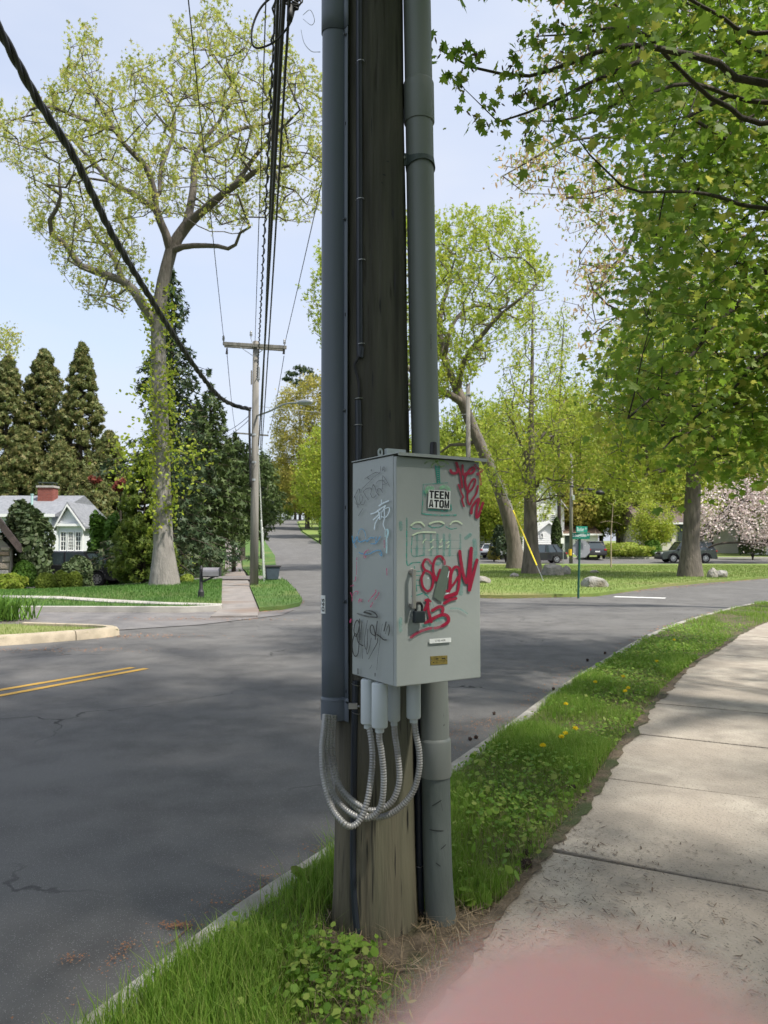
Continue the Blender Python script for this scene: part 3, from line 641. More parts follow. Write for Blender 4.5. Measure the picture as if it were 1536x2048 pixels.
# --- cable guard on the left of the pole
GT = R(63); gn = Vector((-math.sin(GT), -math.cos(GT), 0)); gtv = Vector((math.cos(GT), -math.sin(GT), 0))
def gpt(u, v, z, lean=True): return pc(z)+gn*(v+(.004 if z < 2 else .004-.006*(z-2)))+gtv*u
def gprofile(g=0.0, fl=.078, n=18):
    o = [(-fl-g, .142+.003), (-.053-g, .145+.003+g)]
    for i in range(n+1):
        a = math.pi-math.pi*i/n; o.append(((.050+g)*math.cos(a), .145+(.075+g)*math.sin(a)))
    return o+[(.053+g, .145+.003+g), (fl+g, .142+.003)]
guard = thing('cable_guard', 'dark blue grey U-shaped cable guard fixed to the left side of the near pole', 'cable guard', gpt(0, .145, zpx(1440, 2.95)))
def gsleeve(name, z0, z1, g, mat, flare=0):
    zs = [z0+(z1-z0)*i/14 for i in range(15)]; vs = []; fs = []
    if flare: zs = [z0, z0+.004, z0+.012]+zs[3:-2]+[z1-.018, z1-.01, z1]
    for z in zs:
        gg = g
        if flare and z > z1-.011: gg = g*(z1-z)/.011*.9
        for u, v in gprofile(gg): vs.append(gpt(u, v, z))
    m_ = len(gprofile()); 
    fs = [(i*m_+j, i*m_+j+1, (i+1)*m_+j+1, (i+1)*m_+j) for i in range(len(zs)-1) for j in range(m_-1)]
    o = MB().add(vs, fs).build(name, mat, guard, smooth='auto')
    so = o.modifiers.new('wall', 'SOLIDIFY'); so.thickness = .0028; so.offset = -1
    return o
zb = zpx(1440, 2.95); zt = zpx(62, 2.95)
gsleeve('channel', zb+.02, zt+.35, 0, M['guard'])
gsleeve('bottom_sleeve', zb, zpx(1393, 2.95), .0032, M['guard'], 1)
gsleeve('top_sleeve', zt, zt+1.2, .0038, M['guard'])
bolt = pm('bolt', lin(.06, .07, .08), lin(.10, .11, .12), 30, .4, metal=.6)
for i, py in enumerate([70, 440, 822, 1203]):
    z = zpx(py, 2.93); c = gpt(.066, .1495, z); MB().lathe([(.0075, 0), (.0075, .002), (.005, .003), (.005, .0075), (.003, .009)], 10, c, axis=gn).build('bolt', bolt, guard, smooth='auto')
for py in [248, 630, 1015, 1382]:
    z = zpx(py, 2.93); c = gpt(.066, .1488, z); MB().prism([(-.0025, -.006), (.0025, -.006), (.0025, .006), (-.0025, .006)], -.0006, .0006, Matrix.Translation(c) @ Matrix((gtv, -gn, Vector((0, 0, 1)))).transposed().to_4x4()).build('slot', M['black'], guard)
# adhesive label, its writing runs up the guard
def text_mesh(s, bold=.0, spacing=1.0, shear=0):
    cu = bpy.data.curves.new('lettering', 'FONT'); cu.body = s; cu.offset = bold; cu.space_character = spacing; cu.shear = shear; cu.resolution_u = 3; cu.fill_mode = 'FRONT'
    o = bpy.data.objects.new('lettering', cu); COL.objects.link(o); dg = bpy.context.evaluated_depsgraph_get(); dg.update()
    me = bpy.data.meshes.new_from_object(o.evaluated_get(dg)); v = np.array([tuple(q.co) for q in me.vertices]); f = [tuple(p.vertices) for p in me.polygons]
    bpy.data.objects.remove(o); bpy.data.curves.remove(cu); bpy.data.meshes.remove(me)
    lo, hi = v.min(0), v.max(0); v = (v-lo)/np.maximum(hi-lo, 1e-6); return v[:, :2], f
def dome(a, z, g): return gpt((.050+g)*math.cos(a), .145+(.075+g)*math.sin(a), z)
za, zc = zpx(1229, 2.9), zpx(1192, 2.9); mb = MB(); n = 8; vs = []
for i in range(n+1):
    a = R(66)+(R(140)-R(66))*i/n; vs += [dome(a, za, .0012), dome(a, zc, .0012)]
lab = mb.add(vs, [(2*i, 2*i+1, 2*i+3, 2*i+2) for i in range(n)]).build('number_label', M['paper'], guard, smooth=True)
for s_, a0, a1 in [('D65', R(70), R(86)), ('MSA', R(93), R(108))]:
    v, f = text_mesh(s_, .03, 1.05)
    if s_ == 'MSA': v, f = text_mesh("'0 0 .", .03)
    MB().add([dome(a0+(a1-a0)*q[1], za+(zc-za)*(.12+.70*q[0]), .0020) for q in v], f).build('lettering', M['ink'], guard)

# --- ground wire moulding with staples
wire = thing('ground_wire', 'dark moulding covering the ground wire down the front of the near pole', 'ground wire', pole_px(708, .05))
def mould(pts, name, r, mat, n=10): MB().tube([p for p in smooth(pts, 5)], r, n).build(name, mat, wire, smooth='auto')
mould([pole_px(714+5*i/6, 4.9-(4.9-2.30)*i/6, .004) for i in range(7)]+[pole_px(722, zpx(694, 2.9), .004)], 'upper_moulding', .0125, M['mould'])
mould([pole_px(716, zpx(800, 2.9), .004), pole_px(717, 1.95, .004), pole_px(716, 1.6, .004), pole_px(712, 1.05, .004)], 'middle_moulding', .0125, M['mould'])
mould([pole_px(712, 1.02, .004), pole_px(709, .75, .004), pole_px(708, .5, .004), pole_px(708, .3, .004), pole_px(712, .16, .006), pole_px(718, .06, .012)], 'lower_moulding', .0125, M['mould'])
mould([pole_px(720, zpx(694, 2.9), .004), pole_px(716, zpx(715, 2.9), .012), pole_px(709, zpx(728, 2.9), .016), pole_px(711, zpx(740, 2.9), .012), pole_px(717, zpx(765, 2.9), .008), pole_px(718, zpx(800, 2.9), .004)], 'bare_wire', .0055, M['black'])
for px, py in [(719, 397), (719, 120), (722, 520), (722, 688), (717, 797), (716, 850)]:
    z = zpx(py, 2.9); q = [pole_px(px-8.5+1.7*i, z+.001*(i % 2), .004+.0155*math.sin(math.pi*i/10)**.5) for i in range(11)]
    MB().tube(q, .0018, 5).build('staple', M['steel'], wire)
for px, py in [(712, 1370), (712, 1427)]:
    z = zpx(py, 2.88); q = [pole_px(px-8+1.6*i, z-.0005*i, .004+.0165*math.sin(math.pi*i/10)**.5) for i in range(11)]
    MB().tube(q, .0016, 5).build('staple', M['steel'], wire)
c = pole_px(711, zpx(1413, 2.88), .018); MB().box(c+Vector((-.008, 0, 0)), (.034, .012, .022)).build('clamp', M['handle'], wire, bevel=.001)
MB().lathe([(.0045, 0), (.0045, .006), (.002, .008)], 8, c+Vector((.014, -.006, 0)), axis=(0.2, -1, 0)).build('clamp_screw', M['steel'], wire, smooth='auto')

# --- grey riser pipe on the right of the pole
PYC = 3.035
def ppt(px, py): v = P(px, py, PYC); return v
pipe = thing('riser_pipe', 'grey green plastic riser pipe strapped to the right side of the near pole', 'riser pipe', ppt(881, 1848))
cl = [ppt(824, -420), ppt(834, 0), ppt(843, 500), ppt(849, 800), ppt(858, 1100), ppt(868, 1400), ppt(871, 1545)]
pl = smooth(cl, 6); MB().tube(pl, .0575, 32).build('pipe', M['pipe'], pipe, smooth='auto')
lo_ = smooth([ppt(871, 1530), ppt(873, 1640), ppt(876, 1750), ppt(880, 1815), ppt(883, 1850), ppt(884, 1885)], 6)
MB().tube(lo_, [.0572+.011*(max(0, i-8)/(len(lo_)-9))**2 for i in range(len(lo_))], 32).build('lower_pipe', M['pipeold'], pipe, smooth='auto')
def pline(py):
    for a, b in zip(pl+lo_[5:], (pl+lo_[5:])[1:]):
        za_, zb_ = a.z, b.z; z = zpx(py, PYC)
        if za_ >= z >= zb_: return a+(b-a)*((za_-z)/(za_-zb_+1e-9))
    return pl[-1]
def coupling(name, y0, y1, r0, mat, lip=1):
    a, b = pline(y0), pline(y1); ax = (b-a); l = ax.length
    pr = [(.0575, -.008), (r0-.001, 0), (r0, .004), (r0, l*.3), (r0, l-.003), (r0-.0012, l), (.056, l+.0002)]
    MB().lathe(pr, 32, a, axis=ax, caps=False).build(name, mat, pipe, smooth='auto')
coupling('coupling', 168, 247, .0635, M['pipe']); coupling('coupling', 1478, 1551, .0635, M['pipe'])
a = pline(330); MB().lathe([(.0578, -.026), (.0610, -.026), (.0610, .026), (.0578, .026)], 32, a, axis=(-.10, .35, 1), caps=False).build('strap', M['strap'], pipe, smooth='auto')
e = a+Vector((-.062, -.02, .020)); MB().prism([(-.012, -.036), (.03, -.028), (.03, .012), (-.006, .02), (-.014, .01)], -.003, .003, Matrix.Translation(e)).build('strap_ear', M['strap'], pipe, bevel=.001)
MB().lathe([(.006, 0), (.006, .003), (.003, .005)], 10, e+Vector((-.003, -.004, -.002)), axis=(0, -1, 0)).build('strap_bolt', M['steel'], pipe, smooth='auto')
scr = pm('scuff', lin(.035, .04, .038), None, 5, .7)
for (a0, a1, y0, y1) in [(-32, 24, 1660, 1662), (-10, 8, 1725, 1732), (10, 34, 1698, 1690), (14, 22, 1600, 1622), (24, 26, 1680, 1712), (34, 36, 1428, 1436), (33, 38, 1452, 1450), (-20, 18, 1612, 1600)]:
    q = [(R(a0+(a1-a0)*i/5), zpx(y0+(y1-y0)*i/5, 2.98)) for i in range(6)]; vs = []
    for i, (a, z) in enumerate(q):
        c = pline(1095-(z-CAMZ)*F/PYC); rr_ = .0586; wz = .0012 if i in (0, 5) else .0026
        for s_ in (-1, 1): vs.append(Vector((c.x+rr_*math.sin(a), c.y-rr_*math.cos(a), z+s_*wz)))
    MB().add(vs, [(2*i, 2*i+1, 2*i+3, 2*i+2) for i in range(5)]).build('scuff', scr, pipe)
pr_ = pm('faint_print', lin(.09, .10, .095), None, 5, .6)
v, f = text_mesh('Carlon', .0)
za_, zb_ = zpx(668, 2.98), zpx(698, 2.98)
def pipe_pt(a, z): c = pline(1095-(z-CAMZ)*F/PYC); return Vector((c.x+.0580*math.sin(a), c.y-.0580*math.cos(a), z))
MB().add([pipe_pt(R(26)+R(9)*q[1], za_+(zb_-za_)*q[0]) for q in v], f).build('lettering', pr_, pipe)
v, f = text_mesh('PVC 4', .0); za2, zb2 = zpx(730, 2.98), zpx(750, 2.98)
# a thin dark conduit in the gap behind, between pole and riser
gap = thing('thin_conduit', 'thin black conduit standing in the gap between near pole and riser pipe', 'conduit', (.143, 3.06, VZ-.02))
MB().tube([Vector((.143, 3.075, VZ-.02)), Vector((.139, 3.07, .55)), Vector((.134, 3.07, 1.1))], .019, 14).build('conduit', M['mould'], gap, smooth='auto')
MB().tube([Vector((.124, 3.055, .26)), Vector((.143, 3.048, .258)), Vector((.160, 3.06, .26))], .002, 5).build('staple', M['steel'], gap)

# --- the cabinet
CW, CD = .36, .315
c0 = P(789, 1377, 2.55); c1 = P(795, 907, 2.55); CH = c1.z-c0.z; CA = R(31)
CO = Vector((c0.x*.5+c1.x*.5, 2.55, c0.z))
cab = thing('electrical_cabinet', 'pale grey metal cabinet covered in graffiti on the front of the near pole', 'cabinet', CO, CA)
cm = Matrix.Translation(CO) @ Matrix.Rotation(CA, 4, 'Z'); cmi = cm.inverted()
def local(mb, name, mat, parent=None, **k): return mb.build(name, mat, parent or cab, local=True, **k)
local(MB().box((CW/2, .022+(CD-.022)/2, CH/2), (CW-.006, CD-.022, CH-.006)), 'body', M['cab'], bevel=.003)
door = local(MB().box((CW/2+.001, .009, CH/2-.002), (CW, .018, CH-.012)), 'door', M['cab'], bevel=.004, seg=3)
local(MB().box((CW/2, .0203, CH/2), (CW-.03, .0025, CH-.03)), 'door_seal', M['black'])
lid = MB(); lid.box((CW/2+.008, CD/2-.012, CH+.0015), (CW+.022, CD+.018, .003)); lid.box((CW/2+.008, -.020, CH-.003), (CW+.022, .003, .010)); local(lid, 'rain_lip', M['cab'])
local(MB().box((CW/2, CD+.012, CH/2), (.06, .03, CH*.8)), 'mounting_rail', M['strap'])
# lifting eye and hinge block at the back of the lid
ey = MB(); q = []
for i in range(17):
    a = math.pi*i/16; q.append(((.0105*math.cos(a)), .024+.0115*math.sin(a)))
vs = []
for (x, z) in [(.0115, 0)]+[(1.05*a, b) for a, b in q]+[(-.0115, 0)]: vs.append((x, z))
inn = [(.005*math.cos(2*math.pi*i/18+.1), .022+.0085*math.sin(2*math.pi*i/18+.1)) for i in range(18)]
outl = [(.0110*math.cos(math.pi*2*i/18+.1), .022+max(-.022, .0150*math.sin(2*math.pi*i/18+.1)*(1 if math.sin(2*math.pi*i/18+.1) > 0 else 1.6))) for i in range(18)]
for y_ in (0, .004):
    ey.v += [(x, y_, z) for x, z in outl]+[(x, y_, z) for x, z in inn]
for i in range(18):
    j = (i+1) % 18; ey.f += [(i, j, j+18, i+18), (36+i, 36+i+18, 36+j+18, 36+j), (i, 36+i, 36+j, j), (i+18, j+18, 36+j+18, 36+i+18)]
px_at = lambda px, py, yl: None
def on_plane(px, py, axis, val):            # where a picture point lies on the cabinet plane local axis=val
    r = cmi.to_3x3() @ ray(px, py); o = cmi @ Vector((0, 0, CAMZ)); t = (val-o[axis])/r[axis]; return o+r*t
b = on_plane(761, 904, 1, CD+.004); ey.v = [(x+b.x, y+CD+.004, z-.022+b.z) for x, y, z in ey.v]; ey.box((b.x, CD+.006, (CH-.03+b.z-.016)/2), (.022, .0038, b.z-.016-CH+.03)); local(ey, 'lifting_eye', M['pvc'])
b1_, b2_ = on_plane(771, 897, 1, CD+.004), on_plane(809, 897, 1, CD+.004)
local(MB().box(((b1_.x+b2_.x)/2, CD+.004, (b1_.z+CH-.05)/2), (b2_.x-b1_.x, .024, b1_.z-CH+.05)), 'hanger_block', M['pvc'], bevel=.003)
# antenna
b = on_plane(867, 907, 1, .10); an = MB().lathe([(.016, 0), (.016, .006), (.0145, .008), (.0125, .060), (.011, .064), (.004, .066)], 20, (b.x, .10, CH+.003))
local(an, 'antenna', M['black'], smooth='auto')
# handle with two feet, hasp, and the padlock
def fp(px, py): return on_plane(px, py, 1, 0)
h0, h1 = fp(822, 1141), fp(817, 1213); hd = MB()
hx, hz0, hz1 = (h0.x+h1.x)/2, h1.z, h0.z
hd.box((hx, -.026, (hz0+hz1)/2), (.013, .009, hz1-hz0+.012)); hd.box((hx, -.012, hz1-.004), (.011, .022, .012)); hd.box((hx, -.012, hz0+.004), (.011, .022, .012))
hn = local(hd, 'handle', M['handle'], door, bevel=.002)
local(MB().lathe([(.012, 0), (.012, .004), (.010, .006)], 18, (hx+.008, 0, hz1-.004), axis=(0, -1, 0)), 'handle_foot', M['handle'], door, smooth='auto')
local(MB().box((hx+.022, -.010, hz0+.012), (.034, .004, .014)), 'hasp', M['handle'], door, bevel=.001)
pk = fp(832, 1233); pw, ph_ = .042, .040
padlock = thing('padlock', 'black padlock hanging from the cabinet door hasp', 'padlock', cm @ Vector((pk.x, -.018, pk.z)), CA)
local(MB().box((0, 0, 0), (pw, .019, ph_)), 'lock_body', pm('lockbody', lin(.018, .026, .032), lin(.014, .02, .025), 9, .4, spec=.5), padlock, bevel=.003)
q = [Vector((-.013, 0, .012)), Vector((-.013, 0, .032))]+[Vector((-.013*math.cos(math.pi*i/10), 0, .034+.014*math.sin(math.pi*i/10))) for i in range(11)]+[Vector((.013, 0, .032)), Vector((.013, 0, .012))]
local(MB().tube(q, .0042, 10), 'shackle', M['black'], padlock, smooth='auto')
# --- print on the cabinet: traced marks lying on the real faces
HS = [0.0]
def flat(poly, name, mat, axis, parent=cab, h=None):
    if h is None: HS[0] += .00006; h = .00025+HS[0]
    vs = []
    for p in poly:
        q = on_plane(p[0], p[1], axis, 0 if axis == 1 else .003)
        vs.append((q.x, q.y-h, q.z) if axis == 1 else (q.x-h, q.y, q.z))
    return local(MB().add(vs, [tuple(range(len(vs)))]), name, mat, parent)
def text_on(s, quad, name, mat, axis, parent, h, bold=0, shear=0):
    v, f = text_mesh(s, bold, 1.0, shear); vs = []; tl, tr, br, bl = [Vector((a, b, 0)) for a, b in quad]
    for u, w_ in v:
        p = (bl*(1-u)+br*u)*(1-w_)+(tl*(1-u)+tr*u)*w_; q = on_plane(p.x, p.y, axis, 0 if axis == 1 else .003)
        vs.append((q.x, q.y-h, q.z) if axis == 1 else (q.x-h, q.y, q.z))
    return local(MB().add(vs, f), name, mat, parent)
def marker(name, c, alpha=1.0, var=.25):
    m, t, n, b = newmat(name); L = t.links.new; b.inputs['Base Color'].default_value = c; b.inputs['Roughness'].default_value = .5
    nz = n.new('ShaderNodeTexNoise'); nz.inputs['Scale'].default_value = 55; nz.inputs['Detail'].default_value = 3
    tc = n.new('ShaderNodeTexCoord'); L(tc.outputs['Object'], nz.inputs[0])
    mr = n.new('ShaderNodeMapRange'); mr.inputs[1].default_value = .3; mr.inputs[2].default_value = .7; mr.inputs[3].default_value = max(0, alpha-var); mr.inputs[4].default_value = min(1, alpha+var*.6); L(nz.outputs['Fac'], mr.inputs[0])
    L(mr.outputs[0], b.inputs['Alpha']); return m
INK = dict(red=marker('red_marker', srgb(150, 2, 50), .97, .06), redfade=marker('faded_red_marker', srgb(160, 30, 70), .8, .2), black=marker('black_marker', lin(.008, .008, .01), .97, .08),
    grey=marker('worn_black_marker', lin(.03, .03, .035), .75, .25), pencil=marker('pencil', lin(.03, .03, .035), .72, .25), white=marker('white_marker', lin(.80, .92, .95), .85, .2), cyan=marker('pale_cyan_marker', lin(.55, .85, .85), .8, .2),
    blue=marker('blue_marker', lin(.06, .33, .58), .75, .25), pink=marker('pink_marker', srgb(205, 40, 110), .6, .35), teal=marker('teal_paint', lin(.03, .36, .29), .62, .3), tealfade=marker('faded_teal_paint', lin(.05, .36, .31), .34, .2),
    palm=marker('green_paint', lin(.28, .48, .10), .45, .3), mint=marker('mint_paint', lin(.28, .62, .36), .6, .25), cream=marker('cream_paint', lin(.66, .78, .55), .85, .2), tealdk=marker('dark_teal_paint', lin(.01, .27, .21), .85, .15))
class Tag:
    """strokes of one tag, collected as ribbons into one mesh"""
    def __init__(s, axis, org, sc): s.axis, s.org, s.sc, s.mb = axis, org, sc, MB()
    def st(s, pts, wd, curve=True, taper=True):
        pts = [Vector((s.org[0]+x/s.sc, s.org[1]+y/s.sc, 0)) for x, y in pts]; wd = wd/s.sc/2
        if curve and len(pts) > 2: pts = smooth(pts, 6)
        HS[0] += .00006; h = .00025+HS[0]; n = len(pts); vs = []
        e = (pts[0]-pts[1]).normalized()*wd*.75; pts = [pts[0]+e]+pts; e = (pts[-1]-pts[-2]).normalized()*wd*.75; pts = pts+[pts[-1]+e]; n = len(pts)
        for i, p in enumerate(pts):
            t = (pts[min(i+1, n-1)]-pts[max(i-1, 0)]).normalized(); nn = Vector((-t.y, t.x, 0)); w_ = wd*(.45 if i in (0, n-1) else 1)
            for sgn in (1, -1):
                p2 = p+nn*w_*sgn; q = on_plane(p2.x, p2.y, s.axis, 0 if s.axis == 1 else .003); hh = h+i*1.5e-6
                vs.append((q.x, q.y-hh, q.z) if s.axis == 1 else (q.x-hh, q.y, q.z))
        s.mb.add(vs, [(2*i, 2*i+1, 2*i+3, 2*i+2) for i in range(n-1)]); return s
    def done(s, name, ink, parent): return local(s.mb, name, INK[ink], parent)
D_ = ((790, 900), 8.533); E_ = ((790, 1030), 8.533); F_ = ((790, 1180), 8.533); A_ = ((700, 900), 12.8); B_ = ((700, 1040), 11.38); C_ = ((695, 1200), 11.38)
# front: teal drawing
t = Tag(1, *E_)
for p, w_ in [([(200, 50), (200, 450), (205, 840), (300, 815), (430, 808)], 22), ([(290, 380), (290, 690), (480, 690)], 16), ([(270, 200), (320, 235), (440, 235)], 18), ([(565, 180), (640, 215), (760, 205), (830, 165)], 20), ([(870, 200), (950, 240), (1050, 225)], 18),
        ([(330, 880), (345, 1100), (370, 1300)], 22), ([(360, 960), (430, 960)], 14), ([(350, 1030), (420, 1030)], 14), ([(350, 1110), (420, 1110)], 14), ([(350, 1200), (420, 1200)], 14), ([(280, 1385), (400, 1360), (480, 1330)], 20), ([(510, 1350), (560, 1390), (580, 1440)], 24)]: t.st(p, w_)
t.done('teal_outline', 'teal', door)
t = Tag(1, *E_)
for z in (430, 570, 690): t.st([(300, z), (700, z+2), (1110, z)], 10)
for x in (370, 490, 610, 720, 830, 930): t.st([(x, 330), (x+3, 500), (x, 690)], 40)
for p, w_ in [([(1110, 330), (1115, 700)], 30), ([(1200, 400), (1290, 330)], 60), ([(1350, 420), (1370, 700), (1330, 900)], 70), ([(1130, 1100), (1120, 1350)], 70), ([(700, 830), (760, 820)], 60), ([(90, 120), (100, 250)], 60)]: t.st(p, w_)
t.done('teal_wash', 'tealfade', door)
t = Tag(1, *D_)
for p, w_ in [([(480, 600), (470, 850), (455, 1080)], 16), ([(455, 1085), (560, 1100), (760, 1112), (1040, 1110)], 24), ([(470, 590), (700, 572), (900, 560)], 12), ([(560, 1020), (700, 1025), (820, 1040), (950, 1030)], 26), ([(940, 930), (960, 1010)], 30), ([(505, 700), (515, 800)], 26)]: t.st(p, w_)
t.done('teal_outline', 'teal', door)
t = Tag(1, *D_)
t.st([(685, 270), (705, 420), (720, 560)], 20); t.st([(745, 270), (752, 420), (760, 560)], 18)
for i in range(8): t.st([(690+4*i, 290+36*i), (755, 293+36*i)], 18, False)
t.done('palm_trunk', 'tealdk', door)
t = Tag(1, *D_)
for p, w_ in [([(500, 232), (560, 192), (640, 190), (700, 205)], 30), ([(900, 235), (830, 188), (760, 180), (700, 200)], 30), ([(605, 300), (640, 235), (700, 205)], 24), ([(840, 268), (770, 285), (720, 230)], 22), ([(690, 170), (720, 230)], 50)]: t.st(p, w_)
t.done('palm_leaves', 'palm', door)
t = Tag(1, *D_); t.st([(530, 720), (550, 650), (640, 650)], 60); t.st([(770, 650), (850, 622), (920, 680)], 60); t.done('mint_eyes', 'mint', door)
t = Tag(1, *E_)
for p, w_ in [([(265, 180), (330, 132), (430, 125), (495, 185)], 30), ([(580, 150), (650, 122), (760, 112), (830, 145)], 30), ([(932, 162), (980, 115), (1060, 108), (1135, 150)], 24), ([(290, 342), (400, 300), (520, 290), (680, 295)], 24)]: t.st(p, w_)
for p in [((465, 480), (480, 445)), ((490, 435), (522, 408)), ((590, 462), (622, 455)), ((625, 435), (655, 418)), ((755, 465), (778, 452)), ((775, 435), (795, 410)), ((870, 485), (892, 470)), ((890, 470), (910, 455)), ((565, 602), (590, 592)), ((605, 570), (640, 540)), ((740, 548), (770, 545)), ((770, 545), (798, 525)), ((885, 552), (900, 540)), ((900, 528), (915, 512))]: t.st(p, 17, False)
t.done('cream_marks', 'cream', door)
# front: red tags
t = Tag(1, *D_)
for p, w_ in [([(935, 345), (960, 390), (1030, 395), (1062, 330), (1035, 215)], 46), ([(1040, 220), (1075, 330), (1110, 450), (1135, 640)], 40), ([(1140, 260), (1150, 420), (1200, 400), (1290, 400), (1345, 340), (1315, 300), (1240, 370), (1185, 480), (1200, 640), (1240, 710)], 40),
        ([(1230, 730), (1320, 640), (1360, 520), (1320, 500), (1255, 600), (1222, 720), (1230, 880), (1265, 930), (1310, 840), (1375, 740), (1405, 610)], 34), ([(1070, 590), (1120, 730), (1152, 800), (1130, 850), (1165, 965)], 30), ([(1288, 1085), (1310, 960), (1420, 830), (1385, 1000), (1375, 1130), (1400, 1145), (1445, 1030), (1488, 900)], 44)]: t.st(p, w_)
t.done('red_tag', 'red', door)
t = Tag(1, *D_); t.st([(1350, 250), (1400, 310), (1480, 350), (1385, 415), (1430, 430), (1450, 590)], 40); t.done('red_tag', 'redfade', door)
t = Tag(1, *E_); t.st([(605, 830), (560, 765), (500, 755)], 40); t.st([(835, 840), (830, 780), (790, 730)], 40); t.done('red_tag', 'redfade', door)
t = Tag(1, *E_)
for p, w_ in [([(500, 758), (462, 850), (500, 935), (590, 985), (638, 1080), (620, 1230), (545, 1300), (465, 1225), (440, 1080), (485, 965)], 42), ([(700, 1110), (650, 1000), (640, 850), (690, 725), (770, 705), (815, 760)], 42), ([(640, 1050), (700, 1115), (755, 930)], 40),
        ([(860, 880), (925, 910), (930, 1000), (920, 1150), (910, 1300), (860, 1290)], 44), ([(930, 1260), (945, 1010), (1000, 895), (1065, 900), (1090, 1000), (1070, 1230), (1035, 1350)], 46), ([(935, 1230), (1000, 1160), (1065, 1050)], 40), ([(850, 1410), (950, 1370), (1030, 1340)], 62),
        ([(1090, 615), (1112, 800), (1160, 1050), (1215, 1150), (1250, 900), (1285, 562)], 54), ([(1286, 562), (1272, 900), (1255, 1285)], 58), ([(1255, 1285), (1325, 1010), (1385, 762)], 54)]: t.st(p, w_)
t.done('red_tag', 'red', door)
t = Tag(1, *F_)
for p, w_ in [([(820, 228), (930, 165), (1030, 140)], 50), ([(840, 120), (940, 85), (1030, 50)], 60), ([(462, 390), (525, 260), (545, 155)], 44), ([(500, 175), (545, 160), (595, 195)], 40), ([(545, 180), (552, 330), (580, 450), (605, 545)], 48), ([(615, 350), (740, 282), (800, 310), (795, 375)], 52), ([(500, 565), (640, 480), (800, 418), (885, 450), (890, 540), (790, 612)], 56)]: t.st(p, w_)
t.done('red_tag', 'red', door)
t = Tag(1, *F_); t.st([(790, 612), (680, 645), (560, 655), (380, 720), (255, 805)], 46); t.done('red_tag', 'redfade', door)
t = Tag(1, *F_)
for p, w_ in [([(930, 312), (1080, 318), (1220, 400)], 26), ([(610, 180), (640, 280)], 20), ([(630, 560), (632, 710)], 24), ([(75, 480), (80, 700)], 60), ([(700, 520), (800, 480)], 60), ([(450, 600), (600, 590)], 50)]: t.st(p, w_)
t.done('teal_wash', 'tealfade', door)
q = lambda c, pts: [(c[0][0]+x/c[1], c[0][1]+y/c[1]) for x, y in pts]
flat(q(E_, [(795, 862), (850, 868), (893, 885), (888, 1000), (905, 1075), (860, 1250), (795, 1475), (740, 1468), (638, 1385), (700, 1150)]), 'tape_patch', pm('tape', lin(.115, .15, .12), lin(.10, .13, .105), 12, .6), 1, door)
t = Tag(1, *E_); t.st([(905, 960), (885, 1060)], 14); t.st([(845, 1345), (895, 1330)], 18); t.st([(540, 1075), (555, 1075)], 18); t.done('white_fleck', 'white', door)
rc = lambda a, b, c, d: [(a, b), (c, b), (c, d), (a, d)]
GLY = {'T': [rc(0, .79, 1, 1), rc(.32, 0, .68, .789)], 'E': [rc(0, 0, .40, 1), rc(.401, .8, .97, 1), rc(.401, .41, .88, .60), rc(.401, 0, .97, .2)],
    'N': [rc(0, 0, .34, 1), rc(.66, 0, 1, 1), [(.341, 1), (.341, .52), (.659, 0), (.659, .48)]], 'A': [[(0, 0), (.34, 0), (.495, 1), (.28, 1)], [(.66, 0), (1, 0), (.72, 1), (.505, 1)], [(.34, .17), (.66, .17), (.62, .36), (.38, .36)]],
    'O': [rc(0, .16, .36, .84), rc(.64, .16, 1, .84), [(0, .159), (.2, 0), (.8, 0), (1, .159), (.64, .2), (.36, .2)], [(0, .841), (.36, .8), (.64, .8), (1, .841), (.8, 1), (.2, 1)]],
    'M': [rc(0, 0, .29, 1), rc(.71, 0, 1, 1), [(.291, 1), (.291, .45), (.42, 0), (.499, 0), (.499, .38)], [(.709, 1), (.501, .38), (.501, 0), (.58, 0), (.709, .45)]]}
def block_text(s, quad, h):
    tl, tr, br, bl = [Vector((a, b, 0)) for a, b in quad]; mb = MB(); n = len(s)
    for i, ch_ in enumerate(s):
        for poly in GLY[ch_]:
            vs = []
            for x, z in poly:
                u = (i+.03+.91*x)/n; p = (bl*(1-u)+br*u)*(1-z)+(tl*(1-u)+tr*u)*z; k = on_plane(p.x, p.y, 1, 0); vs.append((k.x, -h, k.z))
            mb.add(vs, [tuple(range(len(vs)))])
    return local(mb, 'lettering', M['ink'], door)
stq = q(D_, [(558, 680), (930, 700), (918, 1012), (543, 988)])
stk = flat(stq, 'sticker', M['paper'], 1, door)
hh = .0005+HS[0]
block_text('TEEN', q(D_, [(566, 690), (914, 712), (911, 848), (560, 825)]), hh)
block_text('ATOM', q(D_, [(558, 846), (914, 862), (908, 998), (554, 976)]), hh)
flat(q(F_, [(570, 832), (938, 808), (940, 884), (572, 912)]), 'part_label', M['paper'], 1, door); hh = .0005+HS[0]
text_on('1195-40R', q(F_, [(665, 848), (845, 836), (846, 870), (668, 884)]), 'lettering', pm('greyink', lin(.16, .17, .17), None, 5, .6), 1, door, hh, .01)
bq = q(F_, [(600, 1132), (890, 1115), (893, 1262), (604, 1280)]); cs_ = [on_plane(a, b, 1, 0) for a, b in bq]
mb = MB(); mb.add([(c.x, -.0002, c.z) for c in cs_]+[(c.x, -.0016, c.z) for c in cs_], [(0, 1, 2, 3), (4, 5, 6, 7), (0, 1, 5, 4), (1, 2, 6, 5), (2, 3, 7, 6), (3, 0, 4, 7)]); plate = local(mb, 'brass_plate', M['brass'], door)
for (a, b) in [(616, 1198), (876, 1180)]:
    c = on_plane(*q(F_, [(a, b)])[0], 1, 0); local(MB().lathe([(.0017, 0), (.0015, .0015)], 8, (c.x, -.0016, c.z), axis=(0, -1, 0)), 'plate_screw', M['steel'], door)
pmk = MB()
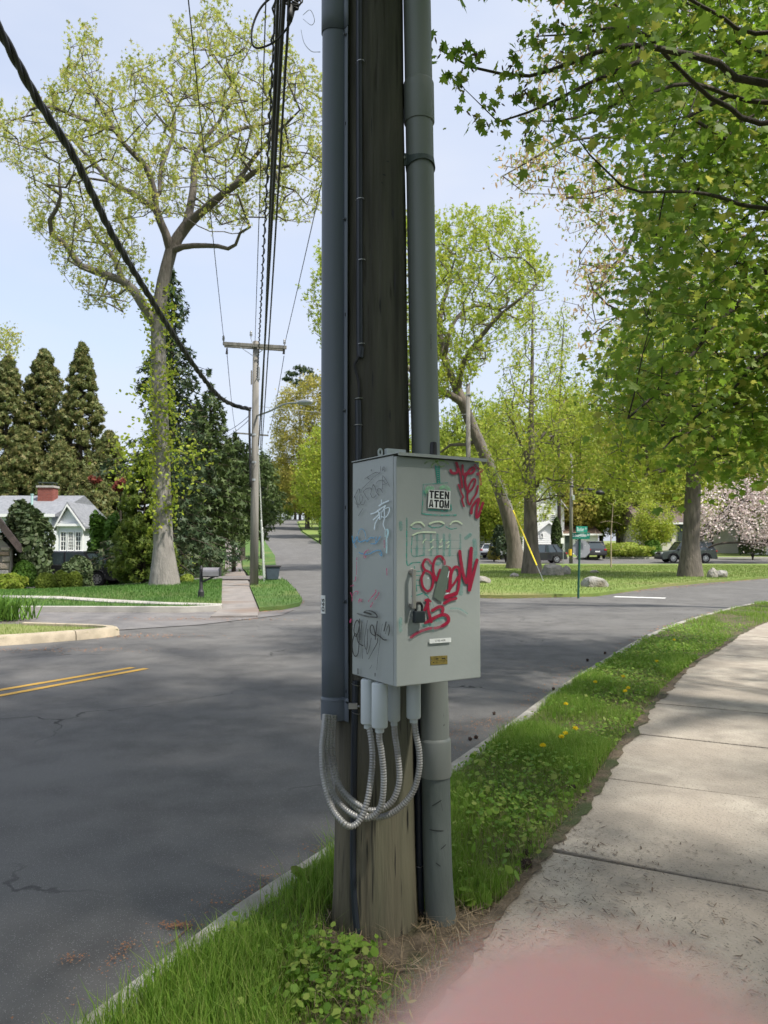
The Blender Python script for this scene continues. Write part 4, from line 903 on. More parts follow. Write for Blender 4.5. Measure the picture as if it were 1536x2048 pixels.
for pts in ([(690, 1168), (738, 1165), (738, 1182), (690, 1186)], [(792, 1160), (850, 1158), (850, 1176), (792, 1178)], [(640, 1230), (664, 1229), (662, 1242), (640, 1243)], [(690, 1205), (850, 1196), (850, 1200), (690, 1210)], [(690, 1228), (850, 1220), (850, 1224), (690, 1233)]):
    vs = [on_plane(a, b, 1, 0) for a, b in q(F_, pts)]; pmk.add([(v.x, -.0020, v.z) for v in vs], [(0, 1, 2, 3)])
local(pmk, 'plate_print', M['ink'], door)
# left side: tags
body = next(o for o in bpy.data.objects if o.name == 'body')
def side(org, name, ink, strokes):
    t = Tag(0, *org)
    for p, w_ in strokes: t.st(p, w_)
    t.done(name, ink, body)
side(A_, 'pencil_tag', 'pencil', [([(585, 505), (587, 545)], 22), ([(415, 745), (480, 708), (540, 758)], 15), ([(480, 705), (560, 652), (680, 582), (765, 570)], 16), ([(826, 420), (826, 548)], 14), ([(870, 450), (880, 528), (905, 490), (915, 420), (920, 520), (938, 558)], 13), ([(360, 985), (500, 850), (650, 700), (820, 575)], 15),
    ([(145, 1230), (165, 1180), (270, 990), (297, 1100)], 18), ([(165, 1180), (210, 1330), (250, 1478)], 18), ([(170, 1330), (230, 1405), (330, 1350), (365, 1250), (350, 1165), (310, 1150), (285, 1240), (320, 1370), (390, 1400), (440, 1290)], 13), ([(515, 1280), (430, 1150), (390, 1070), (460, 1000), (560, 970), (590, 1010)], 17),
    ([(640, 880), (590, 1050), (580, 1150), (640, 1230), (720, 1150)], 16), ([(640, 880), (700, 980), (720, 1080), (790, 1165)], 18), ([(740, 1070), (755, 1005), (820, 995), (890, 1100)], 18), ([(710, 860), (780, 790), (890, 780), (935, 840)], 15), ([(880, 1000), (880, 700), (905, 672), (1000, 820), (1060, 935)], 15), ([(880, 890), (990, 858)], 15), ([(380, 1500), (262, 1688)], 15)])
side(A_, 'white_tag', 'white', [([(790, 1430), (900, 1360), (1035, 1302)], 34), ([(852, 1275), (856, 1400)], 20), ([(580, 1640), (700, 1600), (850, 1490), (960, 1425)], 32), ([(960, 1430), (880, 1575)], 26), ([(640, 1790), (760, 1680), (810, 1600)], 30), ([(670, 2030), (700, 1860), (790, 1720)], 26), ([(760, 1540), (800, 1660), (815, 1780)], 26), ([(850, 1560), (850, 1750)], 16), ([(930, 1500), (930, 1750), (900, 1900), (950, 2040)], 22), ([(960, 1500), (1045, 1470), (1060, 1560), (970, 1715), (850, 1705)], 26)])
side(B_, 'pale_key_mark', 'cyan', [([(878, 748), (885, 560), (880, 420), (905, 300), (890, 230)], 26), ([(850, 380), (845, 290), (870, 215), (915, 225), (925, 300), (900, 400)], 18)])
side(B_, 'blue_tag', 'blue', [([(95, 370), (130, 530), (200, 380), (230, 470), (285, 500), (400, 460), (440, 490), (500, 410), (590, 408)], 30), ([(640, 380), (640, 520), (735, 380)], 26), ([(520, 540), (640, 540)], 22), ([(250, 740), (370, 780), (500, 765), (600, 710), (720, 690), (770, 750)], 24), ([(770, 750), (770, 815), (705, 755)], 24), ([(230, 330), (260, 230), (330, 205), (390, 290), (400, 400)], 16), ([(140, 540), (185, 630)], 20)])
side(B_, 'pink_marks', 'pink', [([(370, 870), (368, 780), (420, 705), (480, 680)], 24), ([(404, 815), (405, 855)], 20), ([(205, 850), (205, 905)], 22), ([(180, 1290), (170, 1375), (120, 1392)], 26), ([(65, 1500), (130, 1482)], 28), ([(60, 1650), (95, 1740), (95, 1840)], 20), ([(95, 1740), (150, 1640), (232, 1620), (215, 1690)], 22), ([(250, 1885), (270, 1790), (310, 1860), (325, 1800)], 22), ([(636, 1590), (640, 1640), (560, 1740), (470, 1850)], 24), ([(710, 1645), (700, 1690), (610, 1815)], 24), ([(572, 1870), (525, 1970)], 28), ([(830, 460), (835, 630)], 18), ([(200, 950), (200, 1240)], 14), ([(890, 1100), (895, 1260)], 22)])
side(C_, 'pink_marks', 'pink', [([(130, 435), (112, 505)], 36), ([(600, 80), (580, 155)], 28), ([(300, 20), (370, 20)], 24)])
side(C_, 'black_tag', 'black', [([(600, 250), (690, 300), (735, 375)], 28), ([(430, 278), (520, 296), (592, 322)], 38), ([(330, 430), (326, 600), (322, 800), (312, 1080), (290, 1225), (237, 1278), (185, 1200), (166, 1000), (200, 820), (240, 762), (268, 830), (295, 950), (340, 1000), (410, 1040)], 22), ([(325, 525), (275, 455), (220, 550), (202, 700), (235, 825), (290, 750), (322, 600)], 24),
    ([(690, 895), (682, 750), (642, 592), (600, 568), (572, 650), (600, 755), (690, 820)], 22), ([(735, 480), (712, 680), (692, 830)], 22), ([(735, 870), (738, 960), (640, 1150)], 18), ([(725, 780), (800, 830), (880, 900), (942, 905)], 24), ([(938, 495), (890, 705)], 26), ([(1000, 555), (1015, 680), (990, 798)], 20)])
side(C_, 'worn_tag', 'grey', [([(280, 305), (420, 350), (560, 380), (730, 392)], 34), ([(440, 262), (520, 238), (600, 250)], 26), ([(390, 490), (362, 700), (348, 900)], 18), ([(512, 462), (482, 650), (450, 850), (445, 1020), (490, 1125), (508, 1010), (510, 800), (522, 660)], 20), ([(490, 1125), (510, 1228), (560, 1080), (600, 860)], 15), ([(640, 1150), (540, 1340)], 16), ([(855, 540), (820, 750), (790, 1000), (750, 1300), (728, 1590)], 9), ([(975, 590), (920, 770)], 12), ([(412, 1080), (400, 1330)], 10), ([(298, 1560), (298, 1680)], 34), ([(620, 1470), (570, 1560)], 10), ([(690, 1660), (690, 1730)], 24)])

# --- white hubs under the cabinet and the metal hoses looping to the cable guard
o2 = lambda x, y: (600+x/3.658, 1340+y/3.658)
hubs = [((496, 60), (496, 392), .0255, 2.735), ((583, 60), (583, 420), .0285, 2.665), ((688, 60), (688, 372), .0225, 2.76), ((831, 60), (831, 352), .0262, 2.745)]
for i, (a, b, r, d) in enumerate(hubs):
    A, B = P(*o2(*a), d), P(*o2(*b), d); A.z = CO.z+.0; l = A.z-B.z
    hb = MB().lathe([(r*.86, -l*.0), (r, -.006), (r, -l+.012), (r*.99, -l+.003), (r*.9, -l), (r*.55, -l-.001), (r*.55, -l-.016)], 24, (B.x, d, A.z)).build('conduit_hub', M['pvc'], cab, smooth='auto')
    # express in the rotated cabinet's frame
    q_ = Matrix.Rotation(-CA, 4, 'Z'); hb.data.transform(q_)
loops = [([(183, 330), (172, 450), (160, 600), (175, 800), (230, 1000), (310, 1110), (372, 1145), (432, 1105), (480, 1000), (512, 850), (530, 650), (520, 500), (500, 400)], 2.86, 2.66, 0),
         ([(206, 330), (195, 480), (190, 620), (220, 850), (300, 990), (400, 1065), (490, 1085), (565, 1040), (602, 950), (612, 780), (596, 600), (580, 500), (583, 430)], 2.87, 2.705, 1),
         ([(230, 330), (218, 480), (222, 620), (275, 820), (350, 925), (430, 990), (520, 1028), (620, 1005), (692, 930), (727, 790), (712, 600), (695, 480), (688, 380)], 2.885, 2.76, 2),
         ([(250, 330), (240, 480), (240, 620), (290, 850), (390, 985), (510, 1070), (620, 1068), (725, 1010), (820, 900), (868, 750), (872, 600), (848, 470), (832, 362)], 2.90, 2.79, 3)]
for pts, d0, dm, hi in loops:
    n = len(pts); path = []
    for i, p in enumerate(pts):
        t = i/(n-1); dd = d0+(dm-d0)*min(1, t/.42) if t < .42 else dm+(hubs[hi][3]-dm)*((t-.42)/.58)
        path.append(P(*o2(*p), dd))
    fine = smooth(path, 24); cf = cum(fine); ln = cf[-1]; m_ = int(ln/.0024); q = [at_s(fine, cf, ln*i/m_) for i in range(m_+1)]
    rr = [(.0118 if (i % 4) in (0, 1) else .0096) for i in range(m_+1)]
    hs = MB().tube(q, rr, 14).build('flexible_conduit', M['flex'], None, smooth=True)
    tag(hs, ['grey corrugated hose hanging lowest in front of the pole', 'grey corrugated hose ending in the largest white hub', 'grey corrugated hose ending in the third hub', 'grey corrugated hose ending in the hub beside the riser pipe'][hi], 'hose', 'metal hoses looping under the cabinet')
# ------------------------------------------------------------------ trees and shrubs
def barkmat(name, c1, c2, c3=None, sc=7):
    return pm(name, c1, c2, sc, .9, .9, sc*2.2, stretch=(1, 1, .22), dist=.05, c3=c3, lo=.3, hi=.7)
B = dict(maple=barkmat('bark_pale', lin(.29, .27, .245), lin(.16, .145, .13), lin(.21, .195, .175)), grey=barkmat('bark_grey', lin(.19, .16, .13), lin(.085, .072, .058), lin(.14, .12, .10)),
         dark=barkmat('bark_dark', lin(.085, .07, .055), lin(.045, .038, .03)), twig=barkmat('bark_twig', lin(.075, .058, .048), lin(.05, .04, .033)), fir=barkmat('bark_fir', lin(.10, .075, .055), lin(.05, .04, .03)))
ML.update(maplenew=leafmat('new_leaves', [lin(.42, .44, .08), lin(.35, .41, .07), lin(.46, .43, .12), lin(.28, .36, .06), lin(.50, .41, .17)], .5),
    yellowgreen=leafmat('yellow_green', [lin(.38, .44, .05), lin(.31, .41, .045), lin(.45, .45, .075), lin(.23, .34, .04)], .5),
    olive=leafmat('olive_leaves', [lin(.40, .36, .07), lin(.34, .33, .065), lin(.45, .37, .10), lin(.28, .29, .055)], .45),
    wood=leafmat('wood_leaves', [lin(.35, .42, .06), lin(.28, .37, .05), lin(.41, .44, .085), lin(.20, .29, .04)], .5),
    norway=leafmat('maple_leaves', [lin(.19, .31, .035), lin(.24, .37, .04), lin(.12, .22, .025), lin(.31, .39, .055), lin(.40, .39, .075)], .58, spec=.35),
    tassel=leafmat('tassels', [lin(.52, .36, .20), lin(.60, .42, .26), lin(.42, .30, .16)], .35),
    spruce=leafmat('spruce', [lin(.032, .06, .026), lin(.045, .075, .032), lin(.06, .09, .04), lin(.08, .095, .045)], .15),
    cypress=leafmat('cypress', [lin(.15, .18, .06), lin(.115, .15, .048), lin(.19, .195, .065), lin(.22, .18, .075)], .3),
    yew=leafmat('yew', [lin(.045, .075, .022), lin(.065, .10, .028), lin(.09, .125, .035)], .18),
    thuja=leafmat('thuja', [lin(.15, .21, .035), lin(.11, .16, .028), lin(.21, .25, .045)], .25),
    rhodo=leafmat('rhododendron', [lin(.11, .17, .06), lin(.15, .21, .08), lin(.08, .125, .045), lin(.24, .27, .13)], .2, spec=.5),
    box=leafmat('clipped', [lin(.22, .29, .04), lin(.28, .34, .05), lin(.17, .23, .035)], .3),
    lime=leafmat('lime', [lin(.34, .43, .05), lin(.27, .37, .045), lin(.42, .45, .08)], .35),
    green=leafmat('fresh_green', [lin(.10, .21, .03), lin(.14, .26, .035), lin(.075, .16, .025)], .35),
    pink=leafmat('blossom', [lin(.74, .62, .60), lin(.80, .72, .69), lin(.62, .48, .47), lin(.50, .42, .36)], .3),
    red=leafmat('red_leaves', [lin(.22, .05, .04), lin(.28, .09, .06), lin(.15, .04, .03)], .3))

def upper_dark(m, z0, z1, c):               # darker upper limbs: mostly shade put into the bark colour, partly dark bark
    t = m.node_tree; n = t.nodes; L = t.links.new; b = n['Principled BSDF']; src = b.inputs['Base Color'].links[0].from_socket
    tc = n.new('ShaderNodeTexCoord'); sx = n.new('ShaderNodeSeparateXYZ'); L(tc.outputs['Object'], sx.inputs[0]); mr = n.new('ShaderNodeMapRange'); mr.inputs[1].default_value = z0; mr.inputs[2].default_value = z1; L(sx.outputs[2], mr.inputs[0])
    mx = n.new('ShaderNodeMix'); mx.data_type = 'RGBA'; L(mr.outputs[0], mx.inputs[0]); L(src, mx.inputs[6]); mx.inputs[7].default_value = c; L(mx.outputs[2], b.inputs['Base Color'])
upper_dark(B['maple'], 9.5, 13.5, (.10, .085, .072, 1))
class Grow:
    """limbs traced by hand plus branches grown towards points of the crown"""
    def __init__(s): s.p = []; s.par = []; s.r = []
    def limb(s, pts, r0, r1, step=.5, start=None):
        pts = smooth(pts, 8); c = cum(pts); n = max(2, int(c[-1]/step)); prev = start
        if start is None and s.p:
            a = np.array(s.p); prev = int(np.argmin(np.linalg.norm(a-np.array(pts[0]), axis=1)))
        k0 = 0 if prev is None else 1; ids = []
        for i in range(k0, n+1):
            q = at_s(pts, c, c[-1]*i/n); s.p.append(tuple(q)); s.par.append(-1 if prev is None else prev); s.r.append(r0+(r1-r0)*i/n); prev = len(s.p)-1; ids.append(prev)
        return ids
    def grow(s, att, step=.6, lift=.12, tip=.012, maxd=None, rng=RNG, lo=0):
        att = np.asarray(att); P0 = np.array(s.p)
        d0 = np.array([np.min(np.linalg.norm(P0[lo:]-a, axis=1)) for a in att]); order = np.argsort(d0)
        cap = len(s.p)+int(len(att)*14)+10; A = np.zeros((cap, 3)); n = len(s.p); A[:n] = P0; s.tips = []
        for ai in order:
            a = att[ai]; dv = a-A[lo:n]; d = np.linalg.norm(dv, axis=1); j = int(np.argmin(d+np.where(dv[:, 2] < -.4*d, .6*d, 0)))+lo; d = float(np.linalg.norm(a-A[j]))
            if d < step*.5: s.tips.append(j); continue
            pj = Vector(A[j]); va = Vector(a); pp = s.par[j]; dr = (pj-Vector(A[pp])).normalized() if pp >= 0 else Vector((0, 0, 1))
            c = pj+(dr*.22+(va-pj).normalized()*.6)*d*.5+Vector((0, 0, -lift*d*.35)); k = min(12, max(1, int(d/step))); prev = j
            for i in range(1, k+1):
                t = i/k; q = pj*(1-t)**2+c*2*t*(1-t)+va*t*t
                if i < k: q = q+Vector(rng.normal(0, .05*step, 3))
                if n >= cap: break
                A[n] = q; s.p.append(tuple(q)); s.par.append(prev); s.r.append(0); prev = n; n += 1
            s.tips.append(prev)
        m = len(s.p); q = np.zeros(m); ch = [[] for _ in range(m)]
        for i, pa in enumerate(s.par):
            if pa >= 0: ch[pa].append(i)
        for i in range(m-1, -1, -1):
            if not ch[i]: q[i] = tip**2.1
            rr = max(q[i]**(1/2.1), s.r[i]); s.r[i] = rr
            if s.par[i] >= 0: q[s.par[i]] += min(q[i], rr**2.1) if s.r[i] > 0 else q[i]
        s.ch = ch
    def mesh(s, name, mat, parent, rmin=0, nmax=12):
        if not hasattr(s, 'ch'):
            s.ch = [[] for _ in s.p]
            for i, pa in enumerate(s.par):
                if pa >= 0: s.ch[pa].append(i)
        mb = MB(); st = [(i, None) for i, pa in enumerate(s.par) if pa < 0]
        while st:
            i, pa = st.pop(); pts, rs = [], []
            if pa is not None: pts.append(s.p[pa]); rs.append(min(s.r[pa], s.r[i]*1.25))
            while True:
                pts.append(s.p[i]); rs.append(max(s.r[i], rmin)); c = s.ch[i]
                if not c: rs[-1] *= .6; break
                c = sorted(c, key=lambda k: -s.r[k])
                for k in c[1:]: st.append((k, i))
                i = c[0]
            if len(pts) > 1:
                rm = max(rs); mb.tube(pts, rs, nmax if rm > .15 else 7 if rm > .05 else 4 if rm > .02 else 3, caps=False)
        return mb.build(name, mat, parent, smooth=True)
    def leaf_points(s, per, spread, rng=RNG, back=3):
        """points about the tips and the last nodes before them"""
        out = []; dirs = []
        A = np.array(s.p); tips = np.array(s.tips)
        cur = tips.copy(); par = np.array(s.par)
        for b in range(back):
            n = max(1, int(per*(1-.25*b))); base = np.repeat(A[cur], n, 0); out.append(base+rng.normal(0, spread, base.shape))
            pr = np.where(par[cur] >= 0, par[cur], cur); dd = norm(A[cur]-A[pr]+1e-6); dirs.append(np.repeat(dd, n, 0)); cur = pr
        return np.concatenate(out), np.concatenate(dirs)
def _shoots(s, per, ln, spread, rng=RNG):
    """leaves set along upright shoots that rise from each tip"""
    A = np.array(s.p)[np.array(s.tips)]; m = len(A); d = norm(rng.normal(0, .33, (m, 3))+np.array([0, 0, 1.0])); l = ln*rng.uniform(.4, 1.25, m); u = rng.uniform(-.15, 1, (m, per))
    p = A[:, None, :]+d[:, None, :]*(u*l[:, None])[:, :, None]+rng.normal(0, 1, (m, per, 3))*(spread*(1.25-.8*np.clip(u, 0, 1)))[:, :, None]
    return p.reshape(-1, 3), np.repeat(d, per, 0)
Grow.shoots = _shoots
def in_poly_px(poly, n, d0, d1, rng=RNG, keep=None):
    """n points of a crown that fills this outline as seen from the road, d0..d1 metres out, thinner in depth near its outline"""
    xs = [p[0] for p in poly]; ys = [p[1] for p in poly]; o = []
    while len(o) < n:
        x = rng.uniform(min(xs), max(xs), n*2); y = rng.uniform(min(ys), max(ys), n*2); ok = inside(poly, x, y); x, y = x[ok], y[ok]
        if keep is not None: k = keep(x, y); x, y = x[k], y[k]
        cx_, cy_ = np.mean(xs), np.mean(ys); e = np.clip(np.hypot((x-cx_)/(max(xs)-min(xs))*2, (y-cy_)/(max(ys)-min(ys))*2), 0, 1); half = (d1-d0)/2*np.sqrt(1-e*e*.8)
        d = (d0+d1)/2+rng.uniform(-1, 1, len(x))*half
        o += [P(a, b, c) for a, b, c in zip(x, y, d)]
    return np.array([tuple(v) for v in o[:n]])
def ellip(c, r, n, rng=RNG, shell=.45, zmin=None):
    d = norm(rng.normal(size=(n*2, 3))); q = d*(shell+(1-shell)*rng.uniform(0, 1, (n*2, 1))**.6)*np.array(r)+np.array(c)
    if zmin is not None: q = q[q[:, 2] > zmin]
    return q[:n]

# --- the tall tree on the left lawn, its main limbs traced
D0 = 30.6
def T(pts, d=D0, dd=0): n = len(pts); return [P(x, y, d+dd*(i/(n-1))) for i, (x, y) in enumerate(pts)]
base = G(329, 1171, .08); D0 = base.y; tr = thing('shade_tree', 'tall pale barked tree with new leaves on the left lawn', 'tree', base)
g_ = Grow(); D0 = base.y
g_.limb([base-Vector((0, 0, .3))]+T([(329, 1160), (327, 1100), (324, 1000), (321, 860), (318, 740), (316, 650), (322, 590), (331, 545), (346, 492), (374, 450)], D0), .40, .22, .6)
g_.r[0] = .66; g_.r[1] = .56; g_.r[2] = .46
g_.limb(T([(374, 450), (417, 412), (458, 379), (492, 358), (521, 337), (571, 333)], D0, -3), .19, .06)
g_.limb(T([(374, 450), (387, 375), (390, 320), (412, 275), (442, 237), (448, 190)], D0, 2), .17, .05)
g_.limb(T([(392, 310), (421, 296), (471, 262), (517, 250), (570, 240)], D0+1.5, 2), .11, .05)
g_.limb(T([(470, 370), (520, 300), (560, 260), (600, 220)], D0-1, -2), .10, .04)
g_.limb(T([(346, 492), (333, 471), (312, 420), (308, 383), (292, 333), (258, 300), (233, 267), (200, 208), (167, 154)], D0, -2), .17, .04)
g_.limb(T([(233, 267), (175, 242), (96, 212), (60, 220)], D0-1.5, -2), .09, .04)
g_.limb(T([(310, 418), (267, 387), (225, 367), (179, 317), (125, 267), (60, 290)], D0, 3), .13, .04)
g_.limb(T([(320, 400), (322, 340), (350, 250), (330, 180)], D0+.5, 3), .09, .04)
g_.limb(T([(316, 650), (295, 625), (267, 580), (246, 562), (200, 546), (150, 525), (142, 496), (104, 470), (100, 437), (121, 404), (118, 360)], D0, -2.5), .21, .05)
g_.limb(T([(246, 562), (229, 517), (200, 483), (170, 440)], D0-1, 1), .12, .04)
g_.limb(T([(347, 500), (375, 492), (433, 492), (467, 498), (475, 471), (500, 454)], D0, -2), .13, .04)
crown = [(-35, 250), (-25, 330), (60, 345), (50, 440), (100, 520), (170, 620), (250, 630), (285, 590), (290, 520), (275, 470), (300, 440), (400, 430), (420, 470), (520, 450), (610, 450), (650, 420), (690, 330), (690, 230), (640, 150), (590, 110), (550, 85), (480, 60), (428, 8), (395, 40), (350, 55), (330, 150), (310, 160), (285, 105), (240, 150), (205, 125), (180, 70), (140, 75), (125, 170), (70, 200)]
nlimb = len(g_.p)
att = in_poly_px(crown, 1500, D0-6.5, D0+6.5)
g_.grow(att, .55, .24, .0125, lo=8)
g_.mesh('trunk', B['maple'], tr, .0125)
lp_, ld_ = g_.shoots(18, .85, .075)
scatter('crown', lp_, RNG.uniform(.12, .23, len(lp_)), 'sprig', ML['maplenew'], tr, axis=ld_+RNG.normal(0, .7, ld_.shape)+np.array([0, 0, .35]))
# epicormic leaf tufts on the trunk
q = []
for i in range(170):
    t_ = RNG.uniform(.10, 1); y_ = 1130-t_*560; x_ = 326-8*t_+RNG.choice([-1, 1])*RNG.uniform(12, 24); q.append(np.array(P(x_, y_, D0-.35+RNG.uniform(-.25, .25)))+RNG.normal(0, .16, (9, 3)))
for (x_, y_, s_) in [(285, 870, .9), (280, 920, .8), (360, 900, .7), (385, 910, .6), (270, 970, .8), (365, 960, .6), (290, 780, .5), (345, 820, .5), (270, 930, .6), (255, 900, .4)]: q.append(np.array(P(x_, y_, D0-.6))+RNG.normal(0, s_*.75, (75, 3))*np.array([1, .8, .7]))
q = np.concatenate(q); scatter('trunk_shoots', q, RNG.uniform(.10, .20, len(q)), 'oval', ML['yellowgreen'], tr)

# --- generic broadleaf tree
def tree(name, label, base, trunk, atts, per, spread, lsize, shape, lm, bark, r0, r1, step=.7, lift=.12, tip=.012, back=2, up=.4, group=None, upax=.35, limbs=(), shoot=0):
    t = thing(name, label, 'tree', base, 0, group); g = Grow(); g.limb([Vector(base)-Vector((0, 0, .3))]+[Vector(p) for p in trunk], r0, r1, step); g.r[0] = r0*1.5; g.r[1] = r0*1.18
    for pts, a, b in limbs: g.limb(pts, a, b, step)
    g.grow(atts, step, lift, tip, lo=max(2, int(len(g.p)*.22)) if not limbs else 4); g.mesh('trunk', bark, t, tip)
    lp, ld = g.shoots(per, shoot, spread) if shoot else g.leaf_points(per, spread, back=back)
    scatter('crown', lp, RNG.uniform(lsize*.7, lsize*1.3, len(lp)), shape, lm, t, up=up, axis=ld+RNG.normal(0, .7, ld.shape)+np.array([0, 0, upax]))
    return t
# big leaning tree behind the pole and cabinet
b = G(1032, 1137, .1); d = b.y
tree('broad_tree', 'large leaning tree with dark trunk rising behind the cabinet', b, T([(1030, 1100), (1018, 1040), (1000, 980), (965, 900), (935, 830), (915, 780)], d), in_poly_px([(610, 600), (640, 520), (720, 450), (870, 440), (960, 436), (1030, 450), (1075, 500), (1105, 560), (1060, 640), (1010, 690), (960, 740), (900, 800), (820, 840), (700, 800), (640, 700)], 1050, d-8, d+8), 22, .16, .33, 'sprig', ML['yellowgreen'], B['grey'], .52, .34, .9, .15, .022, shoot=1.5,
     limbs=[(T([(915, 780), (890, 720), (880, 640), (900, 560)], d, 3), .3, .1), (T([(925, 800), (880, 780), (820, 740), (760, 690)], d, -3), .26, .1), (T([(915, 780), (930, 720), (990, 640), (1050, 590)], d, -4), .24, .08), (T([(890, 700), (910, 640), (960, 610), (1040, 640)], d, 2), .16, .06), (T([(960, 890), (900, 890), (880, 905)], d, 1), .15, .08)])
b = G(1064, 1147, .1); d = b.y
tree('slender_tree', 'straight grey trunked tree right of the cabinet with thin top', b, T([(1062, 1080), (1060, 980), (1061, 880)], d), in_poly_px([(975, 960), (965, 880), (1000, 800), (1010, 700), (1050, 590), (1068, 555), (1100, 600), (1140, 720), (1135, 800), (1190, 880), (1190, 960), (1120, 1010), (1000, 1005)], 620, d-5, d+5, keep=lambda x, y: RNG.uniform(0, 1, len(x)) < np.clip((y-520)/330, .22, 1)), 14, .18, .23, 'sprig', ML['yellowgreen'], B['grey'], .44, .26, .8, .08, .015, shoot=1.0, limbs=[(T([(1061, 880), (1064, 760), (1065, 640), (1067, 575)], d), .17, .02), (T([(1062, 930), (1030, 860), (1010, 800)], d, -1), .12, .03), (T([(1061, 905), (1100, 850), (1130, 800)], d, 1), .12, .03)])
b = G(1380, 1153, .1); d = b.y
tree('roadside_tree', 'thick grey tree trunk on the island lawn beside the flat rock', b, T([(1381, 1100), (1384, 1030), (1387, 950), (1388, 860), (1390, 760)], d), in_poly_px([(1200, 960), (1170, 820), (1200, 700), (1260, 620), (1400, 560), (1560, 560), (1600, 800), (1500, 940), (1380, 930), (1290, 970)], 650, d-6, d+6), 16, .4, .3, 'sprig', ML['yellowgreen'], B['grey'], .46, .25, .9, .1, .018)
b = G(1118, 1118, .1); b.y = 74; b = on((1118-768)/1500*74, 74, .1)
tree('young_tree', 'thin twiggy tree with sparse leaves behind the island', b, T([(1118, 1000), (1117, 880), (1122, 740), (1128, 640)], 74), in_poly_px([(1075, 1000), (1090, 800), (1110, 640), (1130, 590), (1150, 700), (1180, 850), (1200, 1000)], 260, 71, 77), 9, .4, .3, 'sprig', ML['yellowgreen'], B['twig'], .2, .05, 1.0, .25, .02)
b = G(1222, 1135, .1); d = b.y; t = thing('bare_sapling', 'leafless pale sapling on the island left of the green car', 'sapling', b); g = Grow()
g.limb([b]+T([(1222, 1100), (1222, 1070), (1224, 1040), (1226, 1010)], d), .055, .02, .4); g.grow(np.concatenate([np.array(P(x, y, d+RNG.uniform(-.5, .5)))[None] for x, y in [(1195, 1075), (1190, 1060), (1200, 1045), (1250, 1085), (1255, 1075), (1245, 1050), (1210, 1025), (1240, 1030), (1205, 1090), (1238, 1100), (1215, 1005), (1232, 1000)]]), .3, -.05, .012, lo=2); g.mesh('trunk', pm('sapling_bark', lin(.36, .29, .20), lin(.28, .22, .16), 9, .8), t, .012)

# --- woodland behind the cross street: one tree of each kind, then copies turned and scaled
protos = []
for i, (lm, rr, hh) in enumerate([('wood', 4.2, 13), ('yellowgreen', 4.6, 12), ('wood', 3.6, 15), ('olive', 4.4, 13)]):
    x = [22, 30, 40, 12][i]; y = [96, 104, 92, 112][i]; b = on(x, y, .05)
    a = np.concatenate([ellip((b.x, b.y, b.z+hh*.60), (rr, rr, hh*.40), 200), ellip((b.x+rr*.5, b.y, b.z+hh*.45), (rr*.7, rr*.7, hh*.22), 70), ellip((b.x-rr*.5, b.y, b.z+hh*.5), (rr*.8, rr*.7, hh*.24), 70)])
    protos.append(tree('woodland_tree', 'leafy spring tree in the woodland behind the street', b, [b+Vector((.1, 0, 2)), b+Vector((-.1, .1, hh*.4)), b+Vector((.1, 0, hh*.7))], a, 15, .55, .52, 'sprig', ML[lm], B['dark'], .26, .06, 1.0, .12, .03, group='woodland trees behind the cross street'))
spots = [(15, 100, 0, 1.1), (26, 110, 1, 1.5), (34, 98, 2, 1.3), (19, 118, 2, 1.6), (46, 104, 0, 1.4), (52, 92, 1, 1.2), (38, 116, 3, 1.6), (10, 122, 1, 1.6), (60, 100, 2, 1.4), (28, 90, 0, .95), (36, 89, 1, .9), (47, 90, 3, 1.0), (56, 112, 0, 1.6), (6, 118, 0, 1.5), (68, 106, 1, 1.5), (31, 122, 2, 1.8), (23, 92, 3, .95), (17, 93, 1, 1.0), (64, 90, 0, 1.1), (43, 124, 1, 1.8),
    (44, 83, 0, .7), (29.2, 81.5, 1, .5), (13, 82, 1, .62), (9.5, 84, 0, .8), (24, 100, 2, 1.5), (12, 108, 2, 1.5), (41, 108, 0, 1.6), (50, 84, 2, .8)]
for (x, y, k, sc) in spots:
    c = copy_tree(protos[k]); c.location = on(x, y, .05); c.rotation_euler.z = random.uniform(0, 6.28); c.scale = (sc, sc, sc*random.uniform(.9, 1.12))
    if y < 85: c['group'] = 'small spring trees along the cross street'; c['label'] = 'small leafy tree on the cross street verge before the houses'
# --- hill road, right side
HT = []
for i, (px, py, d, poly, lm, lab, n) in enumerate([(615, 1058, 108, [(556, 1000), (538, 930), (545, 860), (552, 800), (590, 762), (650, 745), (720, 760), (740, 900), (720, 1010), (640, 1040)], 'olive', 'olive yellow tree with pale trunk on the hill road verge', 1000),
        (668, 1075, 92, [(590, 980), (600, 900), (640, 850), (740, 830), (760, 1000), (700, 1060), (630, 1040)], 'yellowgreen', 'bright yellow green tree half hidden by the cable guard', 380),
        (580, 1022, 225, [(535, 1005), (535, 900), (550, 850), (590, 830), (640, 860), (650, 960), (620, 1010)], 'olive', 'far olive tree at the top of the hill road', 380)]):
    b = G(px, py); s_ = d/b.y if 0 else 1; d = b.y
    HT.append(tree('hill_tree', lab, b, T([(px, py-30), (px+6, py-90), (px+10, py-170)], d), in_poly_px(poly, n, d-7, d+7), 22, .6, .62, 'sprig', ML[lm], B['grey'], .45, .15, 1.1, .14, .03))
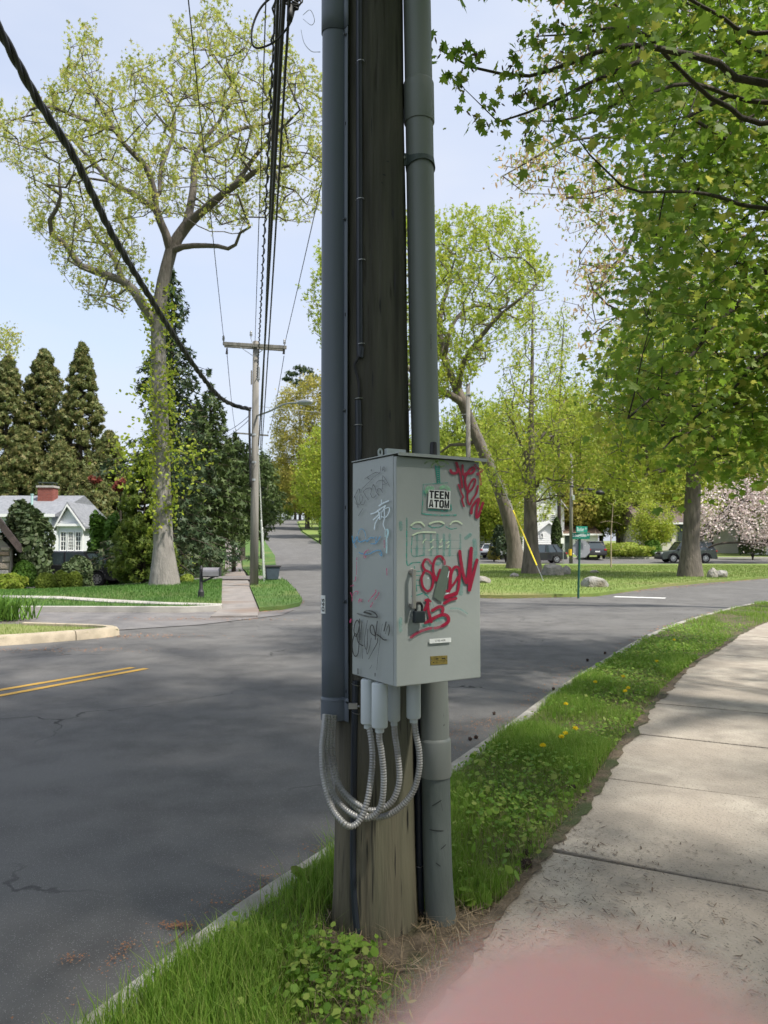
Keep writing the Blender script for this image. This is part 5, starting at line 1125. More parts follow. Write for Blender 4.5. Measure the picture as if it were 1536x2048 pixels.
for (px, py, d, poly, lm, lab) in [(640, 1085, 100, [(648, 1095), (636, 1070), (640, 1035), (655, 1012), (690, 1000), (730, 1020), (740, 1095)], 'green', 'green shrub under the trees of the hill road'),
        (545, 1028, 240, [(470, 1020), (450, 930), (430, 880), (470, 870), (540, 900), (560, 1015)], 'green', 'fresh green trees at the crest left of the hill road')]:
    b = G(px, py); d = b.y; a = in_poly_px(poly, 3200, d-5, d+5)
    t = thing('hill_shrub', lab, 'shrub', b); scatter('foliage', a, .5 if d < 150 else .9, 'sprig', ML[lm], t); MB().tube([b-Vector((0, 0, .2)), b+Vector((0, 0, 2))], [.2, .1], 6).build('stem', B['dark'], t)
hl_ = 0
for (px, d, k, sc_) in [(480, 190, 0, 1.3), (520, 215, 1, 1.3), (560, 285, 2, 1.5), (590, 275, 3, 1.6), (620, 250, 1, 1.4), (655, 200, 0, 1.4), (700, 170, 2, 1.3), (540, 300, 0, 1.5), (610, 310, 2, 1.7), (740, 150, 3, 1.2), (580, 320, 1, 1.6), (500, 260, 2, 1.4), (460, 230, 3, 1.3), (640, 160, 1, 1.05), (780, 130, 0, 1.2)]:
    c = copy_tree(protos[k]); c.location = on((px-768)/1500*d, d, 0); c.scale = (sc_, sc_, sc_); c.rotation_euler.z = px; c['group'] = 'trees round the top of the hill road'; c['label'] = 'spring tree closing the view at the top of the hill road'
for sc, (px, py) in enumerate([(505, 1040), (470, 1045), (440, 1050)]):
    b = on((px-768)/1500*170, 170+sc*6, 0); c = copy_tree(protos[sc % 3]); c.location = b; c.scale = (1.1, 1.1, 1.15); c.rotation_euler.z = sc*2; c['label'] = ['leafy tree above the far end of the hill road', 'leafy tree on the far left of the hill crest', 'leafy tree behind the dark conifers on the hill'][sc]; c['group'] = ''; del c['group']
# far pine on the hill top
b = P(600, 1000, 250); b = on(b.x, 250); t = thing('far_pine', 'dark pine standing above the olive trees on the hill', 'tree', b); top = P(600, 728, 250)
MB().tube([b, top], [.5, .15], 7).build('trunk', B['dark'], t)
a = np.concatenate([ellip(tuple(P(x, y, 250)), (s_*2.4, s_*2.4, s_*.8), 130, shell=.1) for x, y, s_ in [(583, 748, 1.1), (612, 742, 1.4), (600, 736, 1), (625, 755, 1.2), (596, 765, 1.4), (575, 758, .8), (610, 775, 1.5)]]); scatter('crown', a, 1.3, 'sprig', ML['spruce'], t)

# --- conifers
def spruce(label, base, h, rad, z0, whorls, per, droop, lm, dens_=12, ls=.34, cat='tree', profile=None, name='spruce'):
    t = thing(name, label, cat, base); b = Vector(base); mb = MB(); mb.tube([b-Vector((0, 0, .2)), b+Vector((0, 0, h*.5)), b+Vector((0, 0, h))], [h*.017, h*.011, .02], 9); pts = []; axs = []
    for w_ in range(whorls):
        f = w_/(whorls-1); z = z0+(h-z0)*f; rr = rad*(profile(f) if profile else (1-f)**.8)*random.uniform(.75, 1.1)+.15
        for k in range(per):
            a = k*6.283/per+w_*1.3+random.uniform(-.35, .35); l = rr*random.uniform(.6, 1.15); d = Vector((math.cos(a), math.sin(a), 0)); q = []
            for i in range(6):
                u = i/5; q.append(b+Vector((0, 0, z))+d*l*u+Vector((0, 0, l*(.12*u-droop*u*u+.10*u**4))))
            mb.tube(q, [.05*(1-f*.6), .04, .03, .025, .018, .01], 3, caps=False)
            n = max(4, int(dens_*l))
            for j in range(n):
                u = random.uniform(.12, 1)**.8; i = min(4, int(u*5)); p = q[i]+(q[i+1]-q[i])*(u*5-i); sd_ = Vector((-d.y, d.x, 0))*random.uniform(-.35, .35)*l*(1.1-u*.8)
                pts.append(tuple(p+sd_+Vector((0, 0, random.uniform(-.5, .06)*ls*1.6)))); axs.append(tuple(d*.6+sd_*.8+Vector((0, 0, -.5-droop*.8))))
    mb.build('trunk', B['fir'], t, smooth=True)
    scatter('crown', np.array(pts), RNG.uniform(ls*.7, ls*1.3, len(pts)), 'sprig', ML[lm], t, axis=np.array(axs), up=.2); return t
def height(py, d): return P(768, py, d).z
b = on((338-768)/1500*39, 39); spruce('dark drooping spruce standing behind the pale tree trunk', b, height(545, 39)-b.z, 4.7, 1.0, 36, 7, .42, 'spruce', 14, .42, profile=lambda f: (1-f)**.75*(.75+.25*math.sin(f*22)))
for i, (px, d, top, rad, z0, lab) in enumerate([(418, 46, 770, 2.7, 2.4, 'dark conifer rising right of the pale trunk beside the far pavement'), (468, 52, 868, 2.9, 2.9, 'dark conifer whose branches overhang the far pavement'), (392, 52, 800, 2.8, 2.0, 'dark conifer between spruce and overhanging conifer'), (524, 78, 905, 2.7, 4.2, 'small dark conifer beyond the far utility pole')]):
    x = (px-768)/1500*d; b = on(x, d); spruce(lab, b, height(top, d)-b.z, rad, z0, 24, 7, .35, 'yew', 15, .45, profile=lambda f: min(1, 1.25*(1-f)**.62), name='conifer')
def clump_conifer(label, base, h, rad, lm, nclump, seed, ls=.3, name='cypress', narrow=.75, cs=1.0):
    """billowing cypress: rounded clumps of upright sprays on a cone"""
    r = np.random.default_rng(seed); t = thing(name, label, 'tree', base); b = Vector(base); mb = MB(); mb.tube([b-Vector((0, 0, .2)), b+Vector((0, 0, h*.97))], [h*.018, .03], 8); P_, A_2, N_ = [], [], []
    for k in range(nclump):
        f = r.uniform(0, 1)**.9; z = h*(.03+.95*f); rr = rad*max(.04, (1-f)**narrow)*r.uniform(.55, 1.05); a = r.uniform(0, 6.283); c = np.array([b.x+rr*math.cos(a), b.y+rr*math.sin(a), b.z+z]); cr = cs*rad*.24*(1.15-.7*f)*r.uniform(.7, 1.3)
        mb.tube([Vector((b.x, b.y, b.z+z-cr*.6)), Vector(c)], [.035, .012], 3, caps=False)
        n = int(60*cs); dd = norm(r.normal(size=(n, 3))); P_.append(c+dd*np.array([1, 1, .85])*cr*r.uniform(.55, 1.0, (n, 1))); N_.append(dd); A_2.append(dd*.7+np.array([0, 0, .7]))
    mb.build('trunk', B['fir'], t, smooth=True); pz = np.concatenate(P_); nn = np.concatenate(N_)
    scatter('crown', pz, r.uniform(ls*.7, ls*1.35, len(pz)), 'sprig', ML[lm], t, axis=np.concatenate(A_2)+r.normal(0, .3, pz.shape), nrm=nn+r.normal(0, .5, nn.shape)); return t
for i, (px, d, top, rad, lab) in enumerate([(8, 64, 705, 3.4, 'leftmost bronze green cypress cut by the picture edge'), (82, 66, 692, 4.1, 'broad bronze green cypress behind the brick chimney'), (158, 64, 680, 3.3, 'tallest narrow bronze green cypress right of the chimney'), (120, 62, 880, 3.6, 'lower bronze cypress between the two tall cypresses'), (215, 62, 860, 3.3, 'low dull cypress left of the drooping spruce'), (-70, 50, 720, 3, 'bronze cypress outside the left edge'), (45, 63, 850, 3.6, 'rounded low cypress above the grey roof'), (175, 60, 930, 3.2, 'small cypress above the green garden tree')]):
    if i == 5: continue
    x = (px-768)/1500*d; b = on(x, d); clump_conifer(lab, b, height(top, d)-b.z, rad*1.05, 'cypress', 760, 40+i, .42, narrow=.64, cs=.58)
b = G(268, 1172, .08); clump_conifer('yellow green arborvitae column left of the pale tree trunk', b+Vector((0, 1.2, 0)), height(905, b.y+1.2)-b.z, 1.3, 'thuja', 210, 71, .24, 'arborvitae', .45)
t = thing('pale_branch_tree', 'yellowish branch tip at the left edge above the cypresses', 'tree', on(-27.5, 48)); g = Grow(); bb = on(-27.5, 48)
g.limb([bb, bb+Vector((0, 0, 8)), bb+Vector((.6, 0, 13)), bb+Vector((2.2, 0, 14.2))], .35, .1, .8); g.grow(in_poly_px([(-90, 640), (10, 655), (30, 670), (36, 690), (20, 705), (-80, 710)], 60, 46, 50), .6, .1, .015, lo=6); g.mesh('trunk', B['grey'], t, .015); lp, ld = g.leaf_points(16, .3, back=2); scatter('crown', lp, RNG.uniform(.2, .34, len(lp)), 'sprig', ML['maplenew'], t, axis=ld+RNG.normal(0, .6, ld.shape))

# --- shrubs
def shrub(label, c, r, n, lm, ls, shape='oval', up=.4, lump=.12, name='shrub', seed=1, stem=True, shell=.8):
    q = np.random.default_rng(seed); t = thing(name, label, 'shrub', (c[0], c[1], c[2])); d = norm(q.normal(size=(n, 3))); d[:, 2] = np.where(d[:, 2] < -.55, -d[:, 2], d[:, 2])
    w_ = np.zeros(n)
    for k in range(6): v = norm(q.normal(size=3)); w_ += np.sin(d@v*q.uniform(4, 9)+q.uniform(0, 6))
    rr = (shell+(1-shell)*q.uniform(0, 1, n)**.5)*(1+lump*w_/3); p = d*rr[:, None]*np.array(r)+np.array([c[0], c[1], c[2]+r[2]*.82]); p = p[p[:, 2] > c[2]+.02]; d = norm(p-np.array([c[0], c[1], c[2]+r[2]*.6]))
    scatter('foliage', p, q.uniform(ls*.7, ls*1.3, len(p)), shape, ML[lm], t, nrm=d+q.normal(0, .55, d.shape), up=up, axis=d*.4+np.array([0, 0, .6])+q.normal(0, .5, d.shape), rng=q)
    mb = MB()
    for k in range(6):
        a = k*1.05; mb.tube([Vector(c)-Vector((0, 0, .05)), Vector((c[0]+r[0]*.35*math.cos(a), c[1]+r[1]*.35*math.sin(a), c[2]+r[2]*.8)), Vector((c[0]+r[0]*.7*math.cos(a), c[1]+r[1]*.7*math.sin(a), c[2]+r[2]*1.25))], [.05, .035, .015], 5)
    mb.build('stems', B['dark'], t); return t
def shrub_px(label, x0, x1, ytop, ybase, d, n, lm, ls, **k):
    cx_ = (x0+x1)/2; b = P(cx_, ybase, d); b.z = min(b.z, terrain(b.x, b.y)+.12); b.z = terrain(b.x, b.y)+.05; rx = (x1-x0)/2/F*d; hz = P(cx_, ytop, d).z-b.z; return shrub(label, b, (rx, rx*.9, hz/1.82), n, lm, ls, **k)
shrub_px('big rhododendron in front of the white house wall', 0, 100, 1008, 1165, 37, 5200, 'rhodo', .26, lump=.28, seed=2, shell=.6, name='rhododendron')
shrub_px('clipped dark green ball shrub under the rhododendron', 24, 72, 1122, 1178, 33.5, 2600, 'green', .12, lump=.05, seed=3)
shrub_px('lime yellow shrub beside the stone wall', -12, 50, 1148, 1186, 31, 2000, 'lime', .14, lump=.2, seed=4, shape='oval')
shrub_px('leftmost of three clipped yellow green ball shrubs', 70, 110, 1145, 1184, 32.5, 2600, 'box', .10, lump=.05, seed=5)
shrub_px('middle one of three clipped yellow green ball shrubs', 104, 138, 1141, 1182, 33.2, 2400, 'box', .10, lump=.05, seed=6)
shrub_px('rightmost of three clipped yellow green ball shrubs', 132, 164, 1143, 1180, 33.5, 2400, 'box', .10, lump=.05, seed=7)
shrub_px('loose grey green shrub in front of the black pickup', 122, 182, 1118, 1172, 34.5, 2400, 'rhodo', .15, lump=.25, seed=8)
shrub_px('rounded brownish bush behind the grey green shrub', 143, 198, 1110, 1160, 39.5, 1800, 'box', .14, lump=.1, seed=9)
shrub_px('fresh green small tree between house porch and arborvitae', 176, 244, 1030, 1165, 40.5, 5200, 'green', .26, lump=.32, seed=10, shell=.45, name='garden_tree')
shrub_px('small clipped brown green bush beside the pale trunk', 360, 387, 1149, 1171, 31.5, 1500, 'box', .08, lump=.06, seed=11)
shrub_px('dark cone shaped yew bush by the far pavement', 416, 446, 1092, 1122, 60, 1600, 'yew', .22, lump=.1, seed=12)
shrub_px('rounded green bush left of the dark yew bush', 374, 414, 1090, 1128, 58, 2000, 'green', .24, lump=.12, seed=13)
shrub_px('low bright shrub bed behind the mailbox', 350, 386, 1105, 1135, 50, 1600, 'lime', .2, lump=.25, seed=14)
shrub_px('dark spreading spruce bush left of the leaning tree', 985, 1038, 1042, 1118, 70, 2600, 'spruce', .35, lump=.25, seed=15, shape='sprig')
shrub_px('dark cypress column beside the white gabled house', 1103, 1124, 1035, 1112, 72, 2400, 'yew', .25, lump=.06, seed=16)
shrub_px('dark rounded hedge in front of the white garage', 1478, 1532, 1040, 1100, 76, 2600, 'yew', .28, lump=.12, seed=17)
shrub_px('low hedge beneath the woodland left of the green car', 1195, 1300, 1085, 1118, 80, 3000, 'wood', .32, lump=.25, seed=18)
shrub_px('small olive bush before the first white house', 976, 1000, 1095, 1116, 72, 900, 'olive', .26, lump=.2, seed=19)
shrub_px('green foundation shrub by the half timbered house', 1290, 1320, 1080, 1118, 80, 1200, 'green', .26, lump=.2, seed=20)
# strap-leaved clump at the left edge
b = G(8, 1243, .0); t = thing('daylily_clump', 'strap leaved green clump at the left edge by the side drive', 'plant', b+Vector((0, 0, .05))); n = 240; q = np.stack([RNG.normal(b.x, .22, n), RNG.normal(b.y, .2, n), np.full(n, b.z+.04)], 1); blades('leaves', q, RNG.uniform(.35, .75, n), .035, ML['green'], t, lean=.55)
# red-leaved small tree behind, blossom tree on the right
b = on((245-768)/1500*48, 48); t = thing('red_maple', 'small red leaved tree showing between the conifers', 'tree', b); a = np.concatenate([ellip(tuple(P(x, y, 46)), (s_, s_, s_*.7), 260, shell=.1) for x, y, s_ in [(247, 968, .55), (190, 958, .4), (236, 975, .35)]]); scatter('crown', a, .2, 'oval', ML['red'], t); MB().tube([b, P(240, 1000, 47), P(245, 970, 46)], [.1, .07, .03], 6).build('trunk', B['dark'], t)
b = on((1402-768)/1500*69, 69.0, .1); d = 69
t = tree('magnolia', 'pink blossoming tree spreading over the parked green car', b+Vector((0, 0, 0)), T([(1400, 1105), (1402, 1070), (1420, 1040)], d), in_poly_px([(1388, 1060), (1400, 985), (1450, 965), (1540, 950), (1620, 960), (1640, 1050), (1560, 1090), (1500, 1085), (1440, 1045), (1410, 1080)], 360, d-5, d+3), 12, .4, .22, 'oval', ML['pink'], B['dark'], .2, .08, .8, .05, .02, limbs=[(T([(1400, 1110), (1420, 1093), (1460, 1085), (1530, 1090)], d, -1), .1, .04), (T([(1402, 1080), (1440, 1030), (1500, 1000), (1560, 990)], d, 2), .12, .04)])

# --- the near maple: trunk to the right of the picture, boughs over the road
mt = Vector((6.4, 4.6, VZ)); t = thing('norway_maple', 'near maple with dense green leaves hanging over the road on the right', 'tree', mt); g = Grow()
c2 = lambda pts, d0, d1: [P(860+x/2.272, y/2.272, d0+(d1-d0)*i/(len(pts)-1)) for i, (x, y) in enumerate(pts)]
g.limb([mt-Vector((0, 0, .3)), mt+Vector((0, 0, 2)), mt+Vector((-.1, .2, 3.4)), mt+Vector((.1, .4, 5.4)), mt+Vector((0, .5, 8)), mt+Vector((0, .3, 10.5))], .34, .10, .4)
for q_ in ([(6.4, 4.9, 7), (3.5, 5.0, 8.6), (.5, 4.6, 9.6), (-2.4, 4.2, 10.2)], [(6.4, 4.8, 6), (4.6, 2.6, 7.2), (2, .4, 8.2), (-.8, -1.6, 8.8)], [(6.4, 4.6, 5.5), (6.6, 1.5, 6.4), (6, -2, 7.2), (5, -5, 7.6)], [(6.5, 4.6, 6.4), (9, 2.5, 7), (11.5, 0, 7.4)]): g.limb([Vector(v) for v in q_], .11, .03, .4)
tk = len(g.p)
def bough(pts, d0, d1, r0, r1, z): q = c2(pts, d0, d1); g.limb([Vector((mt.x, mt.y+.3, z)), (Vector((mt.x, mt.y+.3, z))+q[0])/2+Vector((0, 0, .3))]+q, r0, r1, .25)
bough([(1536, 380), (1300, 280), (1100, 235), (950, 205), (800, 225), (650, 280), (500, 335), (400, 345), (200, 310), (40, 225)], 6.0, 4.6, .06, .006, 4.4)
bough([(1536, 560), (1400, 500), (1280, 450), (1060, 240), (960, 140), (850, 125), (640, 155), (480, 165)], 6.6, 5.4, .05, .006, 4.6)
bough([(1560, 470), (1200, 380), (980, 430), (800, 490), (620, 545), (500, 550)], 7, 5.6, .045, .006, 4.2)
bough([(1560, 950), (1300, 890), (1150, 870), (920, 870), (830, 800), (740, 720), (650, 600)], 7, 5.8, .045, .005, 3.2)
g.limb(c2([(1060, 240), (900, 300), (700, 390), (500, 490), (310, 555)], 5.4, 4.9), .02, .006, .25)
bough([(1560, 1250), (1450, 1340), (1300, 1480), (1100, 1720), (900, 1900)], 9, 8, .07, .012, 3.0)
bough([(1560, 1600), (1400, 1750), (1200, 1900), (1050, 2050)], 9, 8.5, .06, .012, 2.6)
bough([(1560, 150), (1300, 60), (1050, -80)], 7, 6.5, .05, .012, 5.4)
dense = [(1580, -80), (1300, -60), (1262, 20), (1252, 120), (1300, 200), (1280, 260), (1272, 300), (1330, 335), (1318, 400), (1300, 470), (1310, 560), (1290, 620), (1262, 690), (1200, 745), (1172, 790), (1250, 830), (1290, 870), (1350, 900), (1400, 880), (1450, 930), (1510, 900), (1580, 920)]
att = in_poly_px(dense, 520, 6.5, 12.5)
fr = in_poly_px([(1220, -40), (1200, 100), (1240, 220), (1230, 330), (1270, 430), (1240, 560), (1210, 680), (1120, 790), (1190, 860), (1320, 930), (1420, 955), (1560, 960), (1560, 880), (1330, 850), (1300, 700), (1360, 500), (1360, 200), (1330, -40)], 150, 7, 13)
sp = in_poly_px([(1000, 40), (1100, 10), (1260, 0), (1300, 220), (1270, 330), (1120, 300), (1040, 230)], 26, 5.2, 7)
over = []                                    # the part of the crown above and behind the camera, which shades the verge
r_ = np.random.default_rng(5)
while len(over) < 560:
    q = np.array([r_.uniform(-3.6, 13), r_.uniform(-8, 13), r_.uniform(4.6, 12.5)]); e = ((q[0]-4.6)/8.2)**2+((q[1]-2.6)/10.2)**2+((q[2]-7.0)/5.6)**2
    if e > 1 or e < .12: continue
    if q[1] > .5 and q[0] < 3 and q[2] < 7.6: continue
    el_ = math.atan2(q[2]-CAMZ, max(.01, q[1])) if q[1] > 0 else 9
    if el_ < R(41) and q[0] < .56*q[1]: continue
    over.append(q)
ov2 = np.concatenate([ellip((1.5, 2.0, 9.6), (5.2, 3.9, 2.0), 330, shell=.1), ellip((7.5, -.5, 8.6), (4.0, 3.6, 2.6), 60, shell=.1), ellip((2.2, 1.8, 9.3), (3.9, 2.7, 1.5), 260, shell=.05)])
ends = np.array([tuple(P(860+x/2.272, y/2.272, dd_)) for x, y, dd_ in [(30, 218, 4.55), (130, 228, 4.6), (150, 255, 4.6), (215, 265, 4.65), (192, 262, 4.6), (95, 345, 4.6), (137, 385, 4.6), (145, 350, 4.6), (390, 250, 4.7), (372, 262, 4.7), (350, 315, 4.7), (415, 175, 5.3), (475, 125, 5.4), (490, 185, 5.4), (560, 125, 5.4), (610, 120, 5.4), (290, 465, 4.9), (195, 525, 4.9), (250, 560, 4.9), (310, 570, 4.9), (430, 410, 4.9), (470, 435, 4.9), (400, 420, 4.9), (560, 490, 5.0), (590, 500, 5.0), (450, 550, 5.6), (430, 630, 5.6), (470, 600, 5.6), (640, 235, 5), (610, 260, 5), (690, 280, 5), (730, 130, 5.4), (735, 390, 5), (640, 460, 5), (700, 30, 5.6), (745, 45, 5.6), (855, 20, 5.6), (760, 560, 5.7), (805, 650, 5.8), (615, 600, 5.8), (850, 180, 5.2), (880, 430, 5.4), (720, 220, 5.1)]])
att = np.concatenate([att, sp, fr, np.array(over), ov2, ends])
g.grow(att, .45, .02, .0045, lo=8)
g.mesh('trunk', B['twig'], t, .004)
tips = np.array(g.p)[np.array(g.tips)]; ntip = len(tips)
# three or four leaves hang on each twig end; the 300 that show largest are leaves of their own
dist = np.linalg.norm(tips-np.array([0, 0, CAMZ]), axis=1)
lp, ld = g.leaf_points(17, .24, back=3)
pxx = 768+1500*lp[:, 0]/np.maximum(lp[:, 1], .1); vis = (lp[:, 1] > 3) & (pxx < 1560) & ((lp[:, 2]-CAMZ)/np.maximum(lp[:, 1], .1) < .76)
keep = ~vis | (RNG.uniform(0, 1, len(lp)) < np.clip((pxx-1020)/400, .03, .64)); lp, ld, vis, pxx = lp[keep], ld[keep], vis[keep], pxx[keep]
lsz = RNG.gamma(9, .0118, len(lp))*np.where(vis, 1, 1.3)*np.where(vis, np.clip(.6+(pxx-1100)/500, .6, 1), 1)
nr = norm(RNG.normal(size=lp.shape)*.75+np.array([-.25, -.45, .75])); axl = RNG.normal(size=lp.shape)*.6+np.array([0, -.2, -.9])
dd = np.where(vis, np.linalg.norm(lp-np.array([0, 0, CAMZ]), axis=1), 99); big = np.argsort(dd/lsz)[:300]; rest = np.ones(len(lp), bool); rest[big] = False
o = scatter('foliage', lp[rest], lsz[rest], 'maple', ML['norway'], t, axis=axl[rest], nrm=nr[rest]); o['kind'] = 'stuff'
lm_ = []
for k in range(4):
    o = scatter('leaf', np.zeros((1, 3)), 1.0, 'maple', ML['norway'], None, axis=np.array([[0, 1.0, 0]]), nrm=np.array([[.0, 0, 1.0]])); me = o.data
    for v in me.vertices: v.co.z += (-.12-.05*k)*(v.co.x**2+max(0, v.co.y)**2); v.co.x *= 1-.05*k
    lm_.append(me); bpy.data.objects.remove(o)
for j, i in enumerate(big):
    o = bpy.data.objects.new('leaf', lm_[j % 4]); COL.objects.link(o); o.parent = t; z_ = Vector(nr[i]); y_ = Vector(axl[i]); y_ = (y_-z_*y_.dot(z_)).normalized(); x_ = y_.cross(z_)
    o.matrix_local = Matrix.Translation(Vector(lp[i])-mt) @ Matrix((x_, y_, z_)).transposed().to_4x4() @ Matrix.Scale(float(lsz[i]), 4)
# small folded leaves and buds at the outer twig ends
e_ = np.repeat(ends, 6, 0); n = len(e_); e_ = e_+RNG.normal(0, .035, (n, 3))-np.array([0, 0, .02]); o = scatter('young_leaves', e_, RNG.uniform(.035, .095, n), 'maple', ML['norway'], t, axis=RNG.normal(0, .45, (n, 3))+np.array([0, 0, -1.0]), nrm=RNG.normal(0, 1, (n, 3))+np.array([0, -.5, 0])); o['kind'] = 'stuff'
e_ = np.repeat(ends, 5, 0); n = len(e_); o = scatter('buds', e_+RNG.normal(0, .022, (n, 3))-np.array([0, 0, .012]), RNG.uniform(.03, .055, n), 'needle', ML['bit'], t, axis=RNG.normal(0, .5, (n, 3))+np.array([0, 0, -1.0]), aspect=1.7); o['kind'] = 'stuff'
# --- tree with hanging tan tassels behind the maple
bt = Vector((12.5, 17, VZ)); t = thing('tasselled_tree', 'loose tree with hanging tan tassels behind the near maple', 'tree', bt); g = Grow()
g.limb([bt, bt+Vector((-.3, 0, 4)), bt+Vector((-.8, .2, 8)), bt+Vector((-1.2, 0, 13))], .3, .08, .5)
for pts, d0, d1 in [([(1560, 700), (1350, 540), (1150, 480), (1000, 440), (860, 560)], 17, 15.5), ([(1500, 850), (1200, 800), (1000, 790), (800, 860), (620, 900)], 17, 15), ([(1500, 300), (1250, 250), (1050, 120), (900, 20)], 17, 16), ([(1500, 1100), (1200, 1050), (980, 1000), (850, 1200), (680, 1200)], 17, 16), ([(1560, 500), (1300, 560), (950, 620), (640, 640), (330, 800)], 17, 14)]:
    q = c2(pts, d0, d1); g.limb([bt+Vector((-.6, 0, 5+q[0].z*.25)), (bt+Vector((-.6, 0, 6))+q[0])/2]+q, .08, .012, .4)
att = in_poly_px([(1060, 0), (1300, -60), (1580, -80), (1580, 760), (1300, 720), (1150, 690), (1120, 600), (1150, 520), (1110, 420), (1020, 370), (1000, 345), (1080, 300), (1030, 230), (1060, 120)], 420, 13.5, 19)
att = np.concatenate([att, in_poly_px([(1000, 320), (1080, 290), (1120, 330), (1060, 370), (1005, 360)], 20, 14, 15), in_poly_px([(1140, 520), (1200, 480), (1240, 560), (1190, 590), (1150, 575)], 24, 15, 16.5), in_poly_px([(1090, 380), (1200, 300), (1270, 360), (1200, 460), (1130, 420)], 40, 14, 17)])
g.grow(att, .5, .06, .008, lo=6); g.mesh('trunk', B['twig'], t, .007)
lp, ld = g.leaf_points(5, .16, back=2); scatter('tassels', lp-np.array([0, 0, .06]), RNG.uniform(.08, .15, len(lp)), 'needle', ML['tassel'], t, axis=RNG.normal(0, .35, lp.shape)+np.array([0, 0, -1.0]), aspect=1.6)
lp, ld = g.leaf_points(6, .2, back=2); scatter('crown', lp, RNG.uniform(.07, .14, len(lp)), 'sprig', ML['yellowgreen'], t, axis=ld+RNG.normal(0, .7, ld.shape))

# unseen tree added behind the camera; it blocks sky light and shades the foreground
a = np.concatenate([ellip((3.2, -6.6, 8.4), (5.4, 5.4, 4.2), 420, shell=.2), ellip((7.0, -5.0, 7.4), (5.2, 5.2, 4.4), 320, shell=.2)])
a = a[(a[:, 1] < 1.2)]
tree('added_shade_tree', 'leafy street tree standing beside the pavement behind the camera', Vector((3.4, -6.6, VZ)), [Vector((3.4, -6.6, 2.5)), Vector((3.3, -6.5, 5)), Vector((3.2, -6.6, 8)), Vector((3, -6.6, 11))], a, 24, .34, .22, 'maple', ML['norway'], B['grey'], .30, .10, .6, .1, .01, back=2)

for i, (x, y, h, lb) in enumerate([(7.2, -8.2, 7, 'dark evergreen behind the street tree'), (10.2, -4.6, 7, 'dark evergreen right of the street tree')]):  # unseen evergreens added at the right rear to darken the cabinet front
    spruce(lb, Vector((x, y, .05)), h, 2.5, .3, 16, 8, .3, 'yew', 16, .5, profile=lambda f: min(1, 1.3*(1-f)**.5), name='conifer')
# ------------------------------------------------------------------ houses
M['clap'] = pm('clapboard', lin(.72, .75, .78), lin(.66, .69, .72), 3, .6)
M['clapw'] = pm('clapboard_white', lin(.78, .78, .78), lin(.72, .72, .72), 3, .6)
M['trim'] = pm('trim', lin(.80, .80, .79), None, 4, .5)
M['roofgrey'] = pm('roof_grey', lin(.17, .18, .20), lin(.24, .25, .27), 5, .9, .6, 14, dist=.05)
M['roofbrown'] = pm('roof_brown', lin(.26, .17, .12), lin(.20, .13, .10), 4, .9, .6, 14, dist=.05)
M['roofdark'] = pm('roof_dark', lin(.10, .075, .07), lin(.15, .11, .10), 4, .9, .6, 14, dist=.05)
M['brick'] = pm('brick', lin(.30, .10, .075), lin(.22, .075, .06), 4, .9, .4, 30)
M['glass'] = pm('glass', lin(.03, .04, .05), None, 3, .08, spec=.8)
M['stucco'] = pm('stucco', lin(.62, .60, .54), lin(.56, .54, .48), 3, .9, .3, 30)
M['shutter'] = pm('shutter', lin(.03, .045, .04), None, 3, .6)
M['stone1'] = pm('stone1', lin(.36, .29, .22), lin(.44, .37, .30), 3, .9, .8, 12, dist=.06)
M['stone2'] = pm('stone2', lin(.30, .20, .13), lin(.40, .30, .22), 3, .9, .8, 12, dist=.06)
M['stone3'] = pm('stone3', lin(.42, .40, .37), lin(.33, .31, .28), 3, .9, .8, 12, dist=.06)
M['mortar'] = pm('mortar', lin(.30, .27, .23), None, 5, .95, .5, 30)
def quadbox(mb, a, b, th):                 # vertical slab facing the road between two opposite corners
    mb.box(((a.x+b.x)/2, a.y+th/2, (a.z+b.z)/2), (abs(b.x-a.x), th, abs(b.z-a.z)))
def window(root, x0, y0, x1, y1, d, nx=2, ny=2, shut=0, mat_frame=None):
    a, b = P(x0, y1, d), P(x1, y0, d); mf = mat_frame or M['trim']; fw = max(.05, (b.x-a.x)*.07)
    mb = MB(); y = d-.05
    for c, s in [(((a.x+b.x)/2, y, a.z), (b.x-a.x+fw, .08, fw)), (((a.x+b.x)/2, y, b.z), (b.x-a.x+fw, .08, fw)), ((a.x, y, (a.z+b.z)/2), (fw, .08, b.z-a.z-fw)), ((b.x, y, (a.z+b.z)/2), (fw, .08, b.z-a.z-fw))]: mb.box(c, s)
    w = mb.build('window', mf, root); m2 = MB()
    for i in range(1, nx): m2.box((a.x+(b.x-a.x)*i/nx, y+.012, (a.z+b.z)/2), (.028, .04, b.z-a.z-fw))
    for j in range(1, ny): m2.box(((a.x+b.x)/2, y+.016, a.z+(b.z-a.z)*j/ny), (b.x-a.x-fw, .036, .028 if j != ny//2 else .05))
    if nx > 1 or ny > 1: m2.build('muntins', mf, w)
    MB().box(((a.x+b.x)/2, y+.035, (a.z+b.z)/2), (b.x-a.x-fw*.4, .012, b.z-a.z-fw*.4)).build('pane', M['glass'], w)
    for s in ((-1, 1) if shut else ()):
        sw = (b.x-a.x)*.45; x = (a.x-fw-sw/2) if s < 0 else (b.x+fw+sw/2); m3 = MB(); m3.box((x, y, (a.z+b.z)/2), (sw, .05, b.z-a.z)); m3.build('shutter', M['shutter'], root)
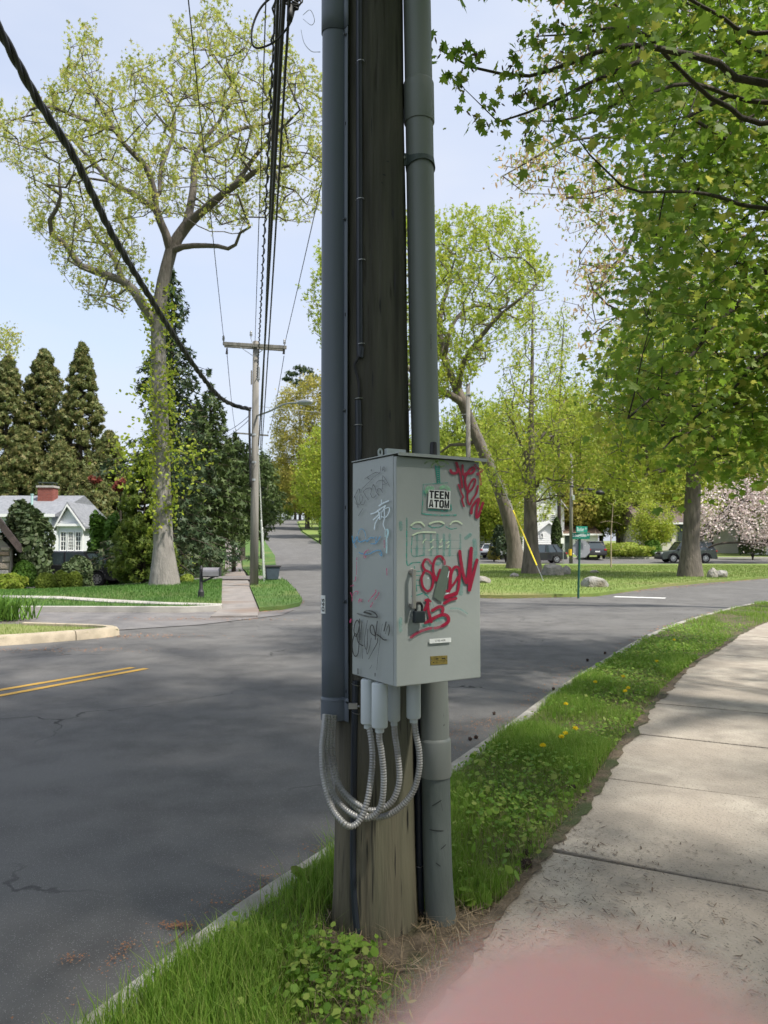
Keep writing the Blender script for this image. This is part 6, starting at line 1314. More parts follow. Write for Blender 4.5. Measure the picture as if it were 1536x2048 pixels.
def clap(root, x0, x1, z0, z1, y, mat, pitch=.19, tri=None):
    mb = MB(); z = z0
    while z < z1-.01:
        h = min(pitch, z1-z); a, b = x0, x1
        if tri: a, b = tri(z+h*.5)
        if b-a > .05: mb.add([(a, y-.03, z), (b, y-.03, z), (b, y-.006, z+h), (a, y-.006, z+h), (a, y, z), (b, y, z)], [(0, 1, 2, 3), (0, 4, 5, 1)])
        z += pitch
    o = mb.build('clapboards', mat, root); o['kind'] = 'stuff'; return o
def gable_house(name, label, d, x0, x1, yb, ye, yr, depth, wall, roof, over=.3, gable=True, xr=None, pitch=.22, cb=True):
    """gable=True: gable end faces the road; else the ridge runs along the road"""
    a, b = P(x0, yb, d), P(x1, ye, d); zr = P(x0, yr, d).z; zb = min(a.z, terrain((a.x+b.x)/2, d)-.1); r = thing(name, label, 'house', ((a.x+b.x)/2, d, zb)); W_ = b.x-a.x
    mb = MB(); ze = b.z
    if gable:
        xm = (a.x+b.x)/2 if xr is None else P(xr, yr, d).x
        mb.prism([(a.x, zb), (b.x, zb), (b.x, ze), (xm, zr), (a.x, ze)], d, d+depth); mb.build('wall', wall, r)
        if cb: clap(r, a.x, b.x, zb, ze, d, wall, pitch); clap(r, a.x, b.x, ze, zr, d, wall, pitch, tri=lambda z: (a.x+(xm-a.x)*(z-ze)/(zr-ze), b.x+(xm-b.x)*(z-ze)/(zr-ze)))
        for s, xe in ((-1, a.x), (1, b.x)):
            sl = (zr-ze)/abs(xm-xe); ox = xe+s*over; oz = ze-sl*over; t = .12
            MB().prism([(xm, zr+.02), (ox, oz+.02), (ox, oz+.02+t), (xm, zr+.02+t)], d-over, d+depth+over).build('roof', roof, r)
            MB().prism([(xm, zr-.12), (ox, oz-.12), (ox, oz+.015), (xm, zr+.015)], d-over-.04, d-over+.03).build('rake_board', M['trim'], r)
    else:
        mb.box(((a.x+b.x)/2, d+depth/2, (zb+ze)/2), (W_, depth, ze-zb)); mb.build('wall', wall, r)
        if cb: clap(r, a.x, b.x, zb, ze, d, wall, pitch)
        m2 = MB(); ym = d+depth/2; xa, xb = a.x-over, b.x+over; sl = (zr-ze)/(depth/2)
        m2.add([(xa, d-over, ze-sl*over), (xb, d-over, ze-sl*over), (xb, ym, zr), (xa, ym, zr), (xa, d+depth+over, ze-sl*over), (xb, d+depth+over, ze-sl*over)]+[(xa, d-over, ze-sl*over-.12), (xb, d-over, ze-sl*over-.12), (xb, d+depth+over, ze-sl*over-.12), (xa, d+depth+over, ze-sl*over-.12)], [(0, 1, 2, 3), (3, 2, 5, 4), (0, 6, 7, 1), (6, 9, 8, 7), (4, 5, 8, 9), (0, 3, 4, 9, 6), (1, 7, 8, 5, 2)]); m2.build('roof', roof, r)
        MB().box(((xa+xb)/2, d-over-.03, ze-sl*over-.06), (xb-xa, .05, .2)).build('gutter', M['trim'], r)
    return r, zb, ze, zr
# white house on the left, behind the rhododendron
dH = 50.0
wh, zb, ze, zr = gable_house('white_house', 'white clapboard house with grey roof and brick chimney on the left', dH, -60, 104, 1160, 1026, 982, 9, M['clap'], M['roofgrey'], .35, False)
# porch wing with its gable to the road
a, b = P(114, 1160, dH-1.6), P(166, 1047, dH-1.6); ap = P(138, 1008, dH-1.6); zb2 = terrain(a.x, dH)-.1; d2 = dH-1.6
MB().prism([(a.x, zb2), (b.x, zb2), (b.x, b.z), (ap.x, ap.z-.1), (a.x, b.z)], d2, d2+4).build('porch_wall', M['clap'], wh)
clap(wh, a.x, b.x, zb2, P(138, 1101, d2).z, d2, M['clap'], .26); clap(wh, a.x, b.x, P(138, 1044, d2).z, ap.z-.1, d2, M['clap'], .26, tri=lambda z: (a.x+(ap.x-a.x)*max(0, (z-b.z)/(ap.z-.1-b.z)), b.x+(ap.x-b.x)*max(0, (z-b.z)/(ap.z-.1-b.z))))
for s, xe in ((-1, a.x), (1, b.x)):
    sl = (ap.z-b.z)/abs(ap.x-xe); ox = xe+s*.25; oz = b.z-sl*.25
    MB().prism([(ap.x, ap.z), (ox, oz), (ox, oz+.14), (ap.x, ap.z+.14)], d2-.3, d2+4.2).build('porch_roof', M['roofgrey'], wh)
    MB().prism([(ap.x, ap.z-.16), (ox, oz-.16), (ox, oz-.005), (ap.x, ap.z-.005)], d2-.34, d2-.27).build('rake_board', M['trim'], wh)
q1, q2 = P(114, 1047, d2), P(170, 1055, d2); MB().box(((q1.x+q2.x)/2, d2-.12, q1.z-.1), (q2.x-q1.x, .3, .16)).build('frieze_board', M['trim'], wh)
for x in (114.8, 165.3): p = P(x, 1100, d2); MB().box((p.x, d2-.02, (b.z+zb2)/2), (.10, .12, b.z-zb2)).build('corner_board', M['trim'], wh)
for (x0, x1, nx, ny) in [(121.5, 133.5, 2, 4), (136.5, 148.5, 3, 6), (151.5, 163, 2, 4)]: window(wh, x0, 1064, x1, 1101, d2, nx, ny)
p, q_ = P(121, 1103, d2), P(164, 1103, d2); MB().box(((p.x+q_.x)/2, d2-.06, p.z), (q_.x-p.x+.2, .16, .07)).build('sill', M['trim'], wh)
# chimney: its bricks are separate courses
chx0, chx1 = P(75, 1000, dH+3), P(105, 1000, dH+3); zt_ = P(90, 975, dH+3).z; zbb = P(90, 1012, dH+3).z; cwid = chx1.x-chx0.x
ch = MB().box(((chx0.x+chx1.x)/2, dH+3+cwid*.4, (zt_+zbb)/2-.3), (cwid-.03, cwid*.8-.03, zt_-zbb+.6)).build('chimney', M['mortar'], wh); mb = MB(); z = zbb-.6; row = 0
while z < zt_-.01:
    for side_ in (0, 1):
        n = 5 if side_ == 0 else 4; wd = (cwid if side_ == 0 else cwid*.8)/n
        for i in range(-1, n):
            u0 = max(0, (i+.5*(row % 2))*wd)+.006; u1 = min(wd*n, (i+1+.5*(row % 2))*wd)-.006
            if u1-u0 < .03: continue
            if side_ == 0: mb.box((chx0.x+(u0+u1)/2, dH+3+.012, z+.055), (u1-u0, .05, .1))
            else: mb.box((chx1.x-.012, dH+3+(u0+u1)/2+.03, z+.055), (.05, u1-u0, .1)); 
    z += .115; row += 1
o = mb.build('brick', M['brick'], ch); o['kind'] = 'stuff'
MB().box(((chx0.x+chx1.x)/2, dH+3+cwid*.4, zt_+.07), (cwid+.16, cwid*.8+.16, .14)).build('chimney_cap', M['path'], ch)
m_ = MB(); m_.box(((chx0.x+chx1.x)/2, dH+3+cwid*.4, zt_+.36), (cwid*1.0, cwid*.8, .05))
for i in (-1, 1):
    for j in (-1, 1): m_.box(((chx0.x+chx1.x)/2+i*cwid*.42, dH+3+cwid*.4+j*cwid*.32, zt_+.24), (.05, .05, .22))
m_.build('rain_cover', M['strap'], ch)
p = P(64, 1000, dH+1.5); MB().lathe([(.08, -.5), (.08, .35), (.11, .36), (.11, .42)], 10, (p.x, dH+1.5, p.z)).build('vent_pipe', pm('vent', lin(.35, .52, .50), None, 4, .5), wh)
window(wh, 40, 1050, 62, 1090, dH, 2, 4); window(wh, -30, 1050, -8, 1090, dH, 2, 4)
# stone house corner at the left edge
dS = 33.0; a, b = P(-60, 1170, dS), P(23, 1100, dS); zg = terrain(b.x, dS)-.1
sh = thing('stone_house', 'rough stone house corner with dark sloping eave at the left edge', 'house', (b.x, dS, zg)); apx = P(-60, 960, dS)
ztop = P(23, 1098, dS).z
MB().prism([(a.x, zg), (b.x, zg), (b.x, ztop), (a.x, P(-30, 1010, dS).z)], dS+.04, dS+6).build('wall', M['mortar'], sh)
z = zg; k = 0; sm = {}
def stone_piece(c, s, mi):
    mb = MB(); pts = []
    for x in (-1, 1):
        for zz in (-1, 1): pts.append((x*s[0]/2*random.uniform(.86, .99), zz*s[2]/2*random.uniform(.84, .99)))
    pts = [pts[0], pts[2], pts[3], pts[1]]; fr = [(x*.82, z_*.80) for x, z_ in pts]
    vs = [(c[0]+x, c[1]+.05, c[2]+z_) for x, z_ in pts]+[(c[0]+x, c[1]-s[1]*.4, c[2]+z_) for x, z_ in pts]+[(c[0]+x+random.uniform(-.02, .02), c[1]-s[1], c[2]+z_) for x, z_ in fr]
    mb.add(vs, [(0, 1, 5, 4), (1, 2, 6, 5), (2, 3, 7, 6), (3, 0, 4, 7), (4, 5, 9, 8), (5, 6, 10, 9), (6, 7, 11, 10), (7, 4, 8, 11), (8, 9, 10, 11)]); mb.build('stone', M['stone%d' % mi], sh)
while z < ztop+2.2:
    h = random.uniform(.20, .36); x = b.x-random.uniform(0, .1)
    lim = b.x-max(0, (z+h-ztop)/(P(-30, 1010, dS).z-ztop)*(b.x-a.x))-.05
    while x > a.x:
        wd = random.uniform(.28, .62)
        if x <= lim+.3: stone_piece((x-wd/2, dS+.02, z+h/2), (wd-.03, random.uniform(.05, .12), h-.03), random.choice((1, 1, 2, 3)))
        x -= wd
    z += h
sh.rotation_euler.z = R(25)
e0, e1 = P(-70, 968, dS-.4), P(26, 1103, dS-.4); MB().prism([(e0.x, e0.z), (e1.x, e1.z), (e1.x+.12, e1.z-.05), (e1.x+.10, e1.z+.30), (e0.x, e0.z+.42)], dS-.5, dS+6).build('roof', M['roofdark'], sh)
# white houses beyond the cross street
r, zb, ze, zr = gable_house('white_cottage', 'white house with brown roof and dark shutters left of the leaning tree', 84, 930, 1003, 1110, 1032, 1003, 9, M['clapw'], M['roofbrown'], .4, False); 
for x in (978, 958): window(r, x, 1036, x+7, 1056, 84, 2, 2, 1)
window(r, 960, 1075, 968, 1096, 84, 2, 2, 1)
r, zb, ze, zr = gable_house('gabled_house', 'tall white gabled house between the two big trunks', 80, 1075, 1120, 1112, 1062, 1044, 7, M['clapw'], M['clapw'], .25, True, None, .2); window(r, 1081, 1067, 1086, 1075, 80, 1, 1); 
r, zb, ze, zr = gable_house('two_storey_house', 'taller white two storey house rising behind the gabled house', 89, 1034, 1128, 1110, 1010, 958, 10, M['clapw'], M['roofbrown'], .4, True, 1088, .22)
for x in (1085, 1102): window(r, x, 1030, x+8, 1050, 89, 2, 2)
r, zb, ze, zr = gable_house('brown_roof_house', 'low house with brown roof behind the street name sign', 88, 1126, 1196, 1112, 1066, 1045, 8, M['clapw'], M['roofbrown'], .4, False)
a_, b_ = P(1130, 1110, 88), P(1140, 1070, 88); MB().box(((a_.x+b_.x)/2, 87.9, (a_.z+b_.z)/2), (b_.x-a_.x, .1, b_.z-a_.z)).build('dark_door', M['shutter'], r); window(r, 1150, 1078, 1160, 1096, 88, 2, 2)
r, zb, ze, zr = gable_house('stucco_house', 'cream stucco house with dark roof behind the green car', 84, 1282, 1372, 1108, 1042, 1000, 9, M['stucco'], M['roofdark'], .4, False, cb=False)
for x0, x1 in [(1308, 1318), (1356, 1368)]: a_, b_ = P(x0, 1108, 84), P(x1, 1043, 84); MB().box(((a_.x+b_.x)/2, 83.93, (a_.z+b_.z)/2), (b_.x-a_.x, .16, b_.z-a_.z)).build('timber', M['shutter'], r)
window(r, 1330, 1060, 1342, 1082, 84, 2, 2, 0, M['shutter'])
r, zb, ze, zr = gable_house('white_garage', 'white garage with brown roof at the right edge', 88, 1508, 1600, 1098, 1052, 1030, 8, M['clapw'], M['roofbrown'], .4, True, 1560, .2); window(r, 1527, 1056, 1535, 1064, 88, 2, 1); window(r, 1540, 1056, 1548, 1064, 88, 2, 1)
r, zb, ze, zr = gable_house('wooded_house', 'pale house with dark roof almost hidden by the pink blossom', 92, 1395, 1475, 1105, 1040, 985, 8, M['stucco'], M['roofdark'], .4, False, cb=False); window(r, 1430, 1050, 1440, 1070, 92, 2, 2)

# ------------------------------------------------------------------ vehicles
M['tyre'] = pm('tyre', lin(.018, .018, .019), lin(.028, .028, .028), 20, .85)
M['alloy'] = pm('alloy', lin(.55, .56, .57), lin(.45, .46, .47), 8, .3, metal=.85)
M['glasscar'] = pm('car_glass', lin(.035, .05, .055), None, 3, .06, spec=.9)
M['redlamp'] = pm('red_lamp', lin(.45, .02, .02), lin(.35, .015, .015), 9, .25, spec=.6)
M['lamp'] = pm('clear_lamp', lin(.75, .77, .78), None, 9, .2, spec=.6)
M['plastic'] = pm('black_plastic', lin(.022, .022, .024), None, 6, .6)
def paint(name, c):
    m = pm(name, c, None, 4, .28, spec=.6); b = m.node_tree.nodes['Principled BSDF']; b.inputs['Coat Weight'].default_value = .6; b.inputs['Coat Roughness'].default_value = .08; return m
def car(name, label, cat, loc, rz, Ln, W, H, pt, hood=1.05, rear=.55, wheel=.36, belt=1.02, roofx=(.95, -.15), flare=False, spokes=7):
    """front towards local +x"""
    root = thing(name, label, cat, loc, rz); l2 = Ln/2; wb = Ln*.29; gz = .26
    def arch(cx, r):
        return [(cx+r*math.cos(math.pi*i/8), max(gz, wheel+r*math.sin(math.pi*i/8)*1.02)) for i in range(9)]
    ra = wheel*1.16
    bot = [(l2-.10, gz+.04)]+arch(wb, ra)+arch(-wb, ra)+[(-l2+.10, gz+.08)]
    top = [(-l2, .55), (-l2+.04, .82), (-l2+.12, belt+.02), (-l2+rear, belt+.03), (0, belt), (l2-hood, belt-.02), (l2-hood*.5, belt-.07), (l2-.14, belt-.17), (l2-.02, belt-.36), (l2, .5)]
    pr = bot+top; n = len(pr); mb = MB(); rings = []
    for y, sc in ((-W/2, .90), (-W/2+.05, .97), (-W/2+.14, 1), (W/2-.14, 1), (W/2-.05, .97), (W/2, .90)):
        rings.append([(x*(1-(1-sc)*.22), y, (z if i < len(bot) else .62+(z-.62)*(sc if z > .62 else 1))) for i, (x, z) in enumerate(pr)])
    mb.v = [v for r in rings for v in r]
    for k in range(5): mb.f += [(k*n+i, k*n+(i+1) % n, (k+1)*n+(i+1) % n, (k+1)*n+i) for i in range(n)]
    mb.f += [tuple(range(n))[::-1], tuple(5*n+i for i in range(n))]
    bd = mb.build('body', pt, root, local=True, smooth='auto')
    xf, xr = l2-hood, -l2+rear*.55; tf, tr_ = xf-roofx[0]*.72, xr+abs(roofx[1])+.25; yb_, yt = W/2-.07, W/2-.24; zb_, zt_ = belt-.02, H-.05
    cab_ = MB().add([(xf, -yb_, zb_), (xr, -yb_, zb_), (xr, yb_, zb_), (xf, yb_, zb_), (tf, -yt, zt_), (tr_, -yt, zt_), (tr_, yt, zt_), (tf, yt, zt_)], [(0, 4, 5, 1), (1, 5, 6, 2), (2, 6, 7, 3), (3, 7, 4, 0), (4, 7, 6, 5)]).build('windows', M['glasscar'], root, local=True)
    rf = MB(); rf.add([(tf+.10, -yt-.01, zt_-.01), (tr_-.12, -yt-.01, zt_-.01), (tr_-.12, yt+.01, zt_-.01), (tf+.10, yt+.01, zt_-.01), (tf-.1, -yt+.06, H), (tr_+.05, -yt+.06, H), (tr_+.05, yt-.06, H), (tf-.1, yt-.06, H)], [(0, 4, 5, 1), (1, 5, 6, 2), (2, 6, 7, 3), (3, 7, 4, 0), (4, 7, 6, 5)]); rf.build('roof', pt, root, local=True)
    pl_ = MB()
    for s in (-1, 1):
        for (bx, tx) in ((xf, tf), (xr, tr_), ((xf+xr)/2+.12, (tf+tr_)/2+.12), (xr+.62, tr_+.42)): pl_.bar((bx, s*yb_*1.005, zb_), (tx, s*yt*1.01, zt_), .075, .05, (0, 1, 0))
    pl_.build('pillars', pt, root, local=True)
    for sx in (wb, -wb):
        for s in (-1, 1):
            wy = s*(W/2-.13); ax = (0, s, 0)
            ty = MB().lathe([(wheel*.62, -.1), (wheel*.9, -.115), (wheel, -.08), (wheel, .08), (wheel*.9, .115), (wheel*.62, .1)], 28, (sx, wy, wheel), axis=ax).build('tyre', M['tyre'], root, local=True, smooth='auto')
            ri = MB().lathe([(wheel*.63, .02), (wheel*.63, .112), (wheel*.56, .112), (wheel*.54, .04), (.01, .03)], 24, (sx, wy, wheel), axis=ax)
            for k in range(spokes):
                a = 6.283*k/spokes; d = Vector((math.cos(a), 0, math.sin(a))); ri.bar(Vector((sx, wy+s*.10, wheel))+d*.03, Vector((sx, wy+s*.095, wheel))+d*wheel*.58, wheel*.13, .03, (0, 1, 0))
            ri.lathe([(.06, .07), (.06, .115), (.03, .12)], 12, (sx, wy, wheel), axis=ax); ri.build('rim', M['alloy'], ty, local=True)
            if flare:
                f_ = MB(); q = [(sx+ra*1.08*math.cos(math.pi*i/10), wheel+ra*1.05*math.sin(math.pi*i/10)) for i in range(11)]
                f_.tube([(x, s*(W/2-.02), max(gz, z)) for x, z in q], .055, 6); f_.build('wheel_flare', M['plastic'], root, local=True, smooth=True)
    for s in (-1, 1):
        MB().box((l2-.10, s*(W/2-.24), belt-.28), (.14, .36, .14)).build('headlight', M['lamp'], root, local=True, bevel=.03)
        MB().box((-l2+.11, s*(W/2-.15), belt-.10), (.26, .26, .17)).build('tail_light', M['redlamp'], root, local=True, bevel=.03)
        MB().box((xf-.25, s*(W/2+.07), belt+.06), (.12, .2, .13)).build('mirror', pt, root, local=True, bevel=.03)
        for hx_ in (.25, -.75): MB().box((hx_, s*(W/2-.002), belt-.18), (.17, .03, .03)).build('door_handle', pt, root, local=True)
        sm_ = MB(); sm_.box((.52, s*(W/2-.006), .66), (.012, .02, .62)); sm_.box((-.42, s*(W/2-.006), .66), (.012, .02, .62)); sm_.build('door_seams', M['plastic'], root, local=True)
        MB().box((0, s*(W/2-.03), gz+.06), (wb*2-ra*2-.06, .1, .14)).build('sill_trim', M['plastic'], root, local=True)
    MB().box((l2-.03, 0, .45), (.14, W*.92, .22)).build('front_bumper', M['plastic'], root, local=True, bevel=.04); MB().box((-l2+.03, 0, .47), (.14, W*.92, .24)).build('rear_bumper', M['plastic'], root, local=True, bevel=.04)
    MB().box((l2-.005, 0, belt-.33), (.05, W*.5, .16)).build('grille', M['plastic'], root, local=True); MB().box((-l2-.012, 0, .72), (.02, .48, .13)).build('number_plate', M['trim'], root, local=True)
    return root
BLK, GRN, WHT, GRY = paint('black_paint', lin(.012, .013, .017)), paint('green_grey_paint', lin(.045, .058, .054)), paint('white_paint', lin(.70, .71, .72)), paint('charcoal_paint', lin(.022, .022, .025))
def carat(px, d): return on((px-768)/1500*d, d, .012)
p = P(193, 1178, 37.5); car('pickup', 'black vehicle with silver wheel nosing out behind the clipped shrubs', 'pickup', on(p.x-1.1, 38.3, .1), R(-8), 4.7, 1.85, 1.75, GRY, 1.25, .4, .37, 1.08, (.75, -.1), True, 8)
car('black_suv', 'shiny black hatchback parked behind the grey trunks, tail to the right', 'car', carat(1079, 68.5), R(180+4), 4.55, 1.83, 1.68, BLK, 1.1, .5, .35, .98, (1.0, -.3))
car('green_suv', 'dark green grey off-roader parked behind the roadside trunk', 'car', carat(1370, 69.5), R(180), 5.1, 1.95, 1.95, GRN, 1.35, .35, .40, 1.16, (.75, -.12), True, 9)
car('white_car', 'white car on the drive by the white house with brown roof', 'car', on((992-768)/1500*78, 78, .1), R(60), 4.4, 1.8, 1.5, WHT, 1.1, .5, .33, .95)
car('charcoal_car', 'dark car on the drive behind the stop sign', 'car', on((1186-768)/1500*77, 77, .1), R(85), 4.5, 1.85, 1.75, GRY, 1.1, .5, .35, 1.0)
p = G(562, 1034); car('dark_van', 'dark car parked at the top of the hill road', 'car', on(p.x, p.y, .05), R(175), 4.7, 1.9, 1.8, BLK, 1.1, .4, .36, 1.05)
p = G(590, 1034.5); car('silver_car', 'white car parked beside the dark one on the hill', 'car', on(p.x+.3, p.y+3, .05), R(185), 4.5, 1.8, 1.5, WHT, 1.1, .5, .33, .95)

# ------------------------------------------------------------------ street furniture
M['oldpole'] = pm('oldpole', lin(.24, .225, .20), lin(.14, .132, .118), 8, .9, .7, 25, stretch=(1, 1, .06), dist=.02)
M['galv'] = pm('galv', lin(.38, .40, .41), lin(.32, .33, .34), 9, .5, metal=.6)
M['wire'] = pm('wire', lin(.018, .018, .020), None, 5, .6)
M['signgreen'] = pm('sign_green', lin(.005, .20, .13), lin(.005, .18, .115), 4, .45)
M['signgrey'] = pm('sign_back', lin(.33, .34, .36), lin(.29, .30, .32), 5, .5, metal=.2)
M['postgreen'] = pm('post_green', lin(.01, .085, .055), lin(.012, .07, .045), 8, .5)
# far utility pole
B2 = G(508, 1170, .1); d2 = B2.y
up = thing('utility_pole', 'far wooden utility pole with crossarm and street lamp by the pavement', 'utility pole', B2)
h_ = P(509, 683, d2).z; MB().tube([B2-Vector((0, 0, .3)), B2+Vector((0, 0, 3)), Vector((B2.x, d2, h_))], [.17, .155, .115], 16).build('pole', M['oldpole'], up, smooth=True)
ca0, ca1 = P(446, 687, d2-.18), P(573, 695, d2-.18); ca = MB(); ca.bar(ca0, ca1, .10, .13); ca.build('crossarm', M['oldpole'], up, bevel=.008)
cb0, cb1 = P(449, 691, d2+.2), P(570, 699, d2+.2); MB().bar(cb0, cb1, .10, .13).build('crossarm', M['oldpole'], up, bevel=.008)
for x in (480, 533): MB().bar(P(x, 694, d2-.25), P(508, 713, d2-.2), .04, .02).build('brace', M['galv'], up)
def insulator(p, r=.06, h=.2, par=None): MB().lathe([(.015, -.1), (.015, 0), (r, .01), (r*.6, .05), (r, .07), (r*.6, .11), (r*.9, .13), (r*.4, h)], 10, p).build('insulator', M['signgrey'], par or up, smooth='auto')
for x, y in [(447, 681), (569, 688), (502, 672)]: insulator(P(x, y, d2-.18))
for x in (454, 568): MB().tube([P(x, 696, d2-.15), P(x-.5, 708, d2-.15)], [.03, .05], 7).build('drop_insulator', M['black'], up)
MB().tube([P(502, 676, d2-.18), P(506, 690, d2-.18)], .015, 6).build('pin', M['galv'], up)
MB().box(P(515.5, 747, d2-.05), (.16, .12, .5)).build('terminal_box', M['signgrey'], up, bevel=.01); MB().box(P(503, 755, d2-.1), (.05, .05, .55)).build('cover_strip', M['oldpole'], up)
q = smooth([P(512, 832, d2), P(540, 822, d2-1.2), P(570, 808, d2-2.4), P(600, 805, d2-3.4)], 5); MB().tube(q, .035, 8).build('lamp_arm', M['galv'], up, smooth=True)
ld_ = (P(624, 806, d2-3.9)-P(597, 805, d2-3.3)); l0 = P(597, 805, d2-3.3); mb = MB(); mb.tube([l0+ld_*t for t in (0, .08, .3, .6, .9, 1)], [.05, .09, .14, .15, .11, .03], 12); mb.v = [(v[0], v[1], l0.z+(v[2]-l0.z)*.7) for v in mb.v]; mb.build('lamp_head', M['galv'], up, smooth='auto')
MB().tube([P(499, 822, d2-.2), P(499, 860, d2-.22), P(501, 960, d2-.2), P(501, 975, d2-.2)], .045, 7).build('riser_cable', M['wire'], up, smooth=True)
for y in (870, 925, 960): MB().lathe([(.165, -.04), (.165, .04)], 14, P(508, y, d2), caps=False).build('cable_band', M['galv'], up)
# pole behind it, further along the street
B3 = on((507.5-768)/1500*62, 62, .1); fp_ = thing('utility_pole', 'second far utility pole standing in line behind the lamp pole', 'utility pole', B3); MB().tube([B3, P(506, 866, 62)], [.16, .11], 10).build('pole', M['oldpole'], fp_, smooth=True); MB().bar(P(471, 866, 62), P(537, 871, 62), .11, .12).build('crossarm', M['oldpole'], fp_)
for x, y in [(472, 862), (536, 866)]: insulator(P(x, y, 62), par=fp_)
# wires
def wire_(name, label, pts, r, n=5, mat=None, group='overhead wires', sub=10, cat='wire'):
    o = MB().tube(smooth(pts, sub), r, n).build(name, mat or M['wire'], None, smooth=True); return tag(o, label, cat, group)
def sagged(a, b, sag, n=9): return [a+(b-a)*(i/n)-Vector((0, 0, sag*4*(i/n)*(1-i/n))) for i in range(n+1)]
W = [('overhead_wire', 'single thin wire running to the left end of the far crossarm', P(448, 683, d2-.18), Vector((-1.5, 2.8, 10.35)), .10, .011),
     ('overhead_wire', 'single thin wire running to the top of the far pole', P(510, 684, d2-.1), Vector((-.30, 2.8, 10.5)), .10, .011),
     ('overhead_wire', 'single thin wire running behind the cable guard to the right end of the far crossarm', P(569, 690, d2-.18), Vector((1.35, 2.8, 10.35)), .10, .011),
     ('overhead_cable', 'thick dark cable of the bundle sagging to the far pole middle', P(517, 892, d2-.3), Vector((-.23, 2.8, 7.05)), .30, .021),
     ('overhead_cable', 'thinner dark cable right in the bundle over the road', P(523, 905, d2-.3), Vector((-.20, 2.85, 7.0)), .25, .014),
     ('overhead_cable', 'second thick dark cable beside the bundle over the road', P(521, 900, d2-.3), Vector((-.30, 2.8, 7.3)), .12, .017),
     ('overhead_cable', 'slim cable inside the bundle over the road', P(519, 870, d2-.3), Vector((-.26, 2.8, 7.2)), .20, .009)]
for nm, lb, a, b, sg, r in W: wire_(nm, lb, sagged(a, b, sg), r, 6)
tw_ = sagged(P(514, 755, d2-.1), Vector((-.27, 2.8, 7.55)), .2, 60); mb = MB(); mb.tube(tw_, .010, 5)
mb.tube([p+Vector((math.cos(i*1.3)*.028, 0, math.sin(i*1.3)*.028)) for i, p in enumerate(smooth(tw_, 4)) if 1], .013, 5); tag(mb.build('twisted_wire', M['wire'], None, smooth=True), 'loosely twisted service wire above the cable bundle', 'wire', 'overhead wires')
for i, (x0, x1, r_) in enumerate([(472, 536, .02)]): pass
wire_('overhead_wire', 'thin wire between the left ends of the two far crossarms', sagged(P(454, 708, d2-.1), P(472, 862, 62), .5), .016, 4)
wire_('overhead_wire', 'thin wire between the right ends of the two far crossarms', sagged(P(568, 712, d2-.1), P(536, 866, 62), .5), .016, 4)
# coil of spare cable hung on the bundle and its loose loop
cq = []
for i in range(41):
    a = i/40*6.0+.6; cq.append(P(541+ (40 if i < 36 else 40)*math.cos(a), 48+50*math.sin(a)*.95, 7.2+.02*i))
MB_ = MB().tube(smooth([P(592, -30, 7.0), P(590, 20, 7.0), P(560, -10, 7.0), P(526, 10, 7.0), P(506, 50, 7.0), P(504, 85, 7.0), P(516, 96, 7), P(545, 86, 7.0), P(570, 62, 7.0), P(586, 30, 7.0), P(594, -30, 7.0)], 8), .0105, 8)
tag(MB_.build('cable_loop', M['wire'], None, smooth=True), 'round spare loop of black cable hanging left of the bundle', 'cable loop')
mb = MB()
for k in range(7): mb.tube(smooth([P(588+random.uniform(-22, 18)*math.cos(j*.9+k), -14+random.uniform(14, 30)*math.sin(j*.9+k)+8, 6.8+.03*k) for j in range(8)], 5), .008, 5)
mb.tube([P(580, 12, 6.8), P(579, 42, 6.8)], .028, 8); tag(mb.build('cable_splice', M['wire'], None, smooth=True), 'tangle of black cable and splice at the top of the bundle', 'cable')
o = MB().tube(smooth([P(606, 30, 5), P(620, 20, 4.5), P(629, 40, 4.2), P(622, 50, 4.4), P(606, 38, 5)], 6), .0022, 4); o.tube(smooth([P(602, 60, 5), P(608, 85, 4.4), P(622, 102, 3.8), P(640, 104, 3.1)], 6), .0022, 4); tag(o.build('loose_wire', M['galv'], None, smooth=True), 'thin loose grey wire curling beside the cable guard', 'wire')
# heavy twisted cable at the upper left
hv = smooth([P(-330, -560, 9), P(-160, -230, 10.3), P(0, 62, 12), P(75, 200, 13.4), P(150, 318, 15), P(225, 470, 17.4), P(300, 595, 20), P(350, 675, 22.4), P(400, 748, 25), P(440, 795, 27.6), P(470, 811, 29.2), P(500, 818, d2-.25)], 22)
hc = cum(hv); n = int(hc[-1]/.07); hv = [at_s(hv, hc, hc[-1]*i/n) for i in range(n+1)]; mb = MB()
for k in range(3):
    q = []
    for i, p in enumerate(hv):
        t = (hv[min(i+1, n)]-hv[max(i-1, 0)]).normalized(); u = t.cross(Vector((0, 1, 0.3))).normalized(); v = t.cross(u); a = i*.07*4.2+k*2.094; q.append(p+(u*math.cos(a)+v*math.sin(a))*.043)
    mb.tube(q, .046, 7)
tag(mb.build('heavy_cable', M['wire'], None, smooth=True), 'thick twisted black cable sagging from upper left to the far pole', 'cable')
# white guarded guy wires of the far pole
for i, (a, b) in enumerate([((517, 905), (530, 1158)), ((515, 870), (528, 1160))]):
    q = thing('guy_wire', ['guy wire with white guard right of the far pole', 'second guy wire close beside the white guarded one'][i], 'guy wire', G(b[0], b[1]+4, .1)); pa, pb = P(*a, d2-.1), G(b[0], b[1]+4, .1)-Vector((0, 0, .1)); MB().tube([pa, pb], .013, 5).build('strand', M['trim'], q)
    g0, g1 = pa+(pb-pa)*.55, pa+(pb-pa)*.95; MB().tube([g0, g1], .035, 7).build('guard', M['trim'], q)
